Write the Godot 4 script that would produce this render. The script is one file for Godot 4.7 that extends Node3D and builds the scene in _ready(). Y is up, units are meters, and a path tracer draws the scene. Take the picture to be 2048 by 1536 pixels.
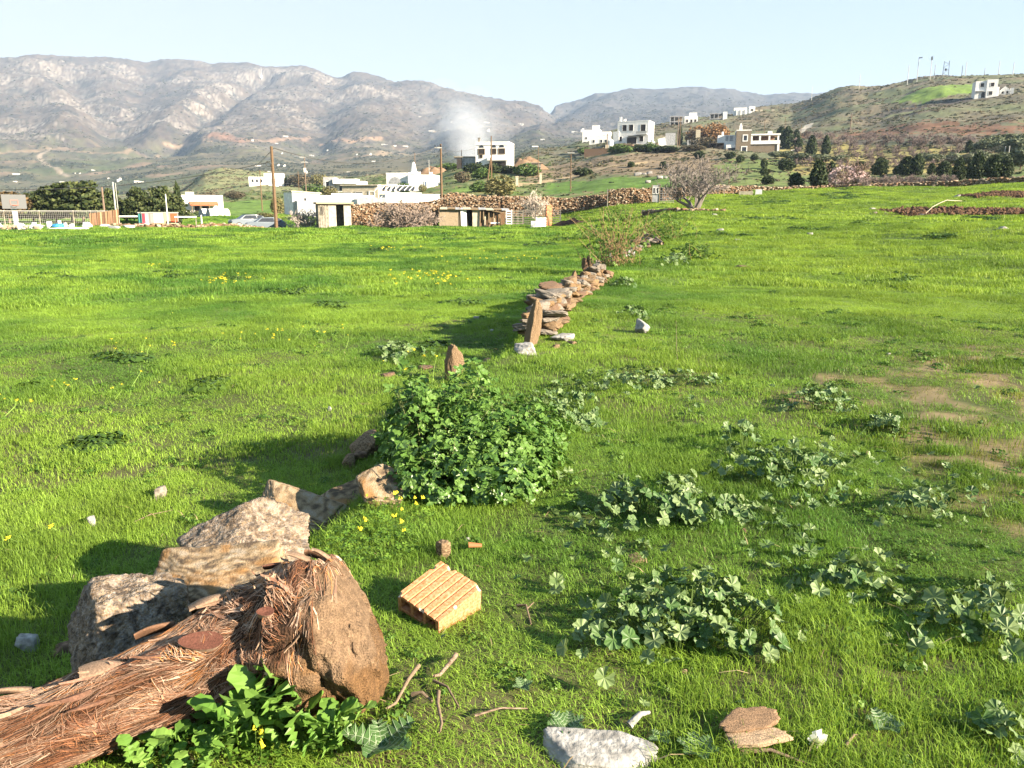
extends Node3D

# A green field with a tumbled stone wall, a fallen palm trunk, sheds and houses below bare hills.
const FOCAL := 1574.0            # focal length for a picture 1536 high
const PITCH := 0.2145
const EYE := 1.6
var ct := cos(PITCH)
var st := sin(PITCH)
var rng := RandomNumberGenerator.new()
var used := {}
var n_hill := FastNoiseLite.new()
var n_big := FastNoiseLite.new()
var n_fine := FastNoiseLite.new()
var n_cell := FastNoiseLite.new()
var n_knob := FastNoiseLite.new()

# ---------------------------------------------------------------- viewing helpers
func ray(px: float, py: float) -> Vector3:
	var v := (768.0 - py) / FOCAL
	return Vector3((px - 1024.0) / FOCAL, v * ct - st, -(ct + v * st))

func bearing(px: float, py := 400.0) -> float:
	var d := ray(px, py)
	return atan2(d.x, -d.z)

# the point of the terrain that is seen there
func hit(px: float, py: float, from := 0.8, most := 4300.0) -> Vector3:
	var d := ray(px, py)
	d /= Vector2(d.x, d.z).length()
	var t := from
	var last := from
	while t < most:
		if EYE + d.y * t < ground(d.x * t, d.z * t):
			for k in 14:
				var m := (t + last) * 0.5
				if EYE + d.y * m < ground(d.x * m, d.z * m): t = m
				else: last = m
			break
		last = t
		t *= 1.012
	return Vector3(d.x * t, ground(d.x * t, d.z * t), d.z * t)

# a point of the terrain in that direction, at a horizontal distance
func far(px: float, r: float, py := 400.0) -> Vector3:
	var a := bearing(px, py)
	return Vector3(sin(a) * r, ground(sin(a) * r, -cos(a) * r), -cos(a) * r)

# a free point seen there, at a horizontal distance
func aloft(px: float, py: float, r: float) -> Vector3:
	var d := ray(px, py)
	return d * (r / Vector2(d.x, d.z).length()) + Vector3(0, EYE, 0)

func on_ground(p: Vector3) -> Vector3:
	return Vector3(p.x, ground(p.x, p.z), p.z)

# metres of one photograph pixel at a horizontal distance
func pixel(r: float) -> float:
	return r / FOCAL * 0.97

# ---------------------------------------------------------------- terrain
const SIDE := [
	[-400, 80, 457, 87, 460, 98, 449, 110, 440, 200, 432, 400, 425, 700, 412, 1000, 392],
	[0, 80, 457, 87, 460, 98, 449, 110, 440, 200, 430, 400, 422, 700, 405, 1000, 388],
	[200, 79, 457, 87, 460, 98, 449, 110, 440, 200, 428, 400, 415, 700, 395, 1000, 375],
	[350, 79, 457, 87, 460, 98, 449, 110, 440, 200, 425, 330, 402, 450, 388, 600, 385, 1000, 355],
	[430, 79, 457, 87, 468, 98, 448, 105, 436, 150, 420, 230, 402, 330, 385, 480, 340, 600, 352, 1000, 345],
	[520, 80, 456, 87, 469, 98, 447, 105, 436, 150, 416, 220, 396, 330, 375, 480, 343, 620, 356, 1000, 342],
	[590, 82, 456, 88, 464, 98, 447, 105, 436, 150, 414, 220, 394, 330, 376, 480, 362, 700, 357, 1000, 342],
	[660, 84, 456, 110, 438, 150, 415, 230, 388, 330, 366, 450, 362, 700, 355, 1000, 338],
	[800, 85, 456, 100, 438, 130, 404, 180, 376, 250, 352, 310, 350, 600, 362, 1000, 332],
	[950, 85, 457, 96, 436, 102, 408, 130, 388, 170, 356, 200, 335, 235, 333, 330, 344, 700, 345, 1000, 310],
	[1100, 80, 457, 96, 432, 103, 402, 140, 384, 180, 360, 220, 340, 280, 316, 330, 303, 400, 297, 500, 302, 1000, 300],
	[1250, 45, 455, 70, 448, 90, 420, 98, 404, 130, 371, 170, 345, 210, 320, 250, 300, 285, 291, 330, 284, 400, 270, 480, 258, 560, 264, 1000, 295],
	[1400, 42, 454, 60, 436, 80, 416, 95, 398, 112, 377, 150, 350, 200, 322, 250, 302, 300, 290, 380, 265, 480, 244, 580, 235, 680, 240, 1000, 290],
	[1550, 40, 456, 60, 436, 80, 412, 95, 393, 112, 375, 150, 347, 200, 322, 260, 303, 330, 283, 420, 255, 520, 226, 620, 210, 720, 216, 1000, 280],
	[1700, 38, 456, 60, 436, 80, 410, 95, 392, 114, 373, 150, 350, 200, 322, 260, 290, 330, 260, 420, 222, 520, 188, 600, 173, 700, 180, 1000, 260],
	[1870, 36, 457, 60, 434, 80, 408, 95, 391, 114, 373, 150, 348, 200, 312, 260, 275, 330, 235, 420, 190, 500, 159, 570, 151, 680, 165, 1000, 240],
	[2048, 34, 458, 60, 432, 80, 404, 95, 385, 114, 364, 150, 330, 200, 300, 260, 262, 330, 225, 400, 192, 500, 158, 570, 153, 680, 165, 1000, 230],
	[2500, 34, 458, 60, 432, 80, 404, 95, 385, 114, 362, 150, 330, 200, 298, 260, 262, 330, 225, 400, 192, 500, 160, 570, 160, 680, 175, 1000, 235],
]
const RIDGE := [-500, 110, 0, 105, 120, 104, 250, 103, 330, 113, 420, 112, 440, 119, 520, 121, 600, 129, 680, 124, 740, 139, 840, 158, 900, 174, 960, 185, 1040, 202, 1090, 208, 1150, 195, 1230, 180, 1290, 176, 1350, 172, 1405, 170, 1450, 176, 1510, 192, 1580, 183, 1640, 186, 1750, 205, 2600, 240]
const R0 := 16.0
const R1 := 4400.0
const RN := 340
var heights := PackedFloat32Array()
var bearings := PackedFloat32Array()
var log_span := log(R1 / R0)

func py_slope(a: float, py: float) -> float:
	var v := (768.0 - py) / FOCAL
	return (v * ct - st) * cos(a) / (ct + v * st)

func along(list: Array, at: float, first := 0) -> float:   # linear in a flat list of x, y
	var n := list.size()
	if at <= list[first]: return list[first + 1]
	var i := first
	while i + 2 < n and list[i + 2] < at: i += 2
	if i + 2 >= n: return list[n - 1]
	return lerpf(list[i + 1], list[i + 3], (at - list[i]) / (list[i + 2] - list[i]))

func side_py(px: float, r: float) -> float:
	var k := 0
	while k + 2 < SIDE.size() and SIDE[k + 1][0] < px: k += 1
	var t := clampf((px - SIDE[k][0]) / (SIDE[k + 1][0] - SIDE[k][0]), 0.0, 1.0)
	t = t * t * (3.0 - 2.0 * t)
	return lerpf(along(SIDE[k], r, 1), along(SIDE[k + 1], r, 1), t)

func make_heights() -> void:
	var px := -400.0
	while px <= 2500.0:
		var a := bearing(px)
		bearings.append(a)
		var top := along(RIDGE, px)
		var base := side_py(px, 1000.0)
		var peak := 3050.0 + 250.0 * sin(px * 0.004) + (500.0 if px > 1100 else 0.0)
		var row := PackedFloat32Array()
		for i in RN + 1:
			var r := R0 * exp(log_span * i / RN)
			var h: float
			if r < 1000.0:
				var first: float = 0.0
				var k := 0
				while k + 2 < SIDE.size() and SIDE[k + 1][0] < px: k += 1
				first = lerpf(SIDE[k][1], SIDE[k + 1][1], clampf((px - SIDE[k][0]) / (SIDE[k + 1][0] - SIDE[k][0]), 0.0, 1.0))
				if r < first:
					var hf := EYE + py_slope(a, side_py(px, first)) * first
					var s := clampf((r - 16.0) / (first - 16.0), 0.0, 1.0)
					h = hf * s * s
				else:
					h = EYE + py_slope(a, side_py(px, r)) * r
			else:
				var t := (r - 1000.0) / (peak - 1000.0)
				if t <= 1.0:
					h = EYE + py_slope(a, lerpf(base, top, pow(t, 1.1))) * r
				else:
					h = (EYE + py_slope(a, top) * peak) - (r - peak) * 0.35
			row.append(h)
		for pass_ in 3:
			var old := row.duplicate()
			for i in range(1, RN):
				row[i] = (old[i - 1] + old[i] * 2.0 + old[i + 1]) * 0.25
		heights.append_array(row)
		px += 29.0

var ravines := []
var ravine_box := Rect2()

func make_ravines() -> void:   # folds of the mountain: depth, half width, way as seen
	var made := []
	for q in [[-46.0, 45.0, 530, 150, 470, 180, 400, 225, 350, 275, 325, 300], [24.0, 50.0, 545, 158, 440, 178, 375, 220, 335, 262], [-34.0, 55.0, 690, 140, 655, 210, 630, 270, 615, 320], [-30.0, 50.0, 130, 140, 190, 220, 235, 290], [24.0, 60.0, 60, 130, 130, 215, 180, 280], [-26.0, 60.0, 300, 130, 270, 200, 255, 260], [-30.0, 60.0, 860, 190, 850, 250, 835, 300], [-28.0, 70.0, 1130, 215, 1050, 255, 960, 290], [24.0, 70.0, 1250, 195, 1130, 240, 1040, 272]]:
		var way := PackedVector2Array()
		for k in range(2, q.size(), 2):
			var p := hit(q[k], q[k + 1], 700.0)
			way.append(Vector2(p.x, p.z))
		var box := Rect2(way[0], Vector2.ZERO)
		for p in way: box = box.expand(p)
		box = box.grow(q[1] * 3.0)
		made.append([q[0], q[1], way, box])
		ravine_box = box if made.size() == 1 else ravine_box.merge(box)
	ravines = made

func plain(x: float, z: float) -> float:   # the lie of the land without its small relief
	var r := sqrt(x * x + z * z)
	if r < R0: return 0.0
	var a := atan2(x, -z)
	var last := bearings.size() - 1
	var fade := 1.0
	var lo := bearings[0]
	var hi := bearings[last]
	if a < lo or a > hi:
		var off := (lo - a) if a < lo else (a - hi)
		fade = clampf(1.0 - off / 0.9, 0.0, 1.0)
		fade = fade * fade * (3.0 - 2.0 * fade)
		a = clampf(a, lo, hi)
	var k := int((a - lo) / (hi - lo) * last)
	k = clampi(k, 0, last - 1)
	while k > 0 and bearings[k] > a: k -= 1
	while k < last - 1 and bearings[k + 1] < a: k += 1
	var s := (a - bearings[k]) / (bearings[k + 1] - bearings[k])
	var q := minf(log(r / R0) / log_span, 0.9999) * RN
	var i := int(q)
	var f := q - i
	var b := k * (RN + 1) + i
	var h0 := lerpf(heights[b], heights[b + 1], f)
	b += RN + 1
	return lerpf(h0, lerpf(heights[b], heights[b + 1], f), s) * fade

const EDGE := [-34.0, 5.1, -20.7, 2.2, -13.2, 0.60, -9.5, 0.24, -7.3, -0.58, -5.0, -0.62, -3.9, -0.75, -3.0, -1.2, -2.4, -1.45, 2.0, -1.6]
func terrace(x: float, z: float, r: float) -> float:   # the left field lies a little lower than the right one
	var d := along(EDGE, z) - x
	if d <= 0.0: return 0.0
	return 0.25 * smoothstep(0.0, 0.42, d) * clampf((55.0 - r) / 30.0, 0.0, 1.0)

func ground(x: float, z: float) -> float:
	var r := sqrt(x * x + z * z)
	if r < R0:
		return n_fine.get_noise_2d(x * 30.0, z * 30.0) * 0.035 - terrace(x, z, r)
	var h := plain(x, z)
	if r < 55.0: h -= terrace(x, z, r)
	if r < 900.0:
		var lump := n_fine.get_noise_2d(x * 30.0, z * 30.0) * 0.035 + n_big.get_noise_2d(x * 10.0, z * 10.0) * clampf((r - 16.0) * 0.008, 0.0, 0.35)
		if r > 120.0:
			lump += n_hill.get_noise_2d(x * 4.0, z * 4.0) * clampf((r - 120.0) * 0.012, 0.0, 3.0)
		return h + lump
	var w := clampf((r - 900.0) / 700.0, 0.0, 1.0)
	if ravine_box.has_point(Vector2(x, z)):
		for q in ravines:
			if q[3].has_point(Vector2(x, z)):
				var way: PackedVector2Array = q[2]
				var near := 1e9
				for k in way.size() - 1:
					near = minf(near, Geometry2D.get_closest_point_to_segment(Vector2(x, z), way[k], way[k + 1]).distance_to(Vector2(x, z)))
				var v: float = near / q[1]
				if v < 3.0: h += q[0] * 0.8 * exp(-v * v) * w
	var e := n_hill.get_noise_2d(x, z)
	var g := n_hill.get_noise_2d(x * 0.35 + 500.0, z * 0.35)
	return h + 2.0 + w * (-absf(g) * 34.0 + 7.0 + e * 11.0 + n_fine.get_noise_2d(x * 0.6, z * 0.6) * 6.0 + n_fine.get_noise_2d(x * 3.0, z * 3.0) * 2.4)

# ---------------------------------------------------------------- naming and building helpers
func numbered(called: String) -> String:
	var n: int = used.get(called, 0)
	used[called] = n + 1
	return called if n == 0 else "%s_%03d" % [called, n]

func tag(o: Node3D, label := "", category := "", group := "", kind := "") -> Node3D:
	if label: o.set_meta("label", label)
	if category: o.set_meta("category", category)
	if group: o.set_meta("group", group)
	if kind: o.set_meta("kind", kind)
	return o

func base(called: String, where: Vector3, turn := 0.0) -> Node3D:
	var o := Node3D.new()
	o.name = numbered(called)
	add_child(o)
	o.position = where
	o.rotation.y = turn
	return o

func part(called: String, mesh: Mesh, mat: Material, parent: Node3D = null) -> MeshInstance3D:
	var o := MeshInstance3D.new()
	o.mesh = mesh
	if mat: o.material_override = mat
	if parent == null:
		o.name = numbered(called)
		add_child(o)
	else:
		o.name = called
		parent.add_child(o, true)
	return o

func copy(o: Node3D, where: Vector3, turn := 0.0) -> Node3D:
	var c: Node3D = o.duplicate()
	c.name = numbered(String(o.name).rstrip("0123456789").trim_suffix("_"))
	add_child(c)
	c.position = where
	c.rotation.y = turn
	return c

func spread(called: String, mesh: Mesh, mat: Material, places: Array, tints: Array, parent: Node3D = null) -> MultiMeshInstance3D:
	var mm := MultiMesh.new()
	mm.transform_format = MultiMesh.TRANSFORM_3D
	mm.use_colors = tints.size() > 0
	mm.mesh = mesh
	mm.instance_count = places.size()
	for i in places.size():
		mm.set_instance_transform(i, places[i])
		if tints.size() > 0: mm.set_instance_color(i, tints[i])
	var o := MultiMeshInstance3D.new()
	o.multimesh = mm
	o.material_override = mat
	if parent == null:
		o.name = numbered(called)
		add_child(o)
	else:
		o.name = called
		parent.add_child(o, true)
	o.set_meta("kind", "stuff")
	return o

class Shape:   # collects triangles with colours; front faces are clockwise as Godot wants them
	var v := PackedVector3Array()
	var c := PackedColorArray()
	var uv := PackedVector2Array()
	var colour := Color.WHITE
	var smooth := false
	func tri(p: Vector3, q: Vector3, r: Vector3) -> void:
		v.append(p); v.append(q); v.append(r)
		c.append(colour); c.append(colour); c.append(colour)
	func tri_c(p: Vector3, q: Vector3, r: Vector3, cp: Color, cq: Color, cr: Color) -> void:
		v.append(p); v.append(q); v.append(r)
		c.append(cp); c.append(cq); c.append(cr)
	func quad(p: Vector3, q: Vector3, r: Vector3, s: Vector3) -> void:
		tri(p, q, r); tri(p, r, s)
	func box(at: Vector3, size: Vector3, b := Basis()) -> void:   # at = centre
		var h := size * 0.5
		var k := []
		for i in 8: k.append(at + b * Vector3(h.x if i & 1 else -h.x, h.y if i & 2 else -h.y, h.z if i & 4 else -h.z))
		quad(k[4], k[6], k[7], k[5]); quad(k[1], k[3], k[2], k[0])
		quad(k[0], k[2], k[6], k[4]); quad(k[5], k[7], k[3], k[1])
		quad(k[2], k[3], k[7], k[6]); quad(k[0], k[4], k[5], k[1])
	func rings(list: Array) -> void:   # skin a list of equally long point rings (counter-clockwise seen from the far end)
		for i in list.size() - 1:
			var a: PackedVector3Array = list[i]
			var b: PackedVector3Array = list[i + 1]
			var n := a.size()
			for j in n:
				var m := (j + 1) % n
				quad(a[j], b[j], b[m], a[m])
	func fan(ring: PackedVector3Array, tip: Vector3, flip := false) -> void:
		for j in ring.size():
			var m := (j + 1) % ring.size()
			if flip: tri(ring[m], ring[j], tip)
			else: tri(ring[j], ring[m], tip)
	func tube(path: PackedVector3Array, radii: PackedFloat32Array, sides := 6, capped := true) -> void:
		var list := []
		var up := Vector3(0.31, 0.9, 0.17).normalized()
		for i in path.size():
			var d := (path[mini(i + 1, path.size() - 1)] - path[maxi(i - 1, 0)]).normalized()
			var x := d.cross(up)
			if x.length() < 0.05: x = d.cross(Vector3(1, 0, 0.2))
			x = x.normalized()
			var y := x.cross(d)
			var ring := PackedVector3Array()
			for j in sides:
				var a := TAU * j / sides
				ring.append(path[i] + (x * cos(a) + y * sin(a)) * radii[i])
			list.append(ring)
		rings(list)
		if capped:
			fan(list[0], path[0], true)
			fan(list[-1], path[-1])
	func done() -> ArrayMesh:
		var n := PackedVector3Array()
		n.resize(v.size())
		if smooth:
			var at := {}
			for i in range(0, v.size(), 3):
				var f := (v[i + 2] - v[i]).cross(v[i + 1] - v[i])
				for k in 3:
					var key := (v[i + k] * 4000.0).round()
					at[key] = at.get(key, Vector3()) + f
			for i in v.size(): n[i] = at[(v[i] * 4000.0).round()].normalized()
		else:
			for i in range(0, v.size(), 3):
				var f := (v[i + 2] - v[i]).cross(v[i + 1] - v[i]).normalized()
				n[i] = f; n[i + 1] = f; n[i + 2] = f
		var a := []
		a.resize(Mesh.ARRAY_MAX)
		a[Mesh.ARRAY_VERTEX] = v
		a[Mesh.ARRAY_NORMAL] = n
		a[Mesh.ARRAY_COLOR] = c
		if uv.size() == v.size(): a[Mesh.ARRAY_TEX_UV] = uv
		var m := ArrayMesh.new()
		m.add_surface_from_arrays(Mesh.PRIMITIVE_TRIANGLES, a)
		return m

# ---------------------------------------------------------------- materials
func lin(r: float, g: float, b: float) -> Color:   # a real-world base colour
	return Color(r, g, b).linear_to_srgb()

func grain(seed_: int, freq: float, lo: float, hi: float, kind := FastNoiseLite.TYPE_SIMPLEX_SMOOTH, octaves := 5, tint_lo := Color.WHITE, tint_hi := Color.WHITE) -> NoiseTexture2D:
	var n := FastNoiseLite.new()
	n.seed = seed_
	n.noise_type = kind
	n.frequency = freq
	n.fractal_octaves = octaves
	var t := NoiseTexture2D.new()
	t.width = 512
	t.height = 512
	t.seamless = true
	t.noise = n
	var g := Gradient.new()
	g.set_color(0, Color(lo * tint_lo.r, lo * tint_lo.g, lo * tint_lo.b))
	g.set_color(1, Color(hi * tint_hi.r, hi * tint_hi.g, hi * tint_hi.b))
	t.color_ramp = g
	return t

func bumps(seed_: int, freq: float, strength: float, kind := FastNoiseLite.TYPE_SIMPLEX_SMOOTH, octaves := 5) -> NoiseTexture2D:
	var n := FastNoiseLite.new()
	n.seed = seed_
	n.noise_type = kind
	n.frequency = freq
	n.fractal_octaves = octaves
	var t := NoiseTexture2D.new()
	t.width = 512
	t.height = 512
	t.seamless = true
	t.as_normal_map = true
	t.bump_strength = strength
	t.noise = n
	return t

# c: base colour (real world), colour texture and relief laid on in the thing's own axes, `size` metres per repeat
func stuff(c: Color, rough := 0.9, tex: Texture2D = null, size := 1.0, relief: Texture2D = null, depth := 1.0, vertex := false) -> StandardMaterial3D:
	var m := StandardMaterial3D.new()
	m.albedo_color = c
	m.roughness = rough
	m.metallic_specular = 0.3
	m.vertex_color_use_as_albedo = vertex
	if tex: m.albedo_texture = tex
	if relief:
		m.normal_enabled = true
		m.normal_texture = relief
		m.normal_scale = depth
	if tex or relief:
		m.uv1_triplanar = true
		m.uv1_scale = Vector3.ONE / size
	m.cull_mode = BaseMaterial3D.CULL_DISABLED
	return m

func leafy(c: Color, through := 0.5, rough := 0.55) -> StandardMaterial3D:
	var m := stuff(c, rough, null, 1.0, null, 1.0, true)
	m.backlight_enabled = true
	m.backlight = Color(through, through, through * 0.7).linear_to_srgb()
	return m

# ---------------------------------------------------------------- the setting
const ZONES := [   # base colour, width of the ragged edge in metres, outline as seen
	[0.10, 0.155, 0.03, 3.0, 1783, 207, 1815, 190, 1870, 173, 1946, 167, 1952, 188, 1850, 206],
	[0.125, 0.07, 0.045, 16.0, 1560, 262, 1700, 264, 1850, 244, 2100, 250, 2100, 264, 1900, 268, 1700, 276, 1560, 276],
	[0.07, 0.06, 0.05, 6.0, 1700, 238, 1790, 218, 1900, 203, 1990, 190, 1990, 196, 1900, 210, 1790, 228],
	[0.19, 0.165, 0.06, 7.0, 1545, 300, 1600, 285, 1850, 292, 1960, 300, 1990, 330, 1750, 350, 1590, 350],
	[0.14, 0.108, 0.072, 6.0, 1040, 335, 1150, 322, 1250, 310, 1400, 306, 1490, 322, 1480, 346, 1300, 352, 1150, 353, 1050, 364],
	[0.07, 0.125, 0.022, 2.0, 1090, 364, 1250, 355, 1420, 352, 1420, 374, 1250, 380, 1090, 388],
	[0.052, 0.030, 0.018, 1.6, 1745, 422, 1800, 418, 1950, 417, 2100, 419, 2100, 430, 1900, 431, 1800, 429],
	[0.052, 0.030, 0.018, 1.6, 1915, 391, 1960, 389, 2100, 388, 2100, 396, 1950, 396],
	[0.10, 0.13, 0.04, 4.0, 1430, 318, 1560, 318, 1600, 345, 1580, 376, 1440, 376],
	[0.09, 0.15, 0.03, 3.0, 395, 446, 400, 420, 430, 405, 560, 400, 570, 446],
	[0.30, 0.20, 0.10, 1.5, 500, 443, 510, 433, 560, 430, 575, 443],
	[0.09, 0.14, 0.03, 3.0, 895, 388, 900, 376, 1000, 376, 1040, 388],
	[0.25, 0.19, 0.115, 1.2, 980, 376, 1050, 366, 1090, 360, 1190, 338, 1300, 322, 1300, 326, 1190, 344, 1090, 366, 1040, 374],
	[0.31, 0.28, 0.235, 1.2, 1588, 270, 1600, 258, 1622, 246, 1628, 249, 1608, 262, 1597, 272],
]
const TRACKS := [   # base colour, half width, way as seen on the far slopes
	[0.26, 0.20, 0.14, 4.0, 0, 308, 60, 302, 120, 297, 160, 303, 250, 307, 320, 311],
	[0.32, 0.27, 0.21, 3.0, 100, 298, 78, 312, 90, 326, 120, 344, 135, 352],
	[0.26, 0.185, 0.135, 6.0, 425, 272, 460, 276, 500, 281, 560, 279, 620, 274],
	[0.26, 0.16, 0.11, 12.0, 425, 270, 450, 274, 480, 280],
	[0.38, 0.28, 0.19, 4.0, 330, 286, 370, 287, 420, 284],
	[0.25, 0.2, 0.145, 6.0, 680, 320, 740, 312, 800, 306, 860, 302],
	[0.40, 0.28, 0.19, 6.0, 640, 290, 700, 284, 760, 276],
	[0.38, 0.3, 0.2, 5.0, 860, 262, 920, 256, 1000, 262],
]
const CRAGS := [[560, 140, 70.0], [530, 150, 90.0], [490, 160, 80.0], [450, 175, 60.0], [420, 195, 60.0], [395, 215, 50.0], [150, 215, 80.0], [190, 235, 70.0], [260, 225, 80.0], [310, 245, 60.0], [20, 262, 70.0], [60, 275, 50.0], [90, 130, 90.0], [240, 140, 80.0], [640, 150, 80.0], [680, 200, 60.0], [720, 175, 60.0], [560, 215, 60.0], [600, 240, 50.0], [350, 160, 60.0], [780, 190, 60.0], [10, 160, 80.0]]
var crags := []
var zones := []
var tracks := []

func make_zones() -> void:
	for z in ZONES:
		var poly := PackedVector2Array()
		for k in range(4, z.size(), 2):
			var p := hit(z[k], z[k + 1], 20.0)
			poly.append(Vector2(p.x, p.z))
		var box := Rect2(poly[0], Vector2.ZERO)
		for p in poly: box = box.expand(p)
		zones.append([Color(z[0], z[1], z[2]), z[3], poly, box.grow(z[3])])
	for z in TRACKS:
		var way := PackedVector2Array()
		for k in range(4, z.size(), 2):
			var p := hit(z[k], z[k + 1], 600.0)
			way.append(Vector2(p.x, p.z))
		var box := Rect2(way[0], Vector2.ZERO)
		for p in way: box = box.expand(p)
		tracks.append([Color(z[0], z[1], z[2]), z[3], way, box.grow(z[3] * 2.0)])

func mixc(a: Color, b: Color, t: float) -> Color:
	return a.lerp(b, clampf(t, 0.0, 1.0))

func worn(x: float, z: float) -> float:   # 1 on the bare trodden earth to the right
	var best := 0.0
	for s in [[3.9, -7.2, 3.0, -4.3, 0.75], [3.6, -7.4, 5.6, -8.9, 0.7], [4.9, -7.4, 4.3, -5.4, 0.6], [2.6, -6.6, 3.6, -6.3, 0.45]]:
		var p := Geometry2D.get_closest_point_to_segment(Vector2(x, z), Vector2(s[0], s[1]), Vector2(s[2], s[3]))
		best = maxf(best, 1.0 - p.distance_to(Vector2(x, z)) / s[4])
	return clampf(best * 1.1 + n_fine.get_noise_2d(x * 90.0, z * 90.0) * 2.6 - 0.35, 0.0, 1.0) if best > 0.0 else 0.0

func soil(x: float, z: float, r: float, h: float) -> Color:
	var a := atan2(x, -z)
	var c: Color
	var f := n_fine.get_noise_2d(x * 14.0, z * 14.0)
	var b := n_big.get_noise_2d(x * 3.0, z * 3.0)
	if r < 700.0:
		if r < 14.0:
			c = mixc(Color(0.055, 0.07, 0.02), Color(0.09, 0.075, 0.04), 0.3 + f)
			var wn := worn(x, z)
			if wn > 0.0: c = mixc(c, Color(0.22, 0.155, 0.095) * (1.0 + n_fine.get_noise_2d(x * 300.0, z * 300.0) * 0.5), wn * 0.6)
		else:
			c = mixc(Color(0.055, 0.09, 0.016), Color(0.10, 0.155, 0.022), 0.5 + f * 0.7 + b * 0.6)
		var out := clampf((r - 108.0) / 8.0 + f * 0.6, 0.0, 1.0)
		if out > 0.0:
			var scrub := mixc(Color(0.092, 0.105, 0.055), Color(0.115, 0.098, 0.068), 0.5 + b * 1.3)
			scrub = mixc(scrub, Color(0.088, 0.078, 0.064), n_cell.get_noise_2d(x * 0.4, z * 0.4) * 1.2)
			var lush := mixc(Color(0.07, 0.115, 0.03), Color(0.16, 0.13, 0.07), 0.35 + f * 1.1)
			scrub = mixc(lush, scrub, clampf((a + 0.1) * 7.0, 0.0, 1.0) * clampf((r - 130.0) / 80.0, 0.0, 1.0))
			scrub = mixc(scrub, mixc(Color(0.13, 0.15, 0.07), Color(0.17, 0.16, 0.09), 0.5 + b), clampf((r - 250.0) / 60.0, 0.0, 0.8) * clampf((-a - 0.05) * 9.0 + f, 0.0, 1.0))
			c = mixc(c, scrub, out)
			c = c * (1.0 + n_fine.get_noise_2d(x * 40.0, z * 40.0) * 0.35)
		var jx := n_fine.get_noise_2d(x * 9.0, z * 9.0 + 77.0)
		var jz := n_fine.get_noise_2d(x * 9.0 + 50.0, z * 9.0)
		for q in zones:
			var p := Vector2(x + jx * q[1], z + jz * q[1])
			if q[3].has_point(p) and Geometry2D.is_point_in_polygon(p, q[2]):
				c = q[0] * (1.0 + f * 0.35 + n_fine.get_noise_2d(x * 50.0, z * 50.0) * 0.3)
		return c
	# valley floor, then the mountain
	var up := clampf((h - 40.0 - 60.0 * b) / 130.0, 0.0, 1.0)
	var patch := n_cell.get_noise_2d(x * 0.12, z * 0.12)
	var fields := mixc(Color(0.095, 0.125, 0.052), Color(0.15, 0.14, 0.085), 0.5 + patch)
	fields = mixc(fields, Color(0.045, 0.06, 0.035), (n_hill.get_noise_2d(x * 2.2, z * 2.2) - 0.08) * 4.0)
	fields = mixc(fields, Color(0.28, 0.21, 0.145), (n_hill.get_noise_2d(x * 1.7 + 300.0, z * 1.7) - 0.30) * 5.0)
	var heath := mixc(Color(0.088, 0.076, 0.070), Color(0.135, 0.112, 0.090), 0.5 + b + f * 0.6)
	if a > 0.0: heath = mixc(heath, Color(0.075, 0.075, 0.075), clampf(a * 6.0, 0.0, 0.8))
	heath = mixc(heath, Color(0.062, 0.063, 0.058), (n_hill.get_noise_2d(x * 2.5 + 90.0, z * 2.5) - 0.12) * 3.0)
	var steep := n_hill.get_noise_2d(x * 1.1 + z * 0.6, z * 0.5 - 200.0)
	var rock := clampf((steep + 0.55 * n_fine.get_noise_2d(x * 1.6, z * 1.6) - 0.12) * 3.2, 0.0, 1.0)
	rock *= 0.55
	rock *= clampf(1.15 - absf(a + 0.28) * 1.7, 0.1, 1.0)
	var grit := clampf(0.5 + n_fine.get_noise_2d(x * 7.0, z * 7.0) * 2.2, 0.0, 1.0)
	for q in crags:
		var dc: float = q[0].distance_to(Vector2(x, z)) / q[1]
		if dc < 1.6: rock = maxf(rock, clampf(1.25 - dc + n_fine.get_noise_2d(x * 2.4, z * 2.4) * 1.6, 0.0, 1.0))
	heath = mixc(heath, Color(0.32, 0.29, 0.255), rock * grit)
	c = mixc(fields, heath, up)
	var here := Vector2(x, z)
	for q in tracks:
		if q[3].has_point(here):
			var way: PackedVector2Array = q[2]
			for k in way.size() - 1:
				var d := Geometry2D.get_closest_point_to_segment(here, way[k], way[k + 1]).distance_to(here)
				if d < q[1] * 1.6: c = mixc(c, q[0], (q[1] * 1.6 - d) / q[1])
	return c * Color(0.57, 0.56, 0.56)

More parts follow.
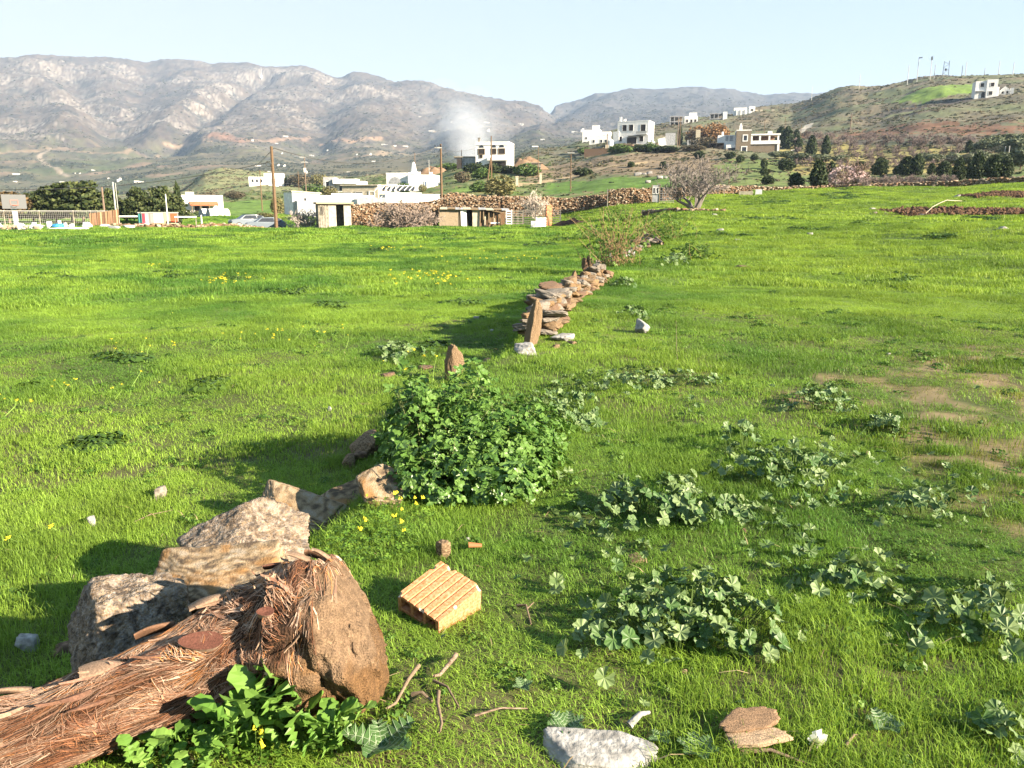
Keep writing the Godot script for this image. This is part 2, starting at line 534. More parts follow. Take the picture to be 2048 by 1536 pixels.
func land(called: String, radii: PackedFloat32Array, angles: PackedFloat32Array, closed: bool, mat: Material) -> void:
	var nv := radii.size() * angles.size()
	var v := PackedVector3Array()
	var n := PackedVector3Array()
	var c := PackedColorArray()
	v.resize(nv); n.resize(nv); c.resize(nv)
	var na := angles.size()
	var sn := PackedFloat32Array()
	var cs := PackedFloat32Array()
	for a in angles:
		sn.append(sin(a)); cs.append(cos(a))
	var i := 0
	for r in radii:
		for j in na:
			var x := sn[j] * r
			var z := -cs[j] * r
			var h := ground(x, z)
			v[i] = Vector3(x, h, z)
			c[i] = soil(x, z, r, h)
			i += 1
	var idx := PackedInt32Array()
	var nr := radii.size()
	for k in nr - 1:
		for j in (na if closed else na - 1):
			var m := (j + 1) % na
			var p := k * na + j
			var q := k * na + m
			idx.append(p); idx.append(p + na); idx.append(q + na)
			idx.append(p); idx.append(q + na); idx.append(q)
	for k in nr:
		for j in na:
			var l := k * na + (j - 1 if j > 0 else (na - 1 if closed else 0))
			var rr := k * na + (j + 1 if j < na - 1 else (0 if closed else na - 1))
			var ni := maxi(k - 1, 0) * na + j
			var fo := mini(k + 1, nr - 1) * na + j
			n[k * na + j] = (v[rr] - v[l]).cross(v[fo] - v[ni]).normalized()
	for k in nv:
		if n[k].y < 0.0: n[k] = -n[k]
	var arr := []
	arr.resize(Mesh.ARRAY_MAX)
	arr[Mesh.ARRAY_VERTEX] = v
	arr[Mesh.ARRAY_NORMAL] = n
	arr[Mesh.ARRAY_COLOR] = c
	arr[Mesh.ARRAY_INDEX] = idx
	var m := ArrayMesh.new()
	m.add_surface_from_arrays(Mesh.PRIMITIVE_TRIANGLES, arr)
	tag(part(called, m, mat), "", "", "", "structure")

func steps(from: float, to: float, n: int) -> PackedFloat32Array:
	var out := PackedFloat32Array()
	for i in n + 1: out.append(from * pow(to / from, float(i) / n))
	return out

func make_land() -> void:
	make_heights()
	make_ravines()
	for q in CRAGS:
		var p := hit(q[0], q[1], 700.0)
		crags.append([Vector2(p.x, p.z), q[2]])
	make_zones()
	var fine := PackedFloat32Array()
	var a := -0.62
	while a < 0.62:
		fine.append(a)
		a += 0.0016
	var ring := fine.duplicate()
	a = 0.66
	while a < TAU - 0.65:
		ring.append(a)
		a += 0.05
	var near := PackedFloat32Array([0.02, 0.5, 0.9])
	near.append_array(steps(1.2, 112.0, 190))
	land("field_ground", near, ring, true, stuff(Color.WHITE, 0.95, null, 1.0, null, 1.0, true))
	land("hillside", steps(112.0, 720.0, 210), ring, true, stuff(Color.WHITE, 0.95, null, 1.0, null, 1.0, true))
	var wide := PackedFloat32Array()
	a = -1.25
	while a < -0.63:
		wide.append(a)
		a += 0.03
	wide.append_array(fine)
	a = 0.63
	while a < 1.25:
		wide.append(a)
		a += 0.03
	land("mountain", steps(720.0, 4200.0, 300), wide, false, stuff(Color.WHITE, 0.95, null, 1.0, null, 1.0, true))

func make_sky() -> void:
	var cam := Camera3D.new()
	cam.name = "camera"
	add_child(cam)
	cam.position = Vector3(0, EYE, 0)
	cam.rotation.x = -PITCH
	cam.fov = rad_to_deg(2.0 * atan(768.0 / FOCAL))
	cam.near = 0.05
	cam.far = 9000.0
	cam.current = true
	var sun_at := Vector3(0.88, 0.385, 0.46).normalized()
	var w := 512
	var h := 256
	var im := Image.create(w, h, false, Image.FORMAT_RGBAF)
	for y in h:
		var el := PI * (0.5 - (y + 0.5) / h)
		for x in w:
			var az := TAU * ((x + 0.5) / w - 0.5)
			var d := Vector3(sin(az) * cos(el), sin(el), -cos(az) * cos(el))
			var up := maxf(0.0, d.y)
			var k := 1.0 - exp(-up * 2.4)
			var c := Vector3(0.86, 0.955, 1.0).lerp(Vector3(0.24, 0.60, 0.97), k)
			var to := d.dot(sun_at) * 0.5 + 0.5
			c = c.lerp(Vector3(0.98, 0.97, 0.94) * 1.02, pow(to, 2.2) * 0.75 * (1.0 - k * 0.6))
			if d.y < 0.0: c = Vector3(0.45, 0.47, 0.42)
			im.set_pixel(x, y, Color(c.x, c.y, c.z))
	var pano := PanoramaSkyMaterial.new()
	pano.panorama = ImageTexture.create_from_image(im)
	var sky := Sky.new()
	sky.sky_material = pano
	var env := Environment.new()
	env.background_mode = Environment.BG_SKY
	env.sky = sky
	env.background_energy_multiplier = 0.168
	env.tonemap_mode = Environment.TONE_MAPPER_LINEAR
	env.tonemap_exposure = 5.6
	env.fog_enabled = true
	env.fog_density = 0.00011
	env.fog_light_color = Color(0.74, 0.85, 1.0)
	env.volumetric_fog_enabled = true
	env.volumetric_fog_density = 0.0
	env.sdfgi_enabled = true
	env.ssao_enabled = true
	env.ssil_enabled = true
	var we := WorldEnvironment.new()
	we.name = "environment"
	we.environment = env
	add_child(we)
	var sun := DirectionalLight3D.new()
	sun.name = "sun"
	sun.light_color = Color(1.0, 0.93, 0.82)
	sun.light_energy = 1.6
	sun.light_angular_distance = 0.5
	sun.shadow_enabled = true
	add_child(sun)
	sun.look_at_from_position(sun_at * 100.0, Vector3.ZERO)

func make_noises() -> void:
	rng.seed = 7
	n_hill.seed = 3; n_hill.frequency = 0.004; n_hill.fractal_octaves = 4
	n_big.seed = 5; n_big.frequency = 0.01; n_big.fractal_octaves = 2
	n_fine.seed = 9; n_fine.frequency = 0.02; n_fine.fractal_octaves = 3
	n_cell.seed = 11; n_cell.noise_type = FastNoiseLite.TYPE_CELLULAR; n_cell.frequency = 0.05
	n_cell.cellular_return_type = FastNoiseLite.RETURN_CELL_VALUE
	n_knob.seed = 13; n_knob.noise_type = FastNoiseLite.TYPE_CELLULAR; n_knob.frequency = 55.0; n_knob.fractal_octaves = 2
	n_knob.cellular_return_type = FastNoiseLite.RETURN_DISTANCE

# ---------------------------------------------------------------- grass
func tuft(blades: int, spread_: float, height: float, width: float, lean: float, seed_: int) -> ArrayMesh:
	var g := RandomNumberGenerator.new()
	g.seed = seed_
	var s := Shape.new()
	for i in blades:
		var a := g.randf() * TAU
		var p := Vector3(cos(a), 0, sin(a)) * sqrt(g.randf()) * spread_
		var t := g.randf() * TAU
		var dir := Vector3(cos(t), 0, sin(t))
		var wide := Vector3(-dir.z, 0, dir.x) * width * g.randf_range(0.6, 1.2) * 0.5
		var h := height * g.randf_range(0.5, 1.15)
		var l := lean * g.randf_range(0.2, 1.3) * h
		var mid := p + dir * l * 0.35 + Vector3(0, h * 0.6, 0)
		var tip := p + dir * l + Vector3(0, h * g.randf_range(0.75, 1.0), 0)
		p.y = -0.02
		var k := g.randf()
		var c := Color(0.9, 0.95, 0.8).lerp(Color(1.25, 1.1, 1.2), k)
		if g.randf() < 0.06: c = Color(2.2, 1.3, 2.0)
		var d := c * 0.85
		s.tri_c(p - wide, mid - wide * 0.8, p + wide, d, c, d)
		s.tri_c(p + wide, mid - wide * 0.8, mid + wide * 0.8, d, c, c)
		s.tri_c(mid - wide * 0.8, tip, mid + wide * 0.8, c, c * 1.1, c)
	return s.done()

func sward(x: float, z: float) -> Color:   # base colour of the grass there
	var f := n_fine.get_noise_2d(x * 14.0, z * 14.0)
	var b := n_big.get_noise_2d(x * 8.0, z * 8.0)
	var c := mixc(Color(0.096, 0.207, 0.034), Color(0.236, 0.368, 0.052), 0.5 + f * (1.0 if absf(z) < 18.0 else 1.5) + b * 1.0)
	var y := clampf((x - 2.0) / 14.0, 0.0, 0.35)
	c = mixc(c, Color(0.29, 0.37, 0.05), y)
	return mixc(c, Color(0.17, 0.16, 0.03), worn(x, z) * 0.7) if absf(z) < 12.0 else c

func make_grass() -> void:
	var m := leafy(Color.WHITE, 0.9, 0.5)
	var sets := [   # from, to, per square metre, tufts
		[1.3, 6.0, 330.0, [tuft(44, 0.085, 0.036, 0.0027, 1.5, 1), tuft(40, 0.08, 0.050, 0.003, 1.3, 2), tuft(50, 0.09, 0.030, 0.0027, 1.8, 3)]],
		[6.0, 18.0, 85.0, [tuft(54, 0.15, 0.036, 0.0042, 1.9, 4), tuft(48, 0.15, 0.05, 0.0046, 1.5, 5)]],
		[18.0, 45.0, 17.0, [tuft(56, 0.32, 0.07, 0.011, 1.6, 6), tuft(50, 0.3, 0.095, 0.012, 1.3, 7)]],
		[45.0, 112.0, 4.2, [tuft(60, 0.7, 0.085, 0.03, 1.5, 8), tuft(54, 0.65, 0.12, 0.035, 1.2, 9)]],
	]
	for q in sets:
		var half := 0.66
		var count := int((q[1] * q[1] - q[0] * q[0]) * half * q[2])
		var places := []
		var tints := []
		for k in q[3].size():
			places.append([]); tints.append([])
		for i in count:
			var r := sqrt(lerpf(q[0] * q[0], q[1] * q[1], rng.randf()))
			var a := rng.randf_range(-half, half)
			var x := sin(a) * r
			var z := -cos(a) * r
			if r < 12.0 and rng.randf() < worn(x, z) * 0.82: continue
			if ploughed(x, z): continue
			var k := rng.randi() % int(q[3].size())
			var tall := 1.0 + n_fine.get_noise_2d(x * 22.0 + 40.0, z * 22.0) * 1.7
			var s := rng.randf_range(0.75, 1.3)
			var b := Basis(Vector3.UP, rng.randf() * TAU).scaled(Vector3(s, clampf(s * tall, 0.5, 1.6), s))
			places[k].append(Transform3D(b, Vector3(x, ground(x, z), z)))
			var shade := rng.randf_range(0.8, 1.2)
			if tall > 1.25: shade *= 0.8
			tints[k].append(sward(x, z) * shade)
		for k in q[3].size():
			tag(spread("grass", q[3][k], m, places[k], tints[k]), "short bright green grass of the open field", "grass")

func ploughed(x: float, z: float) -> bool:
	var p := Vector2(x, z)
	for k in [6, 7]:
		if zones[k][3].has_point(p) and Geometry2D.is_point_in_polygon(p, zones[k][2]): return true
	return false

# ---------------------------------------------------------------- stones
# a boulder: flat cuts round the sides of a unit ball, worn and roughened; cuts = [[x, y, z, distance], ...]
func rock(seed_: int, size: Vector3, n := 14, cuts := [], random_cuts := 9, rough := 0.05, sharp := 16.0, layers := 0.0, smooth := true) -> ArrayMesh:
	var g := RandomNumberGenerator.new()
	g.seed = seed_
	var dirs := PackedVector3Array()
	var away := PackedFloat32Array()
	for q in cuts:
		dirs.append(Vector3(q[0], q[1], q[2]).normalized()); away.append(q[3])
	for k in random_cuts:
		dirs.append(Vector3(g.randfn(), g.randfn(), g.randfn()).normalized())
		away.append(g.randf_range(0.72, 1.0))
	for e in [Vector3(1, 0, 0), Vector3(-1, 0, 0), Vector3(0, 1, 0), Vector3(0, -1, 0), Vector3(0, 0, 1), Vector3(0, 0, -1)]:
		dirs.append(e); away.append(1.0)
	var noise := FastNoiseLite.new()
	noise.seed = seed_
	noise.frequency = 1.3
	noise.fractal_octaves = 5
	var s := Shape.new()
	s.smooth = smooth
	var half := size * 0.5
	for face in 6:
		var grid := PackedVector3Array()
		for i in n + 1:
			for j in n + 1:
				var p := tan((2.0 * i / n - 1.0) * PI / 4.0)
				var q := tan((2.0 * j / n - 1.0) * PI / 4.0)
				var d: Vector3
				match face:
					0: d = Vector3(1, p, q)
					1: d = Vector3(-1, q, p)
					2: d = Vector3(q, 1, p)
					3: d = Vector3(p, -1, q)
					4: d = Vector3(p, q, 1)
					_: d = Vector3(q, p, -1)
				d = d.normalized()
				var sum := 0.0
				for k in dirs.size():
					var t := d.dot(dirs[k])
					if t > 0.0: sum += pow(t / away[k], sharp)
				var r := pow(sum, -1.0 / sharp)
				var w := d * r
				r *= 1.0 + noise.get_noise_3dv(w * 1.6) * rough * 2.0 + noise.get_noise_3dv(w * 7.0) * rough * 0.6
				if layers > 0.0:
					r *= 1.0 + layers * noise.get_noise_2d(w.y * 9.0, 7.0) * (1.0 - absf(d.y))
				grid.append(d * r * half)
		for i in n:
			for j in n:
				var a := i * (n + 1) + j
				s.quad(grid[a], grid[a + n + 1], grid[a + n + 2], grid[a + 1])
	for i in range(0, s.v.size(), 3):   # turn every face outwards
		var f := (s.v[i + 2] - s.v[i]).cross(s.v[i + 1] - s.v[i])
		if f.dot(s.v[i]) < 0.0:
			var t := s.v[i + 1]
			s.v[i + 1] = s.v[i + 2]
			s.v[i + 2] = t
	return s.done()

func paint(mesh: ArrayMesh, how: Callable) -> ArrayMesh:   # colours each vertex by its place
	var a := mesh.surface_get_arrays(0)
	var v: PackedVector3Array = a[Mesh.ARRAY_VERTEX]
	var n: PackedVector3Array = a[Mesh.ARRAY_NORMAL]
	var c: PackedColorArray = a[Mesh.ARRAY_COLOR]
	for i in v.size(): c[i] = how.call(v[i], n[i])
	a[Mesh.ARRAY_COLOR] = c
	var m := ArrayMesh.new()
	m.add_surface_from_arrays(Mesh.PRIMITIVE_TRIANGLES, a)
	return m

func speckle(seed_: int, freq: float, colours: Array, side := 512) -> NoiseTexture2D:
	var n := FastNoiseLite.new()
	n.seed = seed_
	n.noise_type = FastNoiseLite.TYPE_CELLULAR
	n.cellular_return_type = FastNoiseLite.RETURN_CELL_VALUE
	n.cellular_jitter = 1.0
	n.frequency = freq
	n.fractal_octaves = 3
	n.fractal_gain = 0.8
	var t := NoiseTexture2D.new()
	t.width = side
	t.height = side
	t.seamless = true
	t.noise = n
	var gr := Gradient.new()
	var offs := PackedFloat32Array()
	var cols := PackedColorArray()
	for i in colours.size():
		offs.append(float(i) / (colours.size() - 1))
		cols.append(colours[i])
	gr.offsets = offs
	gr.colors = cols
	t.color_ramp = gr
	return t

var m_speckled: StandardMaterial3D
var m_schist: StandardMaterial3D
var m_strata: StandardMaterial3D
var m_ochre: StandardMaterial3D
var m_rust: StandardMaterial3D
var m_white_stone: StandardMaterial3D
var m_grey_stone: StandardMaterial3D
var m_wood_grey: StandardMaterial3D
var m_twig: StandardMaterial3D
var m_leaf: StandardMaterial3D
var m_mallow: StandardMaterial3D

func make_stone_materials() -> void:
	var rough1 := bumps(21, 0.03, 6.0)
	var pits := bumps(22, 0.06, 8.0, FastNoiseLite.TYPE_CELLULAR, 3)
	m_speckled = stuff(lin(0.50, 0.485, 0.475), 0.95, speckle(31, 0.03, [lin(0.16, 0.13, 0.12), lin(0.40, 0.36, 0.33), lin(0.62, 0.58, 0.54), lin(0.42, 0.29, 0.16), lin(0.55, 0.52, 0.50), lin(0.30, 0.27, 0.26), lin(0.80, 0.78, 0.75)]), 0.28, pits, 1.6, true)
	var strata := grain(33, 0.02, 0.35, 1.0, FastNoiseLite.TYPE_SIMPLEX_SMOOTH, 5, Color(0.9, 0.7, 0.55), Color(1, 0.97, 0.9))
	m_schist = stuff(lin(0.47, 0.365, 0.25), 0.9, strata, 1.0, rough1, 1.3)
	m_strata = stuff(Color.WHITE, 0.9, grain(40, 0.05, 0.72, 1.0), 0.2, rough1, 1.3, true)
	m_schist.uv1_scale = Vector3(2.6, 19.0, 2.6)
	m_ochre = stuff(lin(0.39, 0.305, 0.22), 0.92, grain(34, 0.02, 0.3, 1.0, FastNoiseLite.TYPE_SIMPLEX_SMOOTH, 5, Color(0.9, 0.76, 0.62), Color(1, 0.97, 0.92)), 1.0, rough1, 1.2)
	m_ochre.uv1_scale = Vector3(5.0, 9.0, 5.0)
	m_rust = stuff(lin(0.225, 0.145, 0.098), 0.92, grain(35, 0.02, 0.4, 1.0), 0.5, rough1, 1.2)
	m_white_stone = stuff(lin(0.42, 0.41, 0.395), 0.9, grain(36, 0.015, 0.5, 1.0), 0.4, rough1, 0.8)
	m_grey_stone = stuff(lin(0.36, 0.315, 0.265), 0.92, grain(37, 0.02, 0.4, 1.0), 0.5, rough1, 1.0)
	m_wood_grey = stuff(lin(0.42, 0.34, 0.26), 0.9, grain(38, 0.02, 0.35, 1.0, FastNoiseLite.TYPE_SIMPLEX_SMOOTH, 5, Color(0.85, 0.7, 0.6)), 1.0, rough1, 0.8)
	m_wood_grey.uv1_scale = Vector3(2.0, 14.0, 14.0)
	m_twig = stuff(lin(0.30, 0.22, 0.15), 0.9, grain(39, 0.03, 0.45, 1.0), 0.1)
	m_leaf = leafy(Color.WHITE, 0.6, 0.42)
	m_mallow = leafy(Color.WHITE, 0.45, 0.5)
	m_mallow.metallic_specular = 0.5

# stands a stone where its front foot is seen; the width is read off the photograph, height and depth are in metres
func stone(called: String, label: String, px: float, py: float, wide: float, high: float, deep: float, mat: Material, seed_: int, turn := 0.0, tilt := Vector2.ZERO, n := 12, cuts := [], sink := 0.12, layers := 0.0, rough := 0.05, group := "") -> MeshInstance3D:
	var p := hit(px, py)
	var away := Vector3(p.x, 0, p.z).normalized()
	var w := wide * slant(p) / FOCAL
	var m := rock(seed_, Vector3(w, high, deep), n, cuts, 8, rough, 26.0, layers)
	if mat == m_strata: m = paint(m, strata.bind(float(seed_)))
	var o := part(called, m, mat)
	o.position = on_ground(p + away * deep * 0.45) + Vector3(0, high * (0.5 - sink), 0)
	o.rotation = Vector3(tilt.x, turn, tilt.y)
	tag(o, label, "stone", group)
	return o

func strata(v: Vector3, _n: Vector3, shift: float) -> Color:   # thin beds of tan, rust and grey
	var bend := n_fine.get_noise_3dv(v * 170.0) * 1.2
	var a := 0.5 + 0.5 * sin(v.y * 560.0 + v.x * 40.0 + bend * 9.0 + shift)
	a = a * 0.6 + 0.4 * clampf(0.5 + n_fine.get_noise_3d(v.x * 900.0, v.y * 2600.0, v.z * 900.0) * 1.6, 0.0, 1.0)
	var b := n_fine.get_noise_3dv(v * 260.0 + Vector3(shift, 0, 40))
	var c := Color(0.33, 0.24, 0.145).lerp(Color(0.11, 0.08, 0.055), clampf(a * 1.9 - 0.7, 0.0, 1.0))
	c = c.lerp(Color(0.36, 0.31, 0.25), clampf(0.4 - a, 0.0, 0.4) * 2.0)
	return c.lerp(Color(0.30, 0.16, 0.06), clampf(b * 2.4 - 0.25, 0.0, 0.8))

func slant(p: Vector3) -> float:   # depth along the axis of view
	return (p - Vector3(0, EYE, 0)).dot(Vector3(0, -st, -ct))

func make_stones() -> void:
	var top_left := [[-0.55, 0.75, 0.2, 0.62], [0.6, 0.75, 0.15, 0.52], [0.0, 0.35, 0.9, 0.72], [-0.8, -0.4, 0.3, 0.8], [0.5, -0.6, 0.6, 0.7]]
	var pebbly := func(v: Vector3, _n: Vector3) -> Color:
		var a := n_cell.get_noise_3dv(v * 900.0) * 0.5 + 0.5
		var b := n_cell.get_noise_3dv(v * 330.0 + Vector3(50, 9, 3)) * 0.5 + 0.5
		var c := Color(0.95, 0.93, 0.90).lerp(Color(0.46, 0.38, 0.30), b * b)
		return c.lerp(Color(0.24, 0.22, 0.21), clampf(a * 2.6 - 1.1, 0.0, 1.0)).lerp(Color(1.25, 1.22, 1.18), clampf(0.32 - a, 0.0, 0.2) * 5.0)
	var o := part("boulder", paint(rock(101, Vector3(0.68, 0.36, 0.44), 60, top_left, 9, 0.055, 30.0), pebbly), m_speckled)
	o.position = Vector3(-1.25, 0.065, -3.47)
	o.rotation = Vector3(0.15, 0.1, -0.06)
	tag(o, "pale speckled conglomerate boulder, largest stone, lying behind the palm trunk", "boulder")
	o = part("boulder", paint(rock(102, Vector3(0.42, 0.38, 0.40), 48, [[-0.9, 0.4, 0.1, 0.75], [0.2, 0.95, 0.1, 0.8], [0.2, 0.4, 0.9, 0.75]], 9, 0.055, 28.0), pebbly), m_speckled)
	o.position = Vector3(-1.42, 0.11, -2.66)
	o.rotation = Vector3(0, 0.5, 0.12)
	tag(o, "speckled boulder half hidden by the left end of the palm trunk", "boulder")
	o = part("boulder", paint(rock(103, Vector3(0.50, 0.25, 0.36), 48, [[0.1, 0.98, 0.15, 0.82], [-0.8, 0.1, 0.6, 0.78], [0.0, -0.2, 1.0, 0.85]], 6, 0.035, 26.0, 0.10), strata.bind(103.0)), m_strata)
	o.position = Vector3(-1.22, 0.075, -3.0)
	o.rotation = Vector3(0.08, 0.15, 0.05)
	tag(o, "brown layered rock under the pale speckled boulder", "boulder")
	stone("slab", "tilted tan schist slab on the line of stones behind the boulder", 612, 1078, 205, 0.13, 0.36, m_strata, 104, -0.3, Vector2(0.42, -0.26), 44, [[0, 1, 0, 0.7], [0.8, 0.1, 0.5, 0.75], [-0.7, 0.1, 0.7, 0.8]], -0.45, 0.06, 0.03)
	stone("slab", "low dark brown slab between the tan slab and the leaning slab", 692, 1026, 118, 0.10, 0.26, m_strata, 105, 0.3, Vector2(0.25, 0.12), 40, [[0, 1, 0, 0.8], [0.7, 0.1, 0.7, 0.8]], -0.2, 0.06, 0.03)
	stone("slab", "dark leaning schist slab at the foot of the leafy bush", 762, 1016, 118, 0.09, 0.26, m_strata, 106, -0.5, Vector2(0.4, -0.36), 40, [[0, 1, 0, 0.8], [-0.7, 0.1, 0.7, 0.8]], -0.5, 0.06, 0.03)
	stone("rubble_stone", "pinkish stone on the left edge of the leafy bush", 735, 918, 70, 0.17, 0.24, m_ochre, 107, 0.4, Vector2(0, 0.2), 16)
	stone("rubble_stone", "small rounded pale stone beside the pinkish stone at the bush", 699, 937, 26, 0.10, 0.10, m_ochre, 108, 0.0, Vector2.ZERO, 10)
	stone("rubble_stone", "rusty stone fragment below the pinkish stone at the bush", 717, 926, 34, 0.08, 0.12, m_rust, 109, 0.3, Vector2.ZERO, 10)
	var point := [[0.5, 0.85, 0, 0.78], [-0.75, 0.6, 0, 0.8]]
	stone("standing_stone", "upright pointed stone rising behind the leafy bush", 911, 764, 38, 0.46, 0.15, m_ochre, 110, 0.5, Vector2(0.05, 0.08), 20, point, 0.08, 0.0, 0.06)
	stone("standing_stone", "tall narrow standing stone at the near end of the dry wall", 1070, 692, 31, 0.60, 0.13, m_ochre, 111, 0.5, Vector2(0.0, -0.13), 20, [[0.5, 0.85, 0, 0.86], [-0.85, 0.5, 0, 0.8]], 0.06, 0.0, 0.06)
	stone("standing_stone", "short standing stone set in the middle of the dry wall", 1092, 622, 22, 0.55, 0.14, m_ochre, 112, 0.3, Vector2(0.0, 0.1), 14, point, 0.0)
	stone("standing_stone", "leaning standing stone beyond the middle of the dry wall", 1147, 583, 12, 0.42, 0.12, m_ochre, 113, 0.3, Vector2(0.0, -0.12), 14, point, -0.05)
	stone("standing_stone", "blocky upright stone at the far end of the dry wall", 1180, 551, 14, 0.56, 0.2, m_ochre, 114, 0.2, Vector2(0.0, 0.0), 14, [[0.3, 1, 0, 0.9]], 0.0)
	stone("standing_stone", "darker upright stone beside the blocky one at the wall's far end", 1170, 551, 13, 0.54, 0.2, m_rust, 115, 0.7, Vector2(0.0, 0.1), 14, [[0.3, 1, 0, 0.9]], 0.0)
	stone("white_stone", "smooth white stone in the grass before the tall standing stone", 1050, 710, 42, 0.13, 0.2, m_white_stone, 116, 0.2, Vector2.ZERO, 16)
	stone("white_stone", "white stone slab lying at the foot of the dry wall", 1125, 684, 42, 0.10, 0.22, m_white_stone, 117, -0.3, Vector2.ZERO, 14)
	stone("white_stone", "lone white angular rock in the grass right of the dry wall", 1284, 668, 33, 0.22, 0.2, m_white_stone, 118, 0.5, Vector2(0, 0.2), 14, [[0.6, 0.7, 0.3, 0.6], [-0.7, 0.6, 0.2, 0.65]])
	var small := [   # px, py, width, height, material, label
		[322, 999, 26, 0.10, m_grey_stone, "small upright grey stone in the grass left of the tan slab"],
		[185, 1050, 20, 0.07, m_white_stone, "small pale stone in the sunny grass at far left"],
		[57, 1297, 38, 0.07, m_white_stone, "flat pale stone in the shaded grass at the left edge"],
		[130, 1305, 48, 0.05, m_rust, "low brown stone in the shade between pale stone and speckled boulder"],
		[985, 726, 42, 0.06, m_ochre, "flat brown stone in the grass left of the smooth white stone"],
		[776, 752, 36, 0.05, m_rust, "flat reddish stone left of the pointed upright stone"],
		[850, 737, 30, 0.04, m_rust, "thin reddish stone in the shade of the pointed upright stone"],
		[731, 812, 30, 0.04, m_ochre, "thin flat stone on the lawn left of the bush"],
		[660, 821, 10, 0.05, m_white_stone, "tiny white pebble on the lawn left of the bush"],
		[953, 638, 11, 0.06, m_white_stone, "white pebble in the shadow of the dry wall"],
		[984, 664, 9, 0.05, m_white_stone, "smallest white pebble in the wall's shadow"],
		[886, 1116, 26, 0.10, m_ochre, "sandy brick chip in the grass behind the hollow brick"],
		[935, 1087, 12, 0.035, m_white_stone, "white pebble just behind the hollow brick's chip"],
		[1268, 1120, 38, 0.02, m_ochre, "flat sandy chip between the two mallow patches"],
		[1488, 1066, 14, 0.03, m_rust, "small orange chip at the corner of the upper mallow patch"],
		[1368, 1352, 14, 0.025, m_ochre, "small sandy chip below the big mallow patch"],
		[1484, 536, 34, 0.10, m_rust, "flat pinkish rock in the grass of the right field"],
		[1777, 710, 9, 0.03, m_white_stone, "small pale pebble on the trodden right side"],
		[1145, 690, 16, 0.06, m_ochre, "orange stone fragment beside the white slab at the wall"],
		[1112, 697, 18, 0.06, m_ochre, "sandy stone fragment between the two white stones at the wall"],
	]
	var k := 130
	for q in small:
		k += 1
		var p := hit(q[0], q[1])
		var w: float = q[2] * slant(p) / FOCAL
		var s := part("small_stone", rock(k, Vector3(w, q[3], w * 0.8), 8, [], 7, 0.06), q[4])
		s.position = p + Vector3(0, q[3] * 0.35, 0)
		s.rotation.y = k * 1.3
		tag(s, q[5], "stone", "small stones in the grass")
	make_dry_wall()

func make_dry_wall() -> void:
	var root := base("dry_stone_wall", Vector3.ZERO)
	tag(root, "tumbled dry stone wall of brown slabs in the middle of the field", "wall")
	var shapes := []
	for k in 9: shapes.append(rock(200 + k, Vector3(1, 1, 1), 7, [[0, 1, 0, 0.8], [0, -1, 0, 0.8]], 12, 0.07, 40.0, 0.12, false))
	var mats := [m_ochre, m_schist, m_grey_stone, m_ochre, m_grey_stone, m_rust]
	var way := [[1078, 676, 0.40], [1092, 645, 0.46], [1110, 622, 0.40], [1135, 600, 0.36], [1165, 583, 0.26], [1190, 568, 0.34], [1208, 556, 0.14]]
	var g := RandomNumberGenerator.new()
	g.seed = 77
	for i in way.size() - 1:
		var a := hit(way[i][0], way[i][1])
		var b := hit(way[i + 1][0], way[i + 1][1])
		var long := a.distance_to(b)
		var d := (b - a).normalized()
		var side := Vector3(-d.z, 0, d.x)
		var steps_ := maxi(2, int(long / 0.30))
		for s in steps_:
			var t := (s + 0.5) / steps_
			var high: float = lerpf(way[i][2], way[i + 1][2], t) * g.randf_range(0.8, 1.15)
			var y := 0.02
			while y < high:
				var th := g.randf_range(0.06, 0.13)
				for w in (2 if y < high * 0.75 else 1):
					var o := part("stone", shapes[g.randi() % 9], mats[g.randi() % 6], root)
					var off := (0.12 if w == 0 else -0.12) if y < high * 0.75 else 0.0
					o.position = a.lerp(b, t) + side * (off + g.randf_range(-0.07, 0.07)) + Vector3(0, y + th * 0.45, 0) + d * g.randf_range(-0.08, 0.08)
					o.position.y += ground(o.position.x, o.position.z) - a.lerp(b, t).y
					var wide := g.randf_range(0.22, 0.46) if w == 0 else g.randf_range(0.2, 0.4)
					o.basis = Basis.from_euler(Vector3(g.randf_range(-0.28, 0.28), g.randf() * TAU, g.randf_range(-0.25, 0.25))) * Basis.from_scale(Vector3(wide, th * 1.25, wide * g.randf_range(0.6, 0.9)))
				y += th * 0.95
	# tumbled stones where the line of the wall goes on
	var heap := base("stone_heap", Vector3.ZERO)
	tag(heap, "heap of broken pale stones at the foot of the bramble thicket", "stone heap")
	for k in 34:
		var px := g.randf_range(1195, 1320)
		var p := hit(px, lerpf(540, 484, (px - 1195) / 125.0) + g.randf_range(-6, 8))
		var o := part("stone", shapes[g.randi() % 9], [m_ochre, m_grey_stone, m_white_stone, m_schist][g.randi() % 4], heap)
		var w := g.randf_range(0.2, 0.5)
		o.position = p + Vector3(0, g.randf_range(0.02, 0.15), 0)
		o.basis = Basis.from_euler(Vector3(g.randf_range(-0.5, 0.5), g.randf() * TAU, g.randf_range(-0.5, 0.5))) * Basis.from_scale(Vector3(w, w * 0.35, w * 0.7))

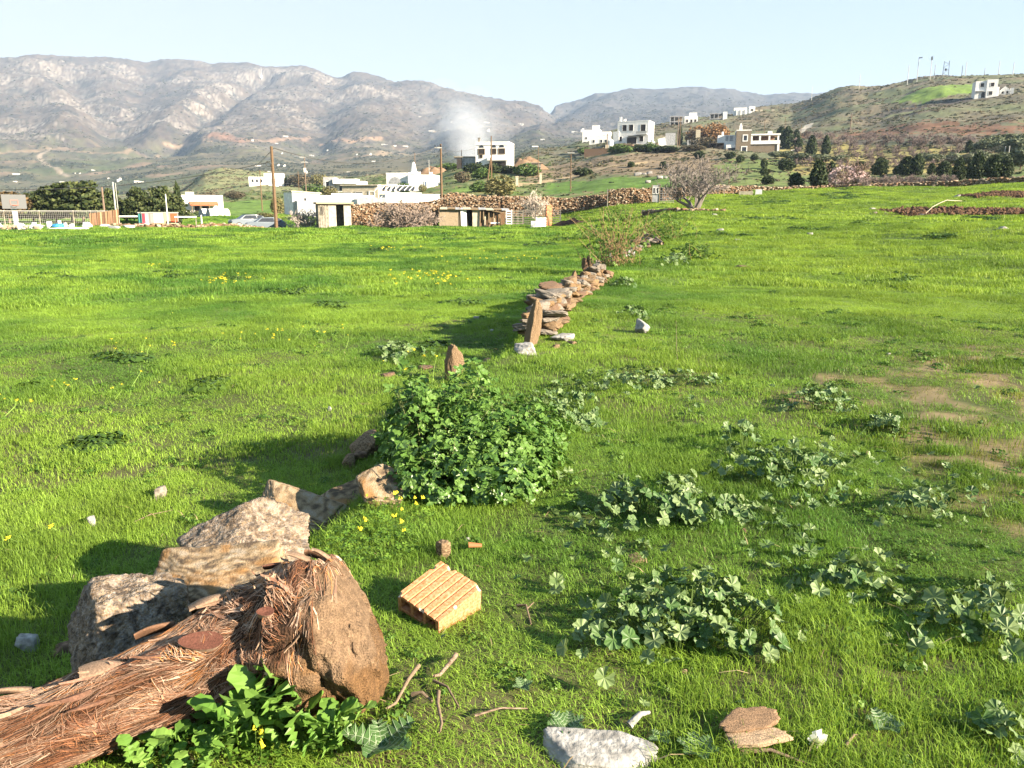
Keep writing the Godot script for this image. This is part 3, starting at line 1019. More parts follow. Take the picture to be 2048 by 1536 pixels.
# ---------------------------------------------------------------- the fallen palm trunk
const LOG := [   # centre x, y, z, radius across, radius up
	[-2.10, 0.06, -1.80, 0.115, 0.11], [-1.75, 0.085, -1.88, 0.118, 0.115], [-1.40, 0.115, -2.01, 0.118, 0.118], [-1.18, 0.155, -2.13, 0.124, 0.124],
	[-0.99, 0.195, -2.245, 0.145, 0.145], [-0.86, 0.23, -2.32, 0.185, 0.185], [-0.77, 0.248, -2.34, 0.218, 0.218], [-0.68, 0.252, -2.35, 0.24, 0.24],
	[-0.60, 0.248, -2.36, 0.248, 0.24], [-0.535, 0.235, -2.362, 0.228, 0.222], [-0.49, 0.225, -2.365, 0.195, 0.19], [-0.462, 0.215, -2.367, 0.145, 0.14], [-0.447, 0.21, -2.37, 0.08, 0.08],
]

func log_at(s: float) -> Array:   # centre, radius across, radius up, direction
	var q := clampf(s, 0.0, 0.9999) * (LOG.size() - 1)
	var i := int(q)
	var f := q - i
	var a: Array = LOG[i]
	var b: Array = LOG[i + 1]
	var z: Array = LOG[maxi(i - 1, 0)]
	var y: Array = LOG[mini(i + 2, LOG.size() - 1)]
	var c := Vector3(a[0], a[1], a[2]).cubic_interpolate(Vector3(b[0], b[1], b[2]), Vector3(z[0], z[1], z[2]), Vector3(y[0], y[1], y[2]), f)
	return [c, lerpf(a[3], b[3], f), lerpf(a[4], b[4], f), (Vector3(b[0], b[1], b[2]) - Vector3(a[0], a[1], a[2])).normalized()]

func log_skin(s: float, t: float, out := 0.0) -> Vector3:
	var q := log_at(s)
	var d: Vector3 = q[3]
	var lean := Vector3(0.35, 0.0, 0.0) * smoothstep(0.45, 1.0, s)
	var side := Vector3(-d.z, 0, d.x).normalized()
	var up := (Vector3.UP - lean).normalized()
	var lump := 1.0 + n_fine.get_noise_3d(s * 260.0, cos(t) * 60.0, sin(t) * 60.0) * 0.26
	var p: Vector3 = q[0] + (side * cos(t) * q[1] + up * sin(t) * q[2]) * lump
	var n: Vector3 = (p - q[0]).normalized()
	if s > 0.5: p += n * (n_knob.get_noise_3dv(p) * 0.5 + 0.3) * 0.016 * smoothstep(0.45, 0.65, s)
	return p + n * out

func make_palm() -> void:
	var root := base("palm_trunk", Vector3.ZERO)
	tag(root, "fallen palm trunk with shaggy brown fibres and a flared root end", "palm trunk")
	var s := Shape.new()
	s.smooth = true
	var ns := 150
	var nt := 120
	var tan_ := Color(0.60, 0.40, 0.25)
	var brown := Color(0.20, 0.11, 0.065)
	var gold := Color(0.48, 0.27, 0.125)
	var grid := []
	var cols := []
	for i in ns + 1:
		var u := float(i) / ns
		var ring := PackedVector3Array()
		var rc := PackedColorArray()
		for j in nt:
			var t := TAU * j / nt
			ring.append(log_skin(u, t))
			var knob := clampf(n_knob.get_noise_3dv(ring[j]) * 0.9 + 0.75, 0.45, 1.15)
			var edge := smoothstep(0.46, 0.56, u - 0.15 * clampf(sin(t) + 0.25, 0.0, 1.0) + n_fine.get_noise_2d(j * 3.0, u * 200.0) * 0.12 - maxf(0.0, sin(t)) * 0.02)
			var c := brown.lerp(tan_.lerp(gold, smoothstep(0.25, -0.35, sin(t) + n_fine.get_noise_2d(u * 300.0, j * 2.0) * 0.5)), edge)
			rc.append(c * knob * (1.0 + n_fine.get_noise_2d(u * 900.0, j * 12.0) * 0.5))
		grid.append(ring); cols.append(rc)
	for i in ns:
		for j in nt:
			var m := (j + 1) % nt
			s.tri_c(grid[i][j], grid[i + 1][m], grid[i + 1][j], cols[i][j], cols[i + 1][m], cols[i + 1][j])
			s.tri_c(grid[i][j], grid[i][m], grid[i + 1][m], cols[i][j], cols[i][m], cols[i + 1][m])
	var last: PackedVector3Array = grid[ns]
	var heart := Vector3.ZERO
	for p in last: heart += p / nt
	heart += Vector3(0.012, 0.0, 0.0)
	var prev := last
	for k in range(1, 9):
		var ring := PackedVector3Array()
		for j in nt:
			var f := k / 8.0
			var p: Vector3 = last[j].lerp(heart, f)
			p += Vector3(0.008, 0.0, 0.0) * sin(f * PI * 0.5) * (1.0 - f) + Vector3(0.03, 0, 0) * n_fine.get_noise_2d(p.y * 900.0, p.z * 900.0) * (1.0 - f)
			ring.append(p)
		for j in nt:
			var m := (j + 1) % nt
			s.colour = tan_.lerp(gold, 0.6) * clampf(n_knob.get_noise_3dv(ring[j]) * 0.9 + 0.75, 0.45, 1.15) * 0.85 * (1.0 + n_fine.get_noise_2d(k * 40.0, j * 30.0) * 0.5)
			s.quad(prev[j], prev[m], ring[m], ring[j])
		prev = ring
	var skin := stuff(Color.WHITE, 0.95, grain(51, 0.07, 0.45, 1.0, FastNoiseLite.TYPE_CELLULAR, 4), 0.2, bumps(52, 0.05, 14.0, FastNoiseLite.TYPE_CELLULAR, 3), 1.6, true)
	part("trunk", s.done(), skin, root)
	# fibres: thin curved strips that run along the trunk, away from the root end
	var g := RandomNumberGenerator.new()
	g.seed = 12
	var shades := [Color(0.13, 0.06, 0.035), Color(0.24, 0.105, 0.05), Color(0.19, 0.105, 0.07), Color(0.27, 0.17, 0.115), Color(0.34, 0.23, 0.165), Color(0.40, 0.29, 0.215), Color(0.36, 0.16, 0.06)]
	var f := Shape.new()
	var tufts := []
	for k in 120: tufts.append([g.randf() * 0.74, g.randf() * TAU, g.randi() % 7, g.randf_range(-0.9, 0.9)])
	for k in 27000:
		var q: Array = tufts[k % 120]
		var u: float = clampf(q[0] + g.randfn() * 0.06, 0.0, 0.78)
		var t: float = q[1] + g.randfn() * 0.5
		if u > 0.52 and (sin(t) < 0.2 or g.randf() < (u - 0.5) * 3.0): continue
		var flow := n_fine.get_noise_3d(u * 500.0, cos(t) * 45.0, sin(t) * 45.0)
		var hue := n_fine.get_noise_3d(u * 700.0 + 90.0, cos(t) * 70.0, sin(t) * 70.0 + 50.0)
		var c: Color = shades[clampi(int((hue + 0.5) * 7.0 + g.randfn() * 1.1), 0, 6)] * g.randf_range(0.6, 1.2)
		var long := g.randf_range(0.04, 0.12)
		var twist := flow * 3.2 + g.randfn() * 0.22
		var w := g.randf_range(0.0006, 0.0014) if g.randf() < 0.96 else g.randf_range(0.002, 0.006)
		var lift := g.randf_range(0.0, 0.011) * (1.0 + maxf(0.0, flow) * 2.5)
		var bend := g.randfn() * 0.3
		var pts := PackedVector3Array()
		for i in 4:
			var e := i / 3.0
			var tw := twist + bend * e
			pts.append(log_skin(u - e * long * cos(tw) * 0.42, t + e * long * sin(tw) * 4.0, 0.002 + lift * e * (1.5 - e)))
		for i in 3:
			var along_ := (pts[i + 1] - pts[i]).normalized()
			var across := along_.cross(Vector3(g.randf_range(-0.3, 0.3), 1, g.randf_range(0.0, 0.6))).normalized() * w
			var w1 := across * (1.0 - i * 0.25)
			var w2 := across * (1.0 - (i + 1) * 0.25)
			f.colour = c * (1.0 + i * 0.06)
			f.quad(pts[i] - w1, pts[i + 1] - w2, pts[i + 1] + w2, pts[i] + w1)
	tag(part("fibre", f.done(), stuff(Color.WHITE, 0.75, null, 1.0, null, 1.0, true), root), "", "", "", "stuff")
	# stubs of cut leaves
	var husk := stuff(Color.WHITE, 0.8, grain(53, 0.03, 0.6, 1.0), 0.12, bumps(54, 0.05, 5.0), 0.7, true)
	for q in [[0.10, 1.25, 0.10, 0.045, 0], [0.16, 2.2, 0.12, 0.05, 1], [0.24, 1.5, 0.11, 0.045, 1], [0.30, 2.3, 0.12, 0.05, 2], [0.36, 1.75, 0.10, 0.04, 1], [0.44, 2.6, 0.10, 0.045, 2], [0.52, 2.15, 0.10, 0.045, 0], [0.60, 1.8, 0.08, 0.035, 1], [0.64, 2.35, 0.08, 0.032, 2], [0.68, 1.9, 0.07, 0.03, 1], [0.05, 2.4, 0.12, 0.055, 0], [0.20, 2.9, 0.1, 0.05, 2], [0.33, 3.0, 0.1, 0.04, 1], [0.58, 2.75, 0.09, 0.035, 2]]:
		var b := Shape.new()
		b.smooth = true
		var at := log_skin(q[0], q[1], 0.012)
		var to := log_skin(q[0] - 0.05, q[1], 0.03)
		var axis := (to - at).normalized()
		var out: Vector3 = (at - log_at(q[0])[0]).normalized()
		var side := axis.cross(out).normalized()
		var shade: Color = [Color(0.24, 0.11, 0.075), Color(0.30, 0.20, 0.14), Color(0.20, 0.11, 0.07)][q[4]]
		b.colour = shade
		var list := []
		for i in 7:
			var e := i / 6.0
			var ring := PackedVector3Array()
			for j in 10:
				var a := TAU * j / 10.0
				var w: float = q[3] * 0.75 * (0.55 + 0.6 * sin(e * PI * 0.8))
				ring.append(at + axis * q[2] * (e - 0.3) + out * (0.012 * sin(e * 2.2) + sin(a) * 0.012 * (1.1 - e * 0.6)) + side * cos(a) * w)
			list.append(ring)
		b.rings(list)
		b.fan(list[0], at - axis * q[2] * 0.32, true)
		b.fan(list[6], at + axis * q[2] * 0.72 + out * 0.01)
		part("leaf_stub", b.done(), husk, root)
	for k in 40:   # ragged husks between the fibres
		var b := Shape.new()
		var u := g.randf_range(0.02, 0.70)
		var t := g.randf_range(-0.3, 3.3) if g.randf() < 0.6 else g.randf_range(0.9, 2.4)
		if u > 0.5 and sin(t) < 0.4: continue
		var tw := g.randfn() * 0.5
		var long := g.randf_range(0.05, 0.13)
		var w := g.randf_range(0.005, 0.015)
		var c: Color = [Color(0.26, 0.165, 0.115), Color(0.32, 0.22, 0.155), Color(0.20, 0.105, 0.07), Color(0.28, 0.165, 0.12)][k % 4]
		var l := PackedVector3Array()
		var m := PackedVector3Array()
		var r := PackedVector3Array()
		for i in 6:
			var e := i / 5.0
			var at := log_skin(clampf(u - e * long * cos(tw) * 0.42, 0.0, 1.0), t + e * long * sin(tw) * 4.0, 0.006 + 0.03 * e * e)
			var out: Vector3 = (at - log_at(u)[0]).normalized()
			var ax := (log_skin(maxf(u - 0.02, 0.0), t) - log_skin(u, t)).normalized()
			var side := ax.cross(out).normalized() * w * (1.0 - e * 0.6) * g.randf_range(0.7, 1.2)
			l.append(at - side - out * w * 0.4)
			m.append(at + out * w * 0.35)
			r.append(at + side - out * w * 0.4)
		for i in 5:
			b.colour = c * g.randf_range(0.8, 1.2)
			b.quad(l[i], l[i + 1], m[i + 1], m[i])
			b.quad(m[i], m[i + 1], r[i + 1], r[i])
		part("husk", b.done(), husk, root)
	# the oval reddish scar
	for q in [[395, 1280, 0.5, 38.0, 17.0], [532, 1228, 0.66, 16.0, 9.0]]:
		var b := Shape.new()
		b.colour = Color(0.27, 0.115, 0.085)
		var at := aloft(q[0], q[1], 1.0)
		var d := (at - Vector3(0, EYE, 0)).normalized()
		var best := Vector3.ZERO
		var near := 99.0
		for i in 120:
			for j in 40:
				var p := log_skin(i / 120.0, j * TAU / 40.0)
				var off := (p - Vector3(0, EYE, 0)).cross(d).length()
				if off < 0.02 and p.distance_to(Vector3(0, EYE, 0)) < near:
					near = p.distance_to(Vector3(0, EYE, 0)); best = p
		if near > 50.0: continue
		var out := (-d * 1.3 + Vector3.UP * 0.9).normalized()
		var x := Vector3(1, 0.25, 0).slide(out).normalized()
		var y := out.cross(x)
		var c := best + out * 0.014
		var rim := PackedVector3Array()
		var low := PackedVector3Array()
		for j in 20:
			var a := TAU * j / 20.0
			var e: Vector3 = (x * cos(a) * q[3] + y * sin(a) * q[4] * (1.0 + 0.2 * cos(a))) * near / FOCAL
			rim.append(c + e)
			low.append(c + e * 0.85 - out * 0.03)
		b.fan(rim, c - out * 0.006, true)
		b.fan(rim, c - out * 0.006)
		b.colour = Color(0.42, 0.30, 0.22)
		b.rings([rim, low])
		tag(part("leaf_scar", b.done(), husk, root), "oval reddish cut leaf scar")

# ---------------------------------------------------------------- small things near the camera
func make_brick() -> void:
	var clay := stuff(lin(0.50, 0.285, 0.175), 0.92, grain(61, 0.012, 0.78, 1.0, FastNoiseLite.TYPE_SIMPLEX_SMOOTH, 5, Color(1, 0.80, 0.62)), 0.12, bumps(62, 0.05, 4.0), 0.7)
	var lime := stuff(lin(0.66, 0.52, 0.40), 0.95, grain(63, 0.02, 0.7, 1.0), 0.1, bumps(64, 0.05, 5.0), 0.9)
	var b := CSGCombiner3D.new()
	b.name = numbered("hollow_brick")
	add_child(b)
	var w := 0.225
	var h := 0.145
	var l := 0.25
	var body := CSGBox3D.new()
	body.name = "body"
	body.size = Vector3(w, h, l)
	body.material = clay
	b.add_child(body)
	for i in 3:
		for j in 2:
			var hole := CSGBox3D.new()
			hole.name = "hole"
			hole.operation = CSGShape3D.OPERATION_SUBTRACTION
			hole.size = Vector3(0.054, 0.052, l + 0.02)
			hole.position = Vector3((i - 1) * 0.068, (j - 0.5) * 0.066, 0)
			hole.material = clay
			b.add_child(hole, true)
	for i in 6:
		for side in [-1, 1]:
			var g := CSGBox3D.new()
			g.name = "groove"
			g.operation = CSGShape3D.OPERATION_SUBTRACTION
			g.size = Vector3(0.0075, 0.011, l + 0.02)
			g.position = Vector3((i - 2.5) * 0.036, side * h * 0.5, 0)
			g.rotation.z = PI / 4
			g.material = clay
			b.add_child(g, true)
	for q in [[w * 0.5, h * 0.5, -l * 0.5, 0.022], [-w * 0.5, h * 0.5, l * 0.5, 0.018], [w * 0.52, -h * 0.3, l * 0.2, 0.03], [0.02, h * 0.5, l * 0.52, 0.016], [-w * 0.5, h * 0.5, -l * 0.3, 0.014], [w * 0.5, h * 0.52, l * 0.1, 0.012], [-0.05, h * 0.53, -l * 0.5, 0.02]]:
		var chip := CSGSphere3D.new()
		chip.name = "chip"
		chip.operation = CSGShape3D.OPERATION_SUBTRACTION
		chip.radius = q[3]
		chip.radial_segments = 9
		chip.rings = 6
		chip.position = Vector3(q[0], q[1], q[2])
		chip.material = lime
		b.add_child(chip, true)
	var p := hit(872, 1240)
	b.position = p + Vector3(0.012, 0.045, -0.055)
	b.rotation = Vector3(0.0, 0.0, 0.0)
	b.basis = Basis(Vector3.RIGHT, 0.28) * Basis(Vector3.UP, -0.68) * Basis(Vector3.BACK, -0.05)
	tag(b, "hollow orange clay brick with ridged top lying in the grass", "brick")

func twig(points: Array, thick: float, label: String, mat: Material, lift := 0.02, group := "") -> void:
	var path := PackedVector3Array()
	var radii := PackedFloat32Array()
	var n := points.size()
	for i in n:
		var p := hit(points[i][0], points[i][1])
		path.append(p + Vector3(0, lift + (0.02 if i % 2 == 1 else 0.0), 0))
		radii.append(thick * (1.0 - 0.55 * i / (n - 1)))
	var s := Shape.new()
	s.smooth = true
	s.tube(path, radii, 7)
	tag(part("twig", s.done(), mat), label, "twig", group)

func make_litter() -> void:
	var t := "dry twigs beside the root end of the palm trunk"
	var grey := m_wood_grey
	twig([[838, 1352], [818, 1390], [792, 1428], [775, 1450]], 0.008, "straight grey twig leaning at the palm's root end", m_twig, 0.04, t)
	twig([[912, 1325], [905, 1345], [880, 1365], [868, 1378]], 0.010, "pale forked twig nearest the hollow brick", grey, 0.03, t)
	twig([[868, 1372], [895, 1395], [918, 1425]], 0.006, "thin twig running down right from the pale forked one", m_twig, 0.02, t)
	twig([[825, 1405], [845, 1412], [865, 1420]], 0.008, "short dark twig across the bundle of twigs", m_twig, 0.03, t)
	twig([[878, 1405], [876, 1440], [884, 1470], [880, 1500]], 0.007, "bent brown twig standing lowest in the bundle", m_twig, 0.04, t)
	twig([[950, 1442], [1000, 1438], [1055, 1428]], 0.005, "long straw stalk lying right of the twig bundle", grey, 0.02, t)
	twig([[1035, 1220], [1052, 1228], [1062, 1258]], 0.006, "small forked twig right of the hollow brick", m_twig, 0.02)
	twig([[1052, 1228], [1068, 1222]], 0.004, "short twig tip right of the hollow brick", m_twig, 0.02)
	twig([[265, 1052], [300, 1042], [345, 1026]], 0.005, "straw stalk in the shaded grass left of the boulder", grey, 0.02)
	twig([[1258, 1462], [1280, 1450], [1298, 1436]], 0.013, "bleached wood sliver above the concrete slab", m_white_stone, 0.02)
	twig([[1480, 1512], [1540, 1520], [1610, 1535]], 0.008, "dark stick lying below the bark piece", m_twig, 0.015)
	twig([[1690, 1500], [1705, 1490], [1715, 1478]], 0.006, "short twig right of the white shell", m_twig, 0.015)
	twig([[1355, 742], [1353, 700], [1352, 640]], 0.004, "thin dry stalk in the grass right of the dry wall", grey, 0.02)
	# a slab of old concrete
	var p := hit(1205, 1545, 0.6)
	var slab := part("concrete_slab", rock(301, Vector3(0.345, 0.085, 0.14), 24, [[0, 1, 0, 0.75], [-0.9, 0.2, 0.3, 0.85], [0.9, 0.1, 0.6, 0.9]], 3, 0.03, 22.0), m_white_stone)
	slab.position = p + Vector3(0.0, 0.018, -0.055)
	slab.rotation = Vector3(0.12, -0.06, -0.03)
	tag(slab, "cracked whitish slab of concrete at the bottom edge of the lawn", "concrete slab")
	# a flake of bark in two layers
	var bark := base("bark_piece", hit(1505, 1500))
	tag(bark, "flat brown flake of bark in two layers near the bottom edge", "bark")
	var top := part("upper_layer", rock(302, Vector3(0.205, 0.045, 0.085), 18, [[0, 1, 0, 0.6]], 8, 0.09, 18.0), stuff(lin(0.36, 0.23, 0.14), 0.95, grain(66, 0.03, 0.5, 1.0), 0.1, bumps(67, 0.05, 6.0), 1.0), bark)
	top.position = Vector3(-0.01, 0.066, -0.045)
	top.rotation = Vector3(0.15, 0.12, 0.08)
	var low := part("lower_layer", rock(303, Vector3(0.19, 0.04, 0.06), 18, [[0, 1, 0, 0.6]], 8, 0.09, 18.0), stuff(lin(0.50, 0.36, 0.24), 0.95, grain(68, 0.03, 0.5, 1.0), 0.1, bumps(69, 0.05, 6.0), 1.0), bark)
	low.position = Vector3(0.015, 0.05, 0.015)
	low.rotation = Vector3(0.2, 0.1, 0.1)
	# a white seed husk like a crumpled petal
	var s := Shape.new()
	for k in 6:
		var a := (k - 2.5) * 0.33
		var up := Vector3(sin(a) * 0.55, cos(a), 0.12 * sin(k * 2.0)) * (0.062 + 0.008 * sin(k * 3.0))
		var side := Vector3(cos(a), -sin(a) * 0.5, 0.3 * sin(k * 1.7)) * 0.012
		s.tri(Vector3(0, 0, 0), up - side, up * 0.7 + side)
		s.tri(Vector3(0, 0, 0), up * 0.7 + side, up * 0.62 - side * 1.4)
		s.tri(up - side, up * 1.08 + side * 0.3, up * 0.7 + side)
	var husk := part("seed_husk", s.done(), leafy(lin(0.78, 0.76, 0.74), 0.7, 0.7))
	husk.position = hit(1633, 1502) + Vector3(0, 0.005, 0)
	tag(husk, "papery white husk standing in the grass right of the bark", "husk")
	var curled := Shape.new()
	curled.colour = Color(0.30, 0.11, 0.05)
	for k in 5:
		var a := k * 0.5 - 1.0
		var b := a + 0.5
		curled.quad(Vector3(-0.03, 0.012 + 0.016 * cos(a), sin(a) * 0.016), Vector3(0.036, 0.008 + 0.012 * cos(a), sin(a) * 0.01), Vector3(0.036, 0.008 + 0.012 * cos(b), sin(b) * 0.01), Vector3(-0.03, 0.012 + 0.016 * cos(b), sin(b) * 0.016))
	var dead := part("dead_leaf", curled.done(), leafy(Color.WHITE, 0.3, 0.6))
	dead.position = hit(948, 1108) + Vector3(0, 0.035, 0)
	dead.rotation = Vector3(0.3, 0.2, -0.1)
	tag(dead, "curled red brown dead leaf behind the hollow brick", "dead leaf")

# ---------------------------------------------------------------- plants near the camera
func mallow_leaf(seed_: int) -> ArrayMesh:   # a round pleated leaf of radius 1 that faces up, its stalk at the origin
	var g := RandomNumberGenerator.new()
	g.seed = seed_
	var s := Shape.new()
	var n := 21
	var cup := g.randf_range(0.05, 0.4)
	var rim := PackedVector3Array()
	var mid := PackedVector3Array()
	for i in n + 1:
		var a := -2.8 + 5.6 * i / n
		var r := 1.0 + 0.10 * cos(a * 7.0) + g.randf_range(-0.05, 0.05)
		var y := (0.09 if i % 3 == 0 else -0.04) + cup * 0.7 + 0.2 * sin(a * 2.0 + seed_) + g.randf_range(-0.03, 0.03)
		rim.append(Vector3(sin(a) * r, y, cos(a) * r))
		mid.append(Vector3(sin(a) * 0.5, y * 0.45 + (0.03 if i % 3 == 0 else -0.02), cos(a) * 0.5))
	for i in n:
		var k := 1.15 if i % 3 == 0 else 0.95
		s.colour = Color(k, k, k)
		s.tri(Vector3.ZERO, mid[i + 1], mid[i])
		s.quad(mid[i], mid[i + 1], rim[i + 1], rim[i])
	return s.done()

func leaf_place(p: Vector3, normal: Vector3, size: float, spin: float) -> Transform3D:
	var y := normal.normalized()
	var x := y.cross(Vector3(sin(spin), 0.01, cos(spin))).normalized()
	return Transform3D(Basis(x, y, x.cross(y)).scaled(Vector3.ONE * size), p)

var mallow_leaves := []

func mallow(label: String, px: float, py: float, rx: float, ry: float, count: int, size: float, high: float, apart: bool) -> void:
	var g := RandomNumberGenerator.new()
	g.seed = int(px * 7 + py)
	var centre := hit(px, py)
	var root := base("mallow_plant", centre)
	tag(root, label, "mallow", "mallow plants in the grass")
	var places := []
	var tints := []
	var stalks := Shape.new()
	stalks.colour = Color(0.09, 0.14, 0.04)
	for i in count:
		var a := g.randf() * TAU
		var q := sqrt(g.randf()) * (1.0 + (g.randf() * 0.35 if g.randf() < 0.25 else 0.0)) * (0.82 + 0.3 * sin(a * 3.0 + px))
		var p := hit(px + cos(a) * q * rx, py + sin(a) * q * ry)
		var dome := sqrt(maxf(0.08, 1.0 - q * q * 0.9))
		var h := high * dome * g.randf_range(0.45, 1.1) + 0.02
		var out := (p - centre).normalized() * q
		var normal := Vector3.UP + out * 0.7 + Vector3(g.randfn(), 0, g.randfn()) * 0.6 + Vector3(0.25, 0, 0.1)
		var at := p - centre + Vector3(0, h, 0)
		var foot := (p - centre) * 0.75
		foot.y = p.y - centre.y
		var w := Vector3(0.003, 0, 0.0)
		stalks.quad(foot - w, at - w, at + w, foot + w)
		var k := g.randf()
		var c := Color(0.055, 0.115, 0.03).lerp(Color(0.15, 0.21, 0.085), k)
		var s := size * g.randf_range(0.35, 0.95)
		places.append(leaf_place(at, normal, s, g.randf() * TAU))
		tints.append(c)
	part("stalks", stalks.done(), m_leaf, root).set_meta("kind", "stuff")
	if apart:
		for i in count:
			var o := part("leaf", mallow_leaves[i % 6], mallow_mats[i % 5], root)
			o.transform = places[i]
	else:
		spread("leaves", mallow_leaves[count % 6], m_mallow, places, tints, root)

var mallow_mats := []

func make_mallows() -> void:
	m_mallow.metallic_specular = 0.4
	for k in 6: mallow_leaves.append(mallow_leaf(k + 1))
	for k in 5:
		var m: StandardMaterial3D = m_mallow.duplicate()
		m.albedo_color = Color(0.055, 0.115, 0.03).lerp(Color(0.15, 0.21, 0.085), k / 4.0).linear_to_srgb()
		mallow_mats.append(m)
	mallow("broad mallow plant with pleated grey green leaves, largest patch right of the brick", 1370, 1262, 240, 100, 175, 0.044, 0.11, true)
	mallow("mallow plant spreading above the largest patch towards the leafy bush", 1320, 1030, 180, 60, 125, 0.048, 0.11, true)
	mallow("mallow plant in the tall grass behind and right of the upper patch", 1600, 950, 165, 75, 110, 0.045, 0.12, true)
	mallow("mallow plant cut by the right edge of the picture, with dry stems", 1960, 1255, 130, 80, 70, 0.046, 0.10, true)
	mallow("sparse mallow leaves in the grass at the lower right corner", 1990, 1470, 80, 55, 14, 0.036, 0.06, true)
	mallow("narrow mallow strip between the largest patch and the right edge", 1690, 1178, 85, 32, 26, 0.045, 0.10, true)
	mallow("thin mallow shoots along the back of the upper right mallow", 1490, 900, 70, 28, 22, 0.05, 0.16, true)
	var root := base("mallow_plant", hit(1600, 1080))
	tag(root, "loose single mallow leaves strewn in the turf between the mallow patches", "mallow")
	var g := RandomNumberGenerator.new()
	g.seed = 43
	var places := []
	var tints := []
	for i in 520:
		var p := hit(1560 + g.randfn() * 270, 1050 + g.randfn() * 130)
		if n_fine.get_noise_2d(p.x * 40.0, p.z * 40.0) < -0.05: continue
		places.append(leaf_place(p - root.position + Vector3(0, g.randf_range(0.02, 0.07), 0), Vector3(g.randfn() * 0.5 + 0.2, 1, g.randfn() * 0.5), g.randf_range(0.012, 0.038), g.randf() * TAU))
		tints.append(Color(0.05, 0.105, 0.024).lerp(Color(0.13, 0.185, 0.065), g.randf()))
	spread("leaves", mallow_leaves[1], m_mallow, places, tints, root)
	mallow("flat carpet of small mallow leaves right of the leafy bush", 1130, 815, 85, 55, 130, 0.045, 0.09, false)
	mallow("dusty mallow carpet stretching behind the tall grass", 1290, 768, 150, 26, 140, 0.042, 0.08, false)
	mallow("small dark mallow tuft beside the bare trodden earth", 1640, 812, 70, 28, 60, 0.048, 0.12, false)
	mallow("small mallow tuft at the edge of the bare earth", 1770, 860, 40, 22, 36, 0.045, 0.10, false)
	mallow("low mallow tuft in front of the trodden earth on the right", 1860, 1030, 110, 40, 46, 0.045, 0.09, false)
	mallow("dark mallow clump on the lawn left of the pointed standing stone", 800, 715, 52, 17, 80, 0.055, 0.16, false)
	mallow("mallow clump in the grass right of the dry wall's far end", 1250, 572, 24, 9, 60, 0.06, 0.16, false)
	mallow("mallow clump between the dry wall and the lone white rock", 1268, 632, 30, 9, 50, 0.05, 0.12, false)
	mallow("round mallow clump on the right field above the lone white rock", 1352, 527, 28, 11, 70, 0.08, 0.25, false)

func palmate(seed_: int) -> ArrayMesh:   # three toothed leaflets in a spray of length 1 along +z
	var g := RandomNumberGenerator.new()
	g.seed = seed_
	var s := Shape.new()
	for k in 3:
		var a := (k - 1) * 0.95 + g.randf_range(-0.1, 0.1)
		var d := Vector3(sin(a), 0.0, cos(a))
		var x := Vector3(cos(a), 0.0, -sin(a))
		var long := (1.0 if k == 1 else 0.8) * g.randf_range(0.9, 1.1)
		var droop := g.randf_range(0.05, 0.3)
		var l := PackedVector3Array()
		var r := PackedVector3Array()
		var m := PackedVector3Array()
		var w := [0.0, 0.22, 0.30, 0.19, 0.22, 0.0]
		for i in 6:
			var e := 0.12 + 0.88 * i / 5.0
			var c := d * e * long + Vector3(0, -droop * e * e, 0)
			m.append(c)
			l.append(c - x * w[i] * long + Vector3(0, 0.07, 0))
			r.append(c + x * w[i] * long + Vector3(0, 0.07, 0))
		for i in 5:
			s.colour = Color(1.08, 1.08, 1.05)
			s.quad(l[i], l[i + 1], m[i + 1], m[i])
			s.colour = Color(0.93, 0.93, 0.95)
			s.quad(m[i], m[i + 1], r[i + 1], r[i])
	return s.done()

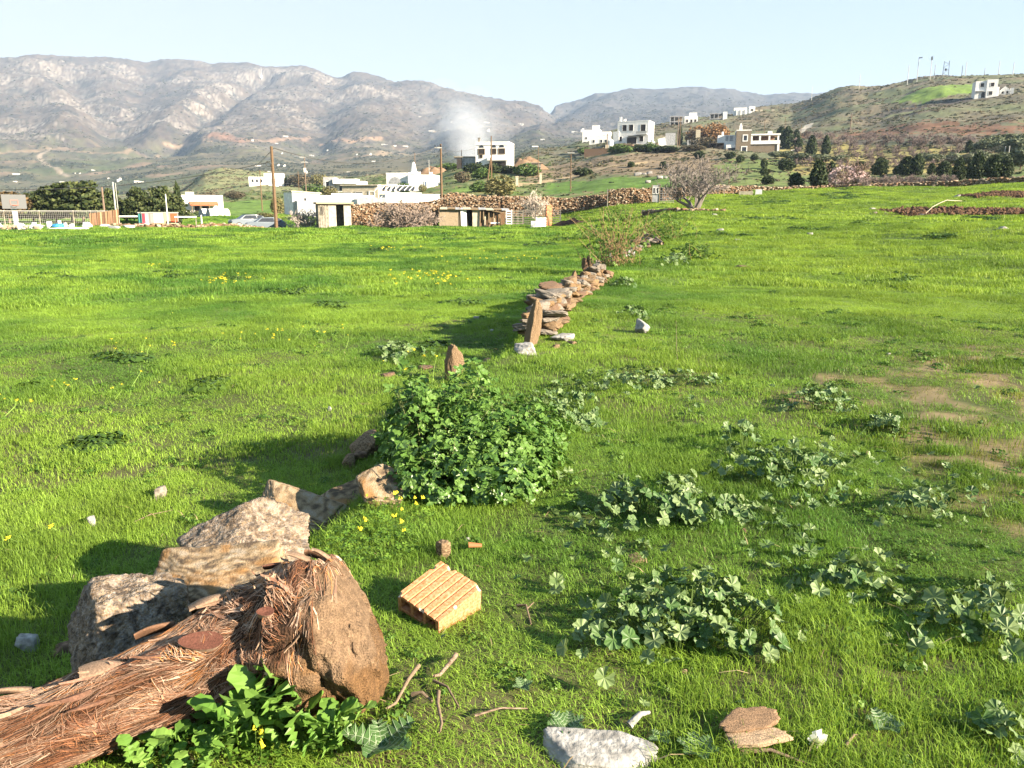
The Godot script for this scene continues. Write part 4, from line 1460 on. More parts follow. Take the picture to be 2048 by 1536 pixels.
func make_bush() -> void:
	var g := RandomNumberGenerator.new()
	g.seed = 41
	var c := hit(890, 1030) + Vector3(0.0, 0, -0.50)
	var root := base("leafy_bush", on_ground(c))
	tag(root, "dense bush of glossy green leaves growing over the line of stones", "bush")
	var kinds := [palmate(1), palmate(2), palmate(3), palmate(4)]
	var mats := []
	for k in 5:
		var m: StandardMaterial3D = m_leaf.duplicate()
		m.roughness = 0.36
		m.metallic_specular = 0.5
		m.albedo_color = Color(0.055, 0.125, 0.022).lerp(Color(0.125, 0.225, 0.048), k / 4.0).linear_to_srgb()
		mats.append(m)
	var blobs := [[0.0, 0.0, 0.05, 0.36, 0.36, 0.36], [-0.2, 0.0, -0.35, 0.30, 0.56, 0.32], [0.26, 0.0, -0.30, 0.34, 0.40, 0.4], [0.28, 0.0, 0.15, 0.30, 0.22, 0.3], [-0.05, 0.0, -0.95, 0.34, 0.44, 0.36], [0.38, 0.0, -0.85, 0.38, 0.26, 0.45], [0.02, 0.0, -0.55, 0.3, 0.52, 0.3], [-0.12, 0.0, 0.22, 0.24, 0.20, 0.2], [0.42, 0.0, -0.2, 0.24, 0.22, 0.3], [-0.3, 0.0, -0.8, 0.24, 0.46, 0.34]]
	var all := []
	for i in 4200:
		var b: Array = blobs[g.randi() % 10]
		var d := Vector3(g.randfn(), absf(g.randfn()) * 0.9, g.randfn()).normalized()
		var depth := 1.0 - 0.45 * g.randf() * g.randf() + (g.randf_range(0.0, 0.3) if g.randf() < 0.12 else 0.0) + n_fine.get_noise_3d(d.x * 60.0 + b[0] * 200.0, d.y * 60.0, d.z * 60.0) * 0.5
		var p := Vector3(b[0] + d.x * b[3] * depth, b[1] + d.y * b[4] * depth + 0.03, b[2] + d.z * b[5] * depth)
		var n := d + Vector3(0, 0.7, 0) + Vector3(g.randfn(), g.randfn(), g.randfn()) * 0.65
		all.append([p, n, g.randf_range(0.026, 0.075), g.randf() * TAU, (p + root.position).distance_to(Vector3(0, EYE, 0)) - d.dot(Vector3(0, 0.6, 0.8)) * 0.5])
	all.sort_custom(func(a, b): return a[4] < b[4])
	var places := [[], [], [], []]
	var tints := [[], [], [], []]
	for i in all.size():
		var q: Array = all[i]
		var t := leaf_place(q[0], q[1], q[2], q[3])
		if i < 300:
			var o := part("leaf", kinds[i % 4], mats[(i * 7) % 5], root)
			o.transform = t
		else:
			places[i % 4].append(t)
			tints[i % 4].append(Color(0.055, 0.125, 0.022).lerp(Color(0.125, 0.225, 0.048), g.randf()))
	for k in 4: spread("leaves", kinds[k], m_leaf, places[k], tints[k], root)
	var stems := Shape.new()
	stems.colour = Color(0.13, 0.15, 0.06)
	for i in 130:
		var b: Array = blobs[g.randi() % 10]
		var d := Vector3(g.randfn(), absf(g.randfn()) + 0.5, g.randfn()).normalized()
		var p := Vector3(b[0], 0, b[2])
		stems.tube(PackedVector3Array([p, p + d * Vector3(b[3], b[4], b[5]) * 0.5, p + d * Vector3(b[3], b[4], b[5]) * g.randf_range(0.85, 1.2)]), PackedFloat32Array([0.006, 0.004, 0.002]), 3, false)
	part("stems", stems.done(), stuff(Color.WHITE, 0.8, null, 1.0, null, 1.0, true), root).set_meta("kind", "stuff")

func lobed_leaf(seed_: int, lobes := 4) -> ArrayMesh:   # a leaf of length 1 along +z with side lobes and a large end lobe
	var g := RandomNumberGenerator.new()
	g.seed = seed_
	var s := Shape.new()
	var n := lobes * 2 + 4
	var l := PackedVector3Array()
	var m := PackedVector3Array()
	var r := PackedVector3Array()
	var bow := g.randf_range(0.15, 0.4)
	for i in n + 1:
		var e := float(i) / n
		var w := 0.03
		if e < 0.55: w = 0.03 + (0.13 + 0.1 * e if i % 2 == 1 else 0.0)
		else: w = 0.24 * sqrt(maxf(0.0, sin((e - 0.5) / 0.5 * PI))) * (1.12 if i % 2 == 0 else 0.92)
		if i == n: w = 0.0
		var c := Vector3(0.04 * sin(e * 5.0 + seed_), bow * sin(e * 2.4) - 0.12 * e, e)
		m.append(c)
		l.append(c + Vector3(-w, 0.05 + g.randf_range(-0.02, 0.03), 0.03))
		r.append(c + Vector3(w, 0.05 + g.randf_range(-0.02, 0.03), 0.03))
	for i in n:
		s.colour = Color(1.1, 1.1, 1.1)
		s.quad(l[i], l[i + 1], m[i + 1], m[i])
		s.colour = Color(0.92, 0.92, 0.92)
		s.quad(m[i], m[i + 1], r[i + 1], r[i])
	return s.done()

func rosette(called: String, label: String, category: String, px: float, py: float, count: int, size: float, mats: Array, kinds: Array, spread_: float, up: float, seed_: int) -> Node3D:
	var g := RandomNumberGenerator.new()
	g.seed = seed_
	var root := base(called, hit(px, py, 0.6))
	tag(root, label, category)
	for i in count:
		var a := g.randf() * TAU
		var tilt := g.randf_range(up * 0.4, up)
		var d := Vector3(sin(a) * cos(tilt), sin(tilt), cos(a) * cos(tilt))
		var x := d.cross(Vector3.UP).normalized()
		var b := Basis(-x, d.cross(x).normalized() * -1.0, d)
		if b.y.y < 0.0: b = Basis(x, -b.y, d)
		var o := part("leaf", kinds[i % kinds.size()], mats[i % mats.size()], root)
		var s := size * g.randf_range(0.6, 1.15)
		o.transform = Transform3D(b.scaled(Vector3.ONE * s), Vector3(cos(g.randf() * TAU), 0, sin(g.randf() * TAU)) * g.randf() * spread_ + Vector3(0, g.randf() * size * up * 0.75, 0))
	return root

func make_weeds() -> void:
	var kinds := [lobed_leaf(1), lobed_leaf(2), lobed_leaf(3, 3), lobed_leaf(4, 5)]
	var mats := []
	for k in 4:
		var m: StandardMaterial3D = m_leaf.duplicate()
		m.albedo_color = Color(0.085, 0.18, 0.03).lerp(Color(0.15, 0.26, 0.055), k / 3.0).linear_to_srgb()
		mats.append(m)
	rosette("leafy_weed", "bright green weed with lobed leaves growing against the palm trunk", "weed", 540, 1490, 64, 0.15, mats, kinds, 0.13, 1.3, 5)
	rosette("leafy_weed", "lobed weed lower left of the bright one, before the trunk", "weed", 440, 1522, 26, 0.10, mats, kinds, 0.10, 1.1, 6)
	rosette("leafy_weed", "lobed weed below the palm's root end at the bottom edge", "weed", 660, 1510, 34, 0.11, mats, kinds, 0.10, 1.1, 7)
	rosette("leafy_weed", "low green weed in the bottom edge under the trunk's middle", "weed", 330, 1545, 22, 0.10, mats, kinds, 0.10, 0.9, 8)
	# thistles: broad leaves with white veins
	var g := RandomNumberGenerator.new()
	g.seed = 19
	var green := leafy(lin(0.05, 0.10, 0.03), 0.3, 0.4)
	var pale := leafy(lin(0.28, 0.35, 0.22), 0.3, 0.6)
	var blade := Shape.new()
	var vein := Shape.new()
	for side in [-1.0, 1.0]:
		for k in 6:
			var e := k / 6.0
			var w := 0.34 * sin((e * 0.85 + 0.15) * PI) + 0.04
			var y := 0.12 * sin(e * 3.0)
			var c0 := Vector3(0, y, e)
			var c1 := Vector3(0, 0.12 * sin((e + 0.166) * 3.0), e + 0.166)
			var tip := Vector3(side * w, y + 0.09, e + 0.10)
			var v2 := Vector3(side * w * 0.72, y + 0.02, e + 0.17)
			var v0 := Vector3(side * w * 0.72, y + 0.02, e - 0.01)
			blade.tri(c0, v0, tip); blade.tri(c0, tip, c1); blade.tri(c1, tip, v2)
			var lift := Vector3(0, 0.012, 0)
			for t in [tip * 0.98 + c0 * 0.02, v2 * 0.9 + c0 * 0.1, v0 * 0.9 + c0 * 0.1]:
				vein.quad(c0 + lift, t + lift, t + lift + Vector3(0, 0, 0.006), c0 + lift + Vector3(0, 0, 0.016))
			vein.quad(c0 + lift - Vector3(0.012, 0, 0), c1 + lift - Vector3(0.01, 0, 0), c1 + lift + Vector3(0.01, 0, 0), c0 + lift + Vector3(0.012, 0, 0))
	var bm := blade.done()
	var vm := vein.done()
	for q in [[765, 1505, 5, 0.12, "white veined thistle with a broad leaf below the palm's root end"], [1135, 1465, 6, 0.07, "small white veined thistle above the concrete slab"], [1395, 1515, 6, 0.07, "small white veined thistle between concrete slab and bark flake"], [1770, 1465, 6, 0.07, "pale thistle in the grass right of the white husk"], [1320, 1490, 4, 0.05, "tiny white veined thistle at the slab's right end"], [1045, 1385, 4, 0.045, "tiny pale thistle in the grass above and left of the slab"]]:
		var root := base("thistle", hit(q[0], q[1], 0.6))
		tag(root, q[4], "thistle", "white veined thistles")
		for k in q[2]:
			var o := part("leaf", bm, green, root)
			var a: float = k * TAU / q[2] + q[0]
			o.transform = Transform3D((Basis(Vector3.UP, a) * Basis(Vector3.RIGHT, -0.35)).scaled(Vector3.ONE * q[3] * g.randf_range(0.8, 1.1)), Vector3(0, 0.015, 0))
			part("vein", vm, pale, o)
	make_flowers()

func make_flowers() -> void:
	var g := RandomNumberGenerator.new()
	g.seed = 23
	var yellow := leafy(lin(0.82, 0.72, 0.05), 0.6, 0.6)
	var stalk_green := leafy(lin(0.16, 0.26, 0.05), 0.4, 0.6)
	# wood sorrel: nodding yellow bells over clover leaves
	var bell := Shape.new()
	for k in 5:
		var a := TAU * k / 5
		var b := a + TAU / 5
		bell.tri(Vector3.ZERO, Vector3(cos(a) * 0.3, -1.0, sin(a) * 0.3), Vector3(cos(b) * 0.3, -0.9, sin(b) * 0.3))
	var bell_m := bell.done()
	var clover := Shape.new()
	for k in 3:
		var a := TAU * k / 3
		var d := Vector3(cos(a), 0.1, sin(a))
		var x := Vector3(-sin(a), 0, cos(a))
		clover.tri(Vector3.ZERO, d * 0.8 - x * 0.5 + Vector3(0, 0.1, 0), d * 0.9)
		clover.tri(Vector3.ZERO, d * 0.9, d * 0.8 + x * 0.5 + Vector3(0, 0.1, 0))
	var clover_m := clover.done()
	for q in [["wood sorrel with nodding yellow flowers at the foot of the leafy bush", 765, 1055, 95, 36, 9, 260], ["wood sorrel with few yellow buds behind the hollow brick", 740, 1095, 90, 40, 3, 260], ["two or three wood sorrel buds standing before the brown layered rock", 425, 1218, 30, 12, 4, 20], ["wood sorrel with fading yellow flowers at the bottom edge under the trunk", 520, 1528, 60, 15, 3, 60]]:
		var root := base("wood_sorrel", hit(q[1], q[2]))
		tag(root, q[0], "wood sorrel", "wood sorrel by the stones")
		var places := []
		var tints := []
		for i in q[6]:
			var a := g.randf() * TAU
			var w := sqrt(g.randf())
			var p := hit(q[1] + cos(a) * w * q[3] * 1.15, q[2] + sin(a) * w * q[4] * 1.2) - root.position
			places.append(leaf_place(p + Vector3(0, g.randf_range(0.02, 0.065), 0), Vector3(g.randfn() * 0.3, 1, g.randfn() * 0.3), g.randf_range(0.012, 0.02), g.randf() * TAU))
			tints.append(Color(0.07, 0.15, 0.02).lerp(Color(0.13, 0.22, 0.03), g.randf()))
		spread("leaves", clover_m, m_leaf, places, tints, root)
		var stalks := Shape.new()
		for i in q[5]:
			var a := g.randf() * TAU
			var w := sqrt(g.randf())
			var p := hit(q[1] + cos(a) * w * q[3], q[2] + sin(a) * w * q[4]) - root.position
			var h := g.randf_range(0.10, 0.17)
			stalks.tube(PackedVector3Array([p, p + Vector3(0.004, h, 0.002)]), PackedFloat32Array([0.0014, 0.001]), 3, false)
			for k in g.randi_range(2, 4):
				var o := part("flower", bell_m, yellow, root)
				var b := Basis(Vector3.UP, g.randf() * TAU) * Basis(Vector3.RIGHT, g.randf_range(-0.6, 0.6))
				o.transform = Transform3D(b.scaled(Vector3.ONE * g.randf_range(0.014, 0.024)), p + Vector3(0.004, h, 0.002) + Vector3(g.randfn(), 0, g.randfn()) * 0.006)
		part("stalks", stalks.done(), stalk_green, root).set_meta("kind", "stuff")
	# mustard: thin branching stems with yellow heads
	var head := Shape.new()
	for k in 14:
		var a := g.randf() * TAU
		var p := Vector3(cos(a), g.randf_range(-0.8, 0.8), sin(a)) * g.randf_range(0.3, 1.0)
		var e := Vector3(g.randfn(), g.randfn() * 0.4, g.randfn()).normalized() * 0.45
		var f := e.cross(Vector3.UP).normalized() * 0.45
		head.quad(p - e, p - f, p + e, p + f)
	var head_m := head.done()
	for q in [
		[848, 790, 0.50, 5, 0.018, 1, "yellow mustard with tall branching stem on top of the leafy bush"],
		[453, 588, 0.45, 30, 0.028, 2, "yellow flowering mustard clump alone in the left field"],
		[852, 588, 0.5, 46, 0.03, 3, "largest yellow mustard clump, in the left field before the wall"],
		[565, 690, 0.22, 20, 0.016, 2.5, "scattered yellow mustard in the middle of the left field"],
		[300, 712, 0.2, 8, 0.015, 2, "sparse yellow mustard left of the middle of the left field"],
		[18, 825, 0.14, 12, 0.014, 1.5, "yellow mustard at the left edge of the lawn"],
		[175, 795, 0.2, 8, 0.014, 1.5, "yellow mustard low in the grass near the left edge"],
		[800, 515, 0.45, 14, 0.04, 4, "far yellow mustard clump before the bare brushwood"],
		[325, 552, 0.45, 6, 0.03, 3, "few yellow mustard heads far out on the left"],
		[62, 1085, 0.1, 2, 0.014, 0.3, "single yellow flower in the grass at the left edge"],
		[1000, 530, 0.4, 26, 0.03, 8, "yellow mustard thinly strewn left of the dry wall's far end"],
	]:
		var root := base("mustard_plant", hit(q[0], q[1]))
		tag(root, q[6], "mustard plant")
		var stems := Shape.new()
		var wide: float = q[5] * 0.16
		for i in q[3]:
			var foot := Vector3(g.randfn() * wide, 0, g.randfn() * wide)
			var h: float = q[2] * g.randf_range(0.6, 1.05)
			var tip := foot + Vector3(g.randfn() * 0.07, h, g.randfn() * 0.07)
			stems.tube(PackedVector3Array([foot, foot.lerp(tip, 0.6) + Vector3(g.randfn(), 0, g.randfn()) * 0.02, tip]), PackedFloat32Array([0.004, 0.003, 0.0015]), 3, false)
			var o := part("flower_head", head_m, yellow, root)
			o.transform = Transform3D(Basis(Vector3.UP, g.randf() * TAU).scaled(Vector3.ONE * q[4] * g.randf_range(0.8, 1.3)), tip)
		part("stems", stems.done(), stalk_green, root).set_meta("kind", "stuff")

func make_ground_cover() -> void:   # darker broad-leaved weeds all over the field
	var g := RandomNumberGenerator.new()
	g.seed = 29
	var s := Shape.new()
	for i in 46:
		var a := g.randf() * TAU
		var d := Vector3(cos(a), 0, sin(a)) * sqrt(g.randf())
		var p := d + Vector3(0, 0.55 * (1.0 - d.length() * 0.8) * g.randf_range(0.4, 1.0), 0)
		var n := (Vector3.UP + d * 0.8 + Vector3(g.randfn(), 0, g.randfn()) * 0.5).normalized()
		var x := n.cross(Vector3(g.randfn(), 0.1, g.randfn())).normalized() * g.randf_range(0.12, 0.24)
		var z := x.cross(n)
		var k := g.randf_range(0.8, 1.25)
		s.colour = Color(k, k, k)
		s.quad(p - x, p - z * 0.7, p + x, p + z * 0.7)
	var m := s.done()
	var places := []
	var tints := []
	var put := func(p: Vector3, w: float) -> void:
		places.append(Transform3D(Basis(Vector3.UP, g.randf() * TAU).scaled(Vector3(w, w * g.randf_range(0.7, 1.2), w)), p))
		tints.append(Color(0.032, 0.072, 0.014).lerp(Color(0.075, 0.13, 0.022), g.randf()))
	for q in [[660, 612, 45], [930, 607, 26], [100, 552, 40], [330, 550, 60], [700, 420, 0], [200, 890, 26], [420, 770, 30], [240, 720, 40], [600, 585, 50], [870, 695, 30], [1005, 470, 60], [940, 478, 70], [1090, 490, 50], [860, 500, 40], [900, 470, 50], [1130, 478, 40], [760, 500, 30], [480, 560, 30], [1420, 470, 40], [1500, 440, 60], [1560, 410, 60], [1620, 460, 40], [1750, 450, 50], [1880, 475, 60], [1690, 395, 50], [1650, 392, 60], [1950, 440, 40], [1800, 560, 30]]:
		if q[2] == 0: continue
		for k in 9:
			var p := hit(q[0] + g.randfn() * q[2] * 0.6, q[1] + g.randfn() * 3.5)
			put.call(p, g.randf_range(0.08, 0.16) * (1.0 + p.length() * 0.045))
	for i in 3200:
		var r := sqrt(lerpf(30.0, 108.0 * 108.0, g.randf()))
		var a := g.randf_range(-0.64, 0.64)
		var p := Vector3(sin(a) * r, 0, -cos(a) * r)
		if n_fine.get_noise_2d(p.x * 22.0 + 40.0, p.z * 22.0) < 0.08: continue
		if ploughed(p.x, p.z): continue
		put.call(on_ground(p), g.randf_range(0.05, 0.13) * (1.0 + r * 0.03))
	tag(spread("weeds", m, m_leaf, places, tints), "dark broad leaved weeds scattered through the field", "weeds")
	# small broad leaves between the blades near the camera
	var low := []
	var low_t := []
	for i in 2600:
		var r := sqrt(lerpf(1.7, 14.0 * 14.0, g.randf()))
		var a := g.randf_range(-0.66, 0.66)
		var x := sin(a) * r
		var z := -cos(a) * r
		if n_fine.get_noise_2d(x * 35.0, z * 35.0 + 60.0) < -0.02: continue
		var w := g.randf_range(0.02, 0.055) * (1.0 + r * 0.05)
		low.append(Transform3D(Basis(Vector3.UP, g.randf() * TAU).scaled(Vector3(w, w * g.randf_range(0.8, 1.6), w)), Vector3(x, ground(x, z) + 0.008, z)))
		low_t.append(Color(0.05, 0.11, 0.018).lerp(Color(0.12, 0.21, 0.035), g.randf()))
	tag(spread("clover", m, m_leaf, low, low_t), "small clover and broad leaves low in the turf", "clover")
	var straw := Shape.new()
	straw.quad(Vector3(-0.5, 0, -0.02), Vector3(-0.1, 0.14, -0.02), Vector3(-0.1, 0.14, 0.02), Vector3(-0.5, 0, 0.02))
	straw.quad(Vector3(-0.1, 0.14, -0.02), Vector3(0.5, 0.1, -0.01), Vector3(0.5, 0.1, 0.01), Vector3(-0.1, 0.14, 0.02))
	var bits := []
	var bits_t := []
	for i in 700:
		var r := sqrt(lerpf(1.7, 13.0 * 13.0, g.randf()))
		var a := g.randf_range(-0.66, 0.66)
		var x := sin(a) * r
		var z := -cos(a) * r
		bits.append(Transform3D(Basis(Vector3.UP, g.randf() * TAU).scaled(Vector3.ONE * g.randf_range(0.04, 0.12)), Vector3(x, ground(x, z) + 0.03, z)))
		bits_t.append(Color(0.38, 0.30, 0.17).lerp(Color(0.20, 0.13, 0.07), g.randf()))
	tag(spread("straw", straw.done(), leafy(Color.WHITE, 0.3, 0.8), bits, bits_t), "dry straw bits in the turf", "straw")
	var tiny := Shape.new()
	tiny.quad(Vector3(-1, 0, 0), Vector3(0, 0.4, -1), Vector3(1, 0, 0), Vector3(0, 0.4, 1))
	var spots := []
	for i in 350:
		var r := sqrt(lerpf(60.0, 80.0 * 80.0, g.randf()))
		var a := g.randf_range(-0.62, 0.62)
		var p := Vector3(sin(a) * r, 0, -cos(a) * r)
		if n_big.get_noise_2d(p.x * 7.0, p.z * 7.0) < 0.1: continue
		spots.append(Transform3D(Basis(Vector3.UP, g.randf() * TAU).scaled(Vector3.ONE * (0.010 + r * 0.0007)), on_ground(p) + Vector3(0, 0.09 + r * 0.002, 0)))
	tag(spread("flowers", tiny.done(), leafy(lin(0.75, 0.68, 0.08), 0.5, 0.6), spots, []), "tiny yellow flowers strewn through the field", "flowers")

# ---------------------------------------------------------------- builders for houses, walls, trees and poles
var m_plaster: StandardMaterial3D
var m_plaster_grey: StandardMaterial3D
var m_cream: StandardMaterial3D
var m_glass: StandardMaterial3D
var m_dark: StandardMaterial3D
var m_frame: StandardMaterial3D
var m_blue: StandardMaterial3D
var m_concrete: StandardMaterial3D
var m_pole: StandardMaterial3D
var m_metal: StandardMaterial3D
var m_wire: StandardMaterial3D
var m_plank: StandardMaterial3D
var m_wall_stone: StandardMaterial3D
var m_bark: StandardMaterial3D
var m_bark_pale: StandardMaterial3D
var m_crown: StandardMaterial3D
var m_stones := []
var pebbles := []

func make_build_materials() -> void:
	m_plaster = stuff(lin(0.72, 0.72, 0.71), 0.9, grain(71, 0.01, 0.86, 1.0), 3.0)
	m_plaster_grey = stuff(lin(0.36, 0.37, 0.39), 0.9, grain(72, 0.01, 0.75, 1.0), 3.0)
	m_cream = stuff(lin(0.48, 0.43, 0.33), 0.9, grain(73, 0.01, 0.78, 1.0), 3.0)
	m_glass = stuff(lin(0.03, 0.035, 0.045), 0.15)
	m_dark = stuff(lin(0.03, 0.026, 0.024), 0.9)
	m_frame = stuff(lin(0.72, 0.70, 0.66), 0.7)
	m_blue = stuff(lin(0.07, 0.13, 0.26), 0.7)
	m_concrete = stuff(lin(0.29, 0.265, 0.22), 0.95, grain(74, 0.01, 0.6, 1.0), 2.0)
	m_pole = stuff(lin(0.19, 0.125, 0.075), 0.9, grain(75, 0.02, 0.6, 1.0), 1.0)
	m_metal = stuff(lin(0.34, 0.34, 0.33), 0.6)
	m_wire = stuff(lin(0.05, 0.05, 0.05), 0.6)
	m_plank = stuff(lin(0.29, 0.21, 0.13), 0.9, grain(76, 0.02, 0.6, 1.0), 0.8)
	m_wall_stone = stuff(lin(0.24, 0.15, 0.09), 0.95, grain(77, 0.02, 0.5, 1.0), 1.0)
	m_bark = stuff(lin(0.15, 0.11, 0.085), 0.95)
	m_bark_pale = stuff(lin(0.36, 0.31, 0.27), 0.95)
	m_crown = leafy(Color.WHITE, 0.35, 0.7)
	for c in [[0.205, 0.14, 0.085], [0.16, 0.10, 0.062], [0.22, 0.17, 0.118], [0.115, 0.078, 0.054], [0.29, 0.245, 0.19]]:
		m_stones.append(stuff(lin(c[0], c[1], c[2]), 0.95))
	for k in 5: pebbles.append(rock(400 + k, Vector3.ONE, 3, [[0, 1, 0, 0.85]], 6, 0.06, 18.0, 0.0, false))

func facing(called: String, label: String, category: String, px: float, r: float, turn := 0.0, py := 400.0, group := "") -> Node3D:
	var p := far(px, r, py)
	var o := base(called, p, -bearing(px, py) + turn)
	tag(o, label, category, group)
	return o

func box_mesh(w: float, h: float, d: float) -> ArrayMesh:
	var s := Shape.new()
	s.box(Vector3.ZERO, Vector3(w, h, d))
	return s.done()

# a block with its foot at y and its front at z
func block(root: Node3D, called: String, mat: Material, x: float, y: float, z: float, w: float, h: float, d: float, turn := Vector3.ZERO) -> MeshInstance3D:
	var o := part(called, box_mesh(w, h, d), mat, root)
	o.position = Vector3(x, y + h * 0.5, z - d * 0.5)
	o.rotation = turn
	return o

func mound(seed_: int, w: float, h: float, d: float) -> ArrayMesh:   # a heap of loose earth
	var n := FastNoiseLite.new()
	n.seed = seed_
	n.frequency = 0.35
	var s := Shape.new()
	s.smooth = true
	var list := []
	for i in 13:
		var ring := PackedVector3Array()
		for j in 40:
			var a := TAU * j / 40.0
			var q := maxf(0.001, i / 12.0)
			var r := q * (1.0 + 0.25 * n.get_noise_2d(cos(a) * 3.0, sin(a) * 3.0))
			var y := h * pow(1.0 - q * q, 1.1) * (1.0 + 0.45 * n.get_noise_2d(cos(a) * q * 7.0 + 9.0, sin(a) * q * 7.0)) - 0.3 * q
			ring.append(Vector3(cos(a) * r * w * 0.5, y, sin(a) * r * d * 0.5))
		list.append(ring)
	for i in 12:
		for j in 40:
			var m := (j + 1) % 40
			s.quad(list[i][j], list[i][m], list[i + 1][m], list[i + 1][j])
	return s.done()

func parapet(root: Node3D, mat: Material, x: float, y: float, z: float, w: float, d: float, h := 0.35) -> void:
	var s := Shape.new()
	var t := 0.22
	s.box(Vector3(x, y + h * 0.5, z - t * 0.5 + 0.04), Vector3(w + 0.08, h, t))
	s.box(Vector3(x, y + h * 0.5, z - d + t * 0.5 - 0.04), Vector3(w + 0.08, h, t))
	s.box(Vector3(x - w * 0.5 + t * 0.5 - 0.04, y + h * 0.5, z - d * 0.5), Vector3(t, h - 0.01, d - 2.0 * t))
	s.box(Vector3(x + w * 0.5 - t * 0.5 + 0.04, y + h * 0.5, z - d * 0.5), Vector3(t, h - 0.01, d - 2.0 * t))
	part("parapet", s.done(), mat, root)

# a window or door with its sill at y, on the face whose outside direction is turned by `face` round y
func opening(root: Node3D, called: String, x: float, y: float, z: float, w: float, h: float, pane: Material, face := 0.0, frame: Material = null, rim := 0.1, bars := false) -> void:
	var s := Shape.new()
	s.box(Vector3(0, -rim * 0.5, 0.03), Vector3(w + rim * 2.0, rim, 0.14))
	s.box(Vector3(0, h + rim * 0.5, 0.03), Vector3(w + rim * 2.0, rim, 0.10))
	s.box(Vector3(-w * 0.5 - rim * 0.5, h * 0.5, 0.03), Vector3(rim, h, 0.10))
	s.box(Vector3(w * 0.5 + rim * 0.5, h * 0.5, 0.03), Vector3(rim, h, 0.10))
	if bars: s.box(Vector3(0, h * 0.5, 0.035), Vector3(0.06, h, 0.05))
	var o := part(called, s.done(), frame if frame else m_frame, root)
	o.position = Vector3(x, y, z)
	o.rotation.y = face
	var p := part("pane" if called == "window" else "leaf", box_mesh(w, h, 0.04), pane, o)
	p.position = Vector3(0, h * 0.5, 0.005)

func arched(root: Node3D, x: float, y: float, z: float, w: float, pane: Material, trim: Material) -> void:   # half-round light over a window
	var s := Shape.new()
	for k in 8:
		var a := PI * k / 8.0
		var b := PI * (k + 1) / 8.0
		s.tri(Vector3(0, 0, 0.03), Vector3(cos(a), sin(a), 0.06) * Vector3(w * 0.5, w * 0.5, 0.5), Vector3(cos(b), sin(b), 0.06) * Vector3(w * 0.5, w * 0.5, 0.5))
	var o := part("fanlight", s.done(), pane, root)
	o.position = Vector3(x, y, z + 0.01)

# a dry stone wall: way = [[px, distance, py of the top], ...]
func rubble_wall(called: String, label: String, way: Array, thick: float, size: float, seed_: int, dense := 1.0, category := "wall") -> Node3D:
	var g := RandomNumberGenerator.new()
	g.seed = seed_
	var root := base(called, far(way[0][0], way[0][1]))
	tag(root, label, category)
	var core := Shape.new()
	var sets := []
	for k in 5: sets.append([])
	var feet := []
	var tops := []
	for q in way:
		var f := far(q[0], q[1], q[2])
		feet.append(f)
		tops.append(maxf(0.15, aloft(q[0], q[2], q[1]).y - f.y))
	for i in way.size() - 1:
		var a: Vector3 = feet[i]
		var b: Vector3 = feet[i + 1]
		var long := Vector2(b.x - a.x, b.z - a.z).length()
		var d := Vector3(b.x - a.x, 0, b.z - a.z) / long
		var n := Vector3(-d.z, 0, d.x)
		if n.dot(-a) < 0.0: n = -n
		var cuts_ := maxi(2, int(long / 0.8))
		var rows_ := []
		for k in cuts_ + 1:
			var t := float(k) / cuts_
			var c := on_ground(a.lerp(b, t))
			var h: float = lerpf(tops[i], tops[i + 1], t) * (0.9 + 0.12 * g.randf())
			rows_.append([c + n * thick * 0.46 - Vector3(0, 0.3, 0) - root.position, c + n * thick * 0.38 + Vector3(0, h, 0) - root.position, c - n * thick * 0.38 + Vector3(0, h, 0) - root.position, c - n * thick * 0.46 - Vector3(0, 0.3, 0) - root.position, h])
		for k in cuts_:
			for e in 3: core.quad(rows_[k][e], rows_[k][e + 1], rows_[k + 1][e + 1], rows_[k + 1][e])
		var count := int(long * (lerpf(tops[i], tops[i + 1], 0.5) / size * 1.9 + 2.0) / size * 1.15 * dense)
		for k in count:
			var t := g.randf()
			var c := on_ground(a.lerp(b, t))
			var h: float = lerpf(tops[i], tops[i + 1], t)
			var v := g.randf()
			var p := c + n * thick * (0.5 - 0.08 * v) + Vector3(0, h * v, 0)
			if g.randf() < 0.28: p = c + n * thick * g.randf_range(-0.5, 0.5) + Vector3(0, h * g.randf_range(0.95, 1.06), 0)
			var w := size * g.randf_range(0.6, 1.5)
			var bs := Basis.from_euler(Vector3(g.randf_range(-0.25, 0.25), g.randf() * TAU, g.randf_range(-0.25, 0.25))) * Basis.from_scale(Vector3(w, w * g.randf_range(0.35, 0.6), w * 0.8))
			sets[g.randi() % 5].append(Transform3D(bs, p - root.position))
	part("core", core.done(), m_wall_stone, root)
	for k in 5: spread("stones", pebbles[k], m_stones[(k + seed_) % 5], sets[k], [], root)
	return root

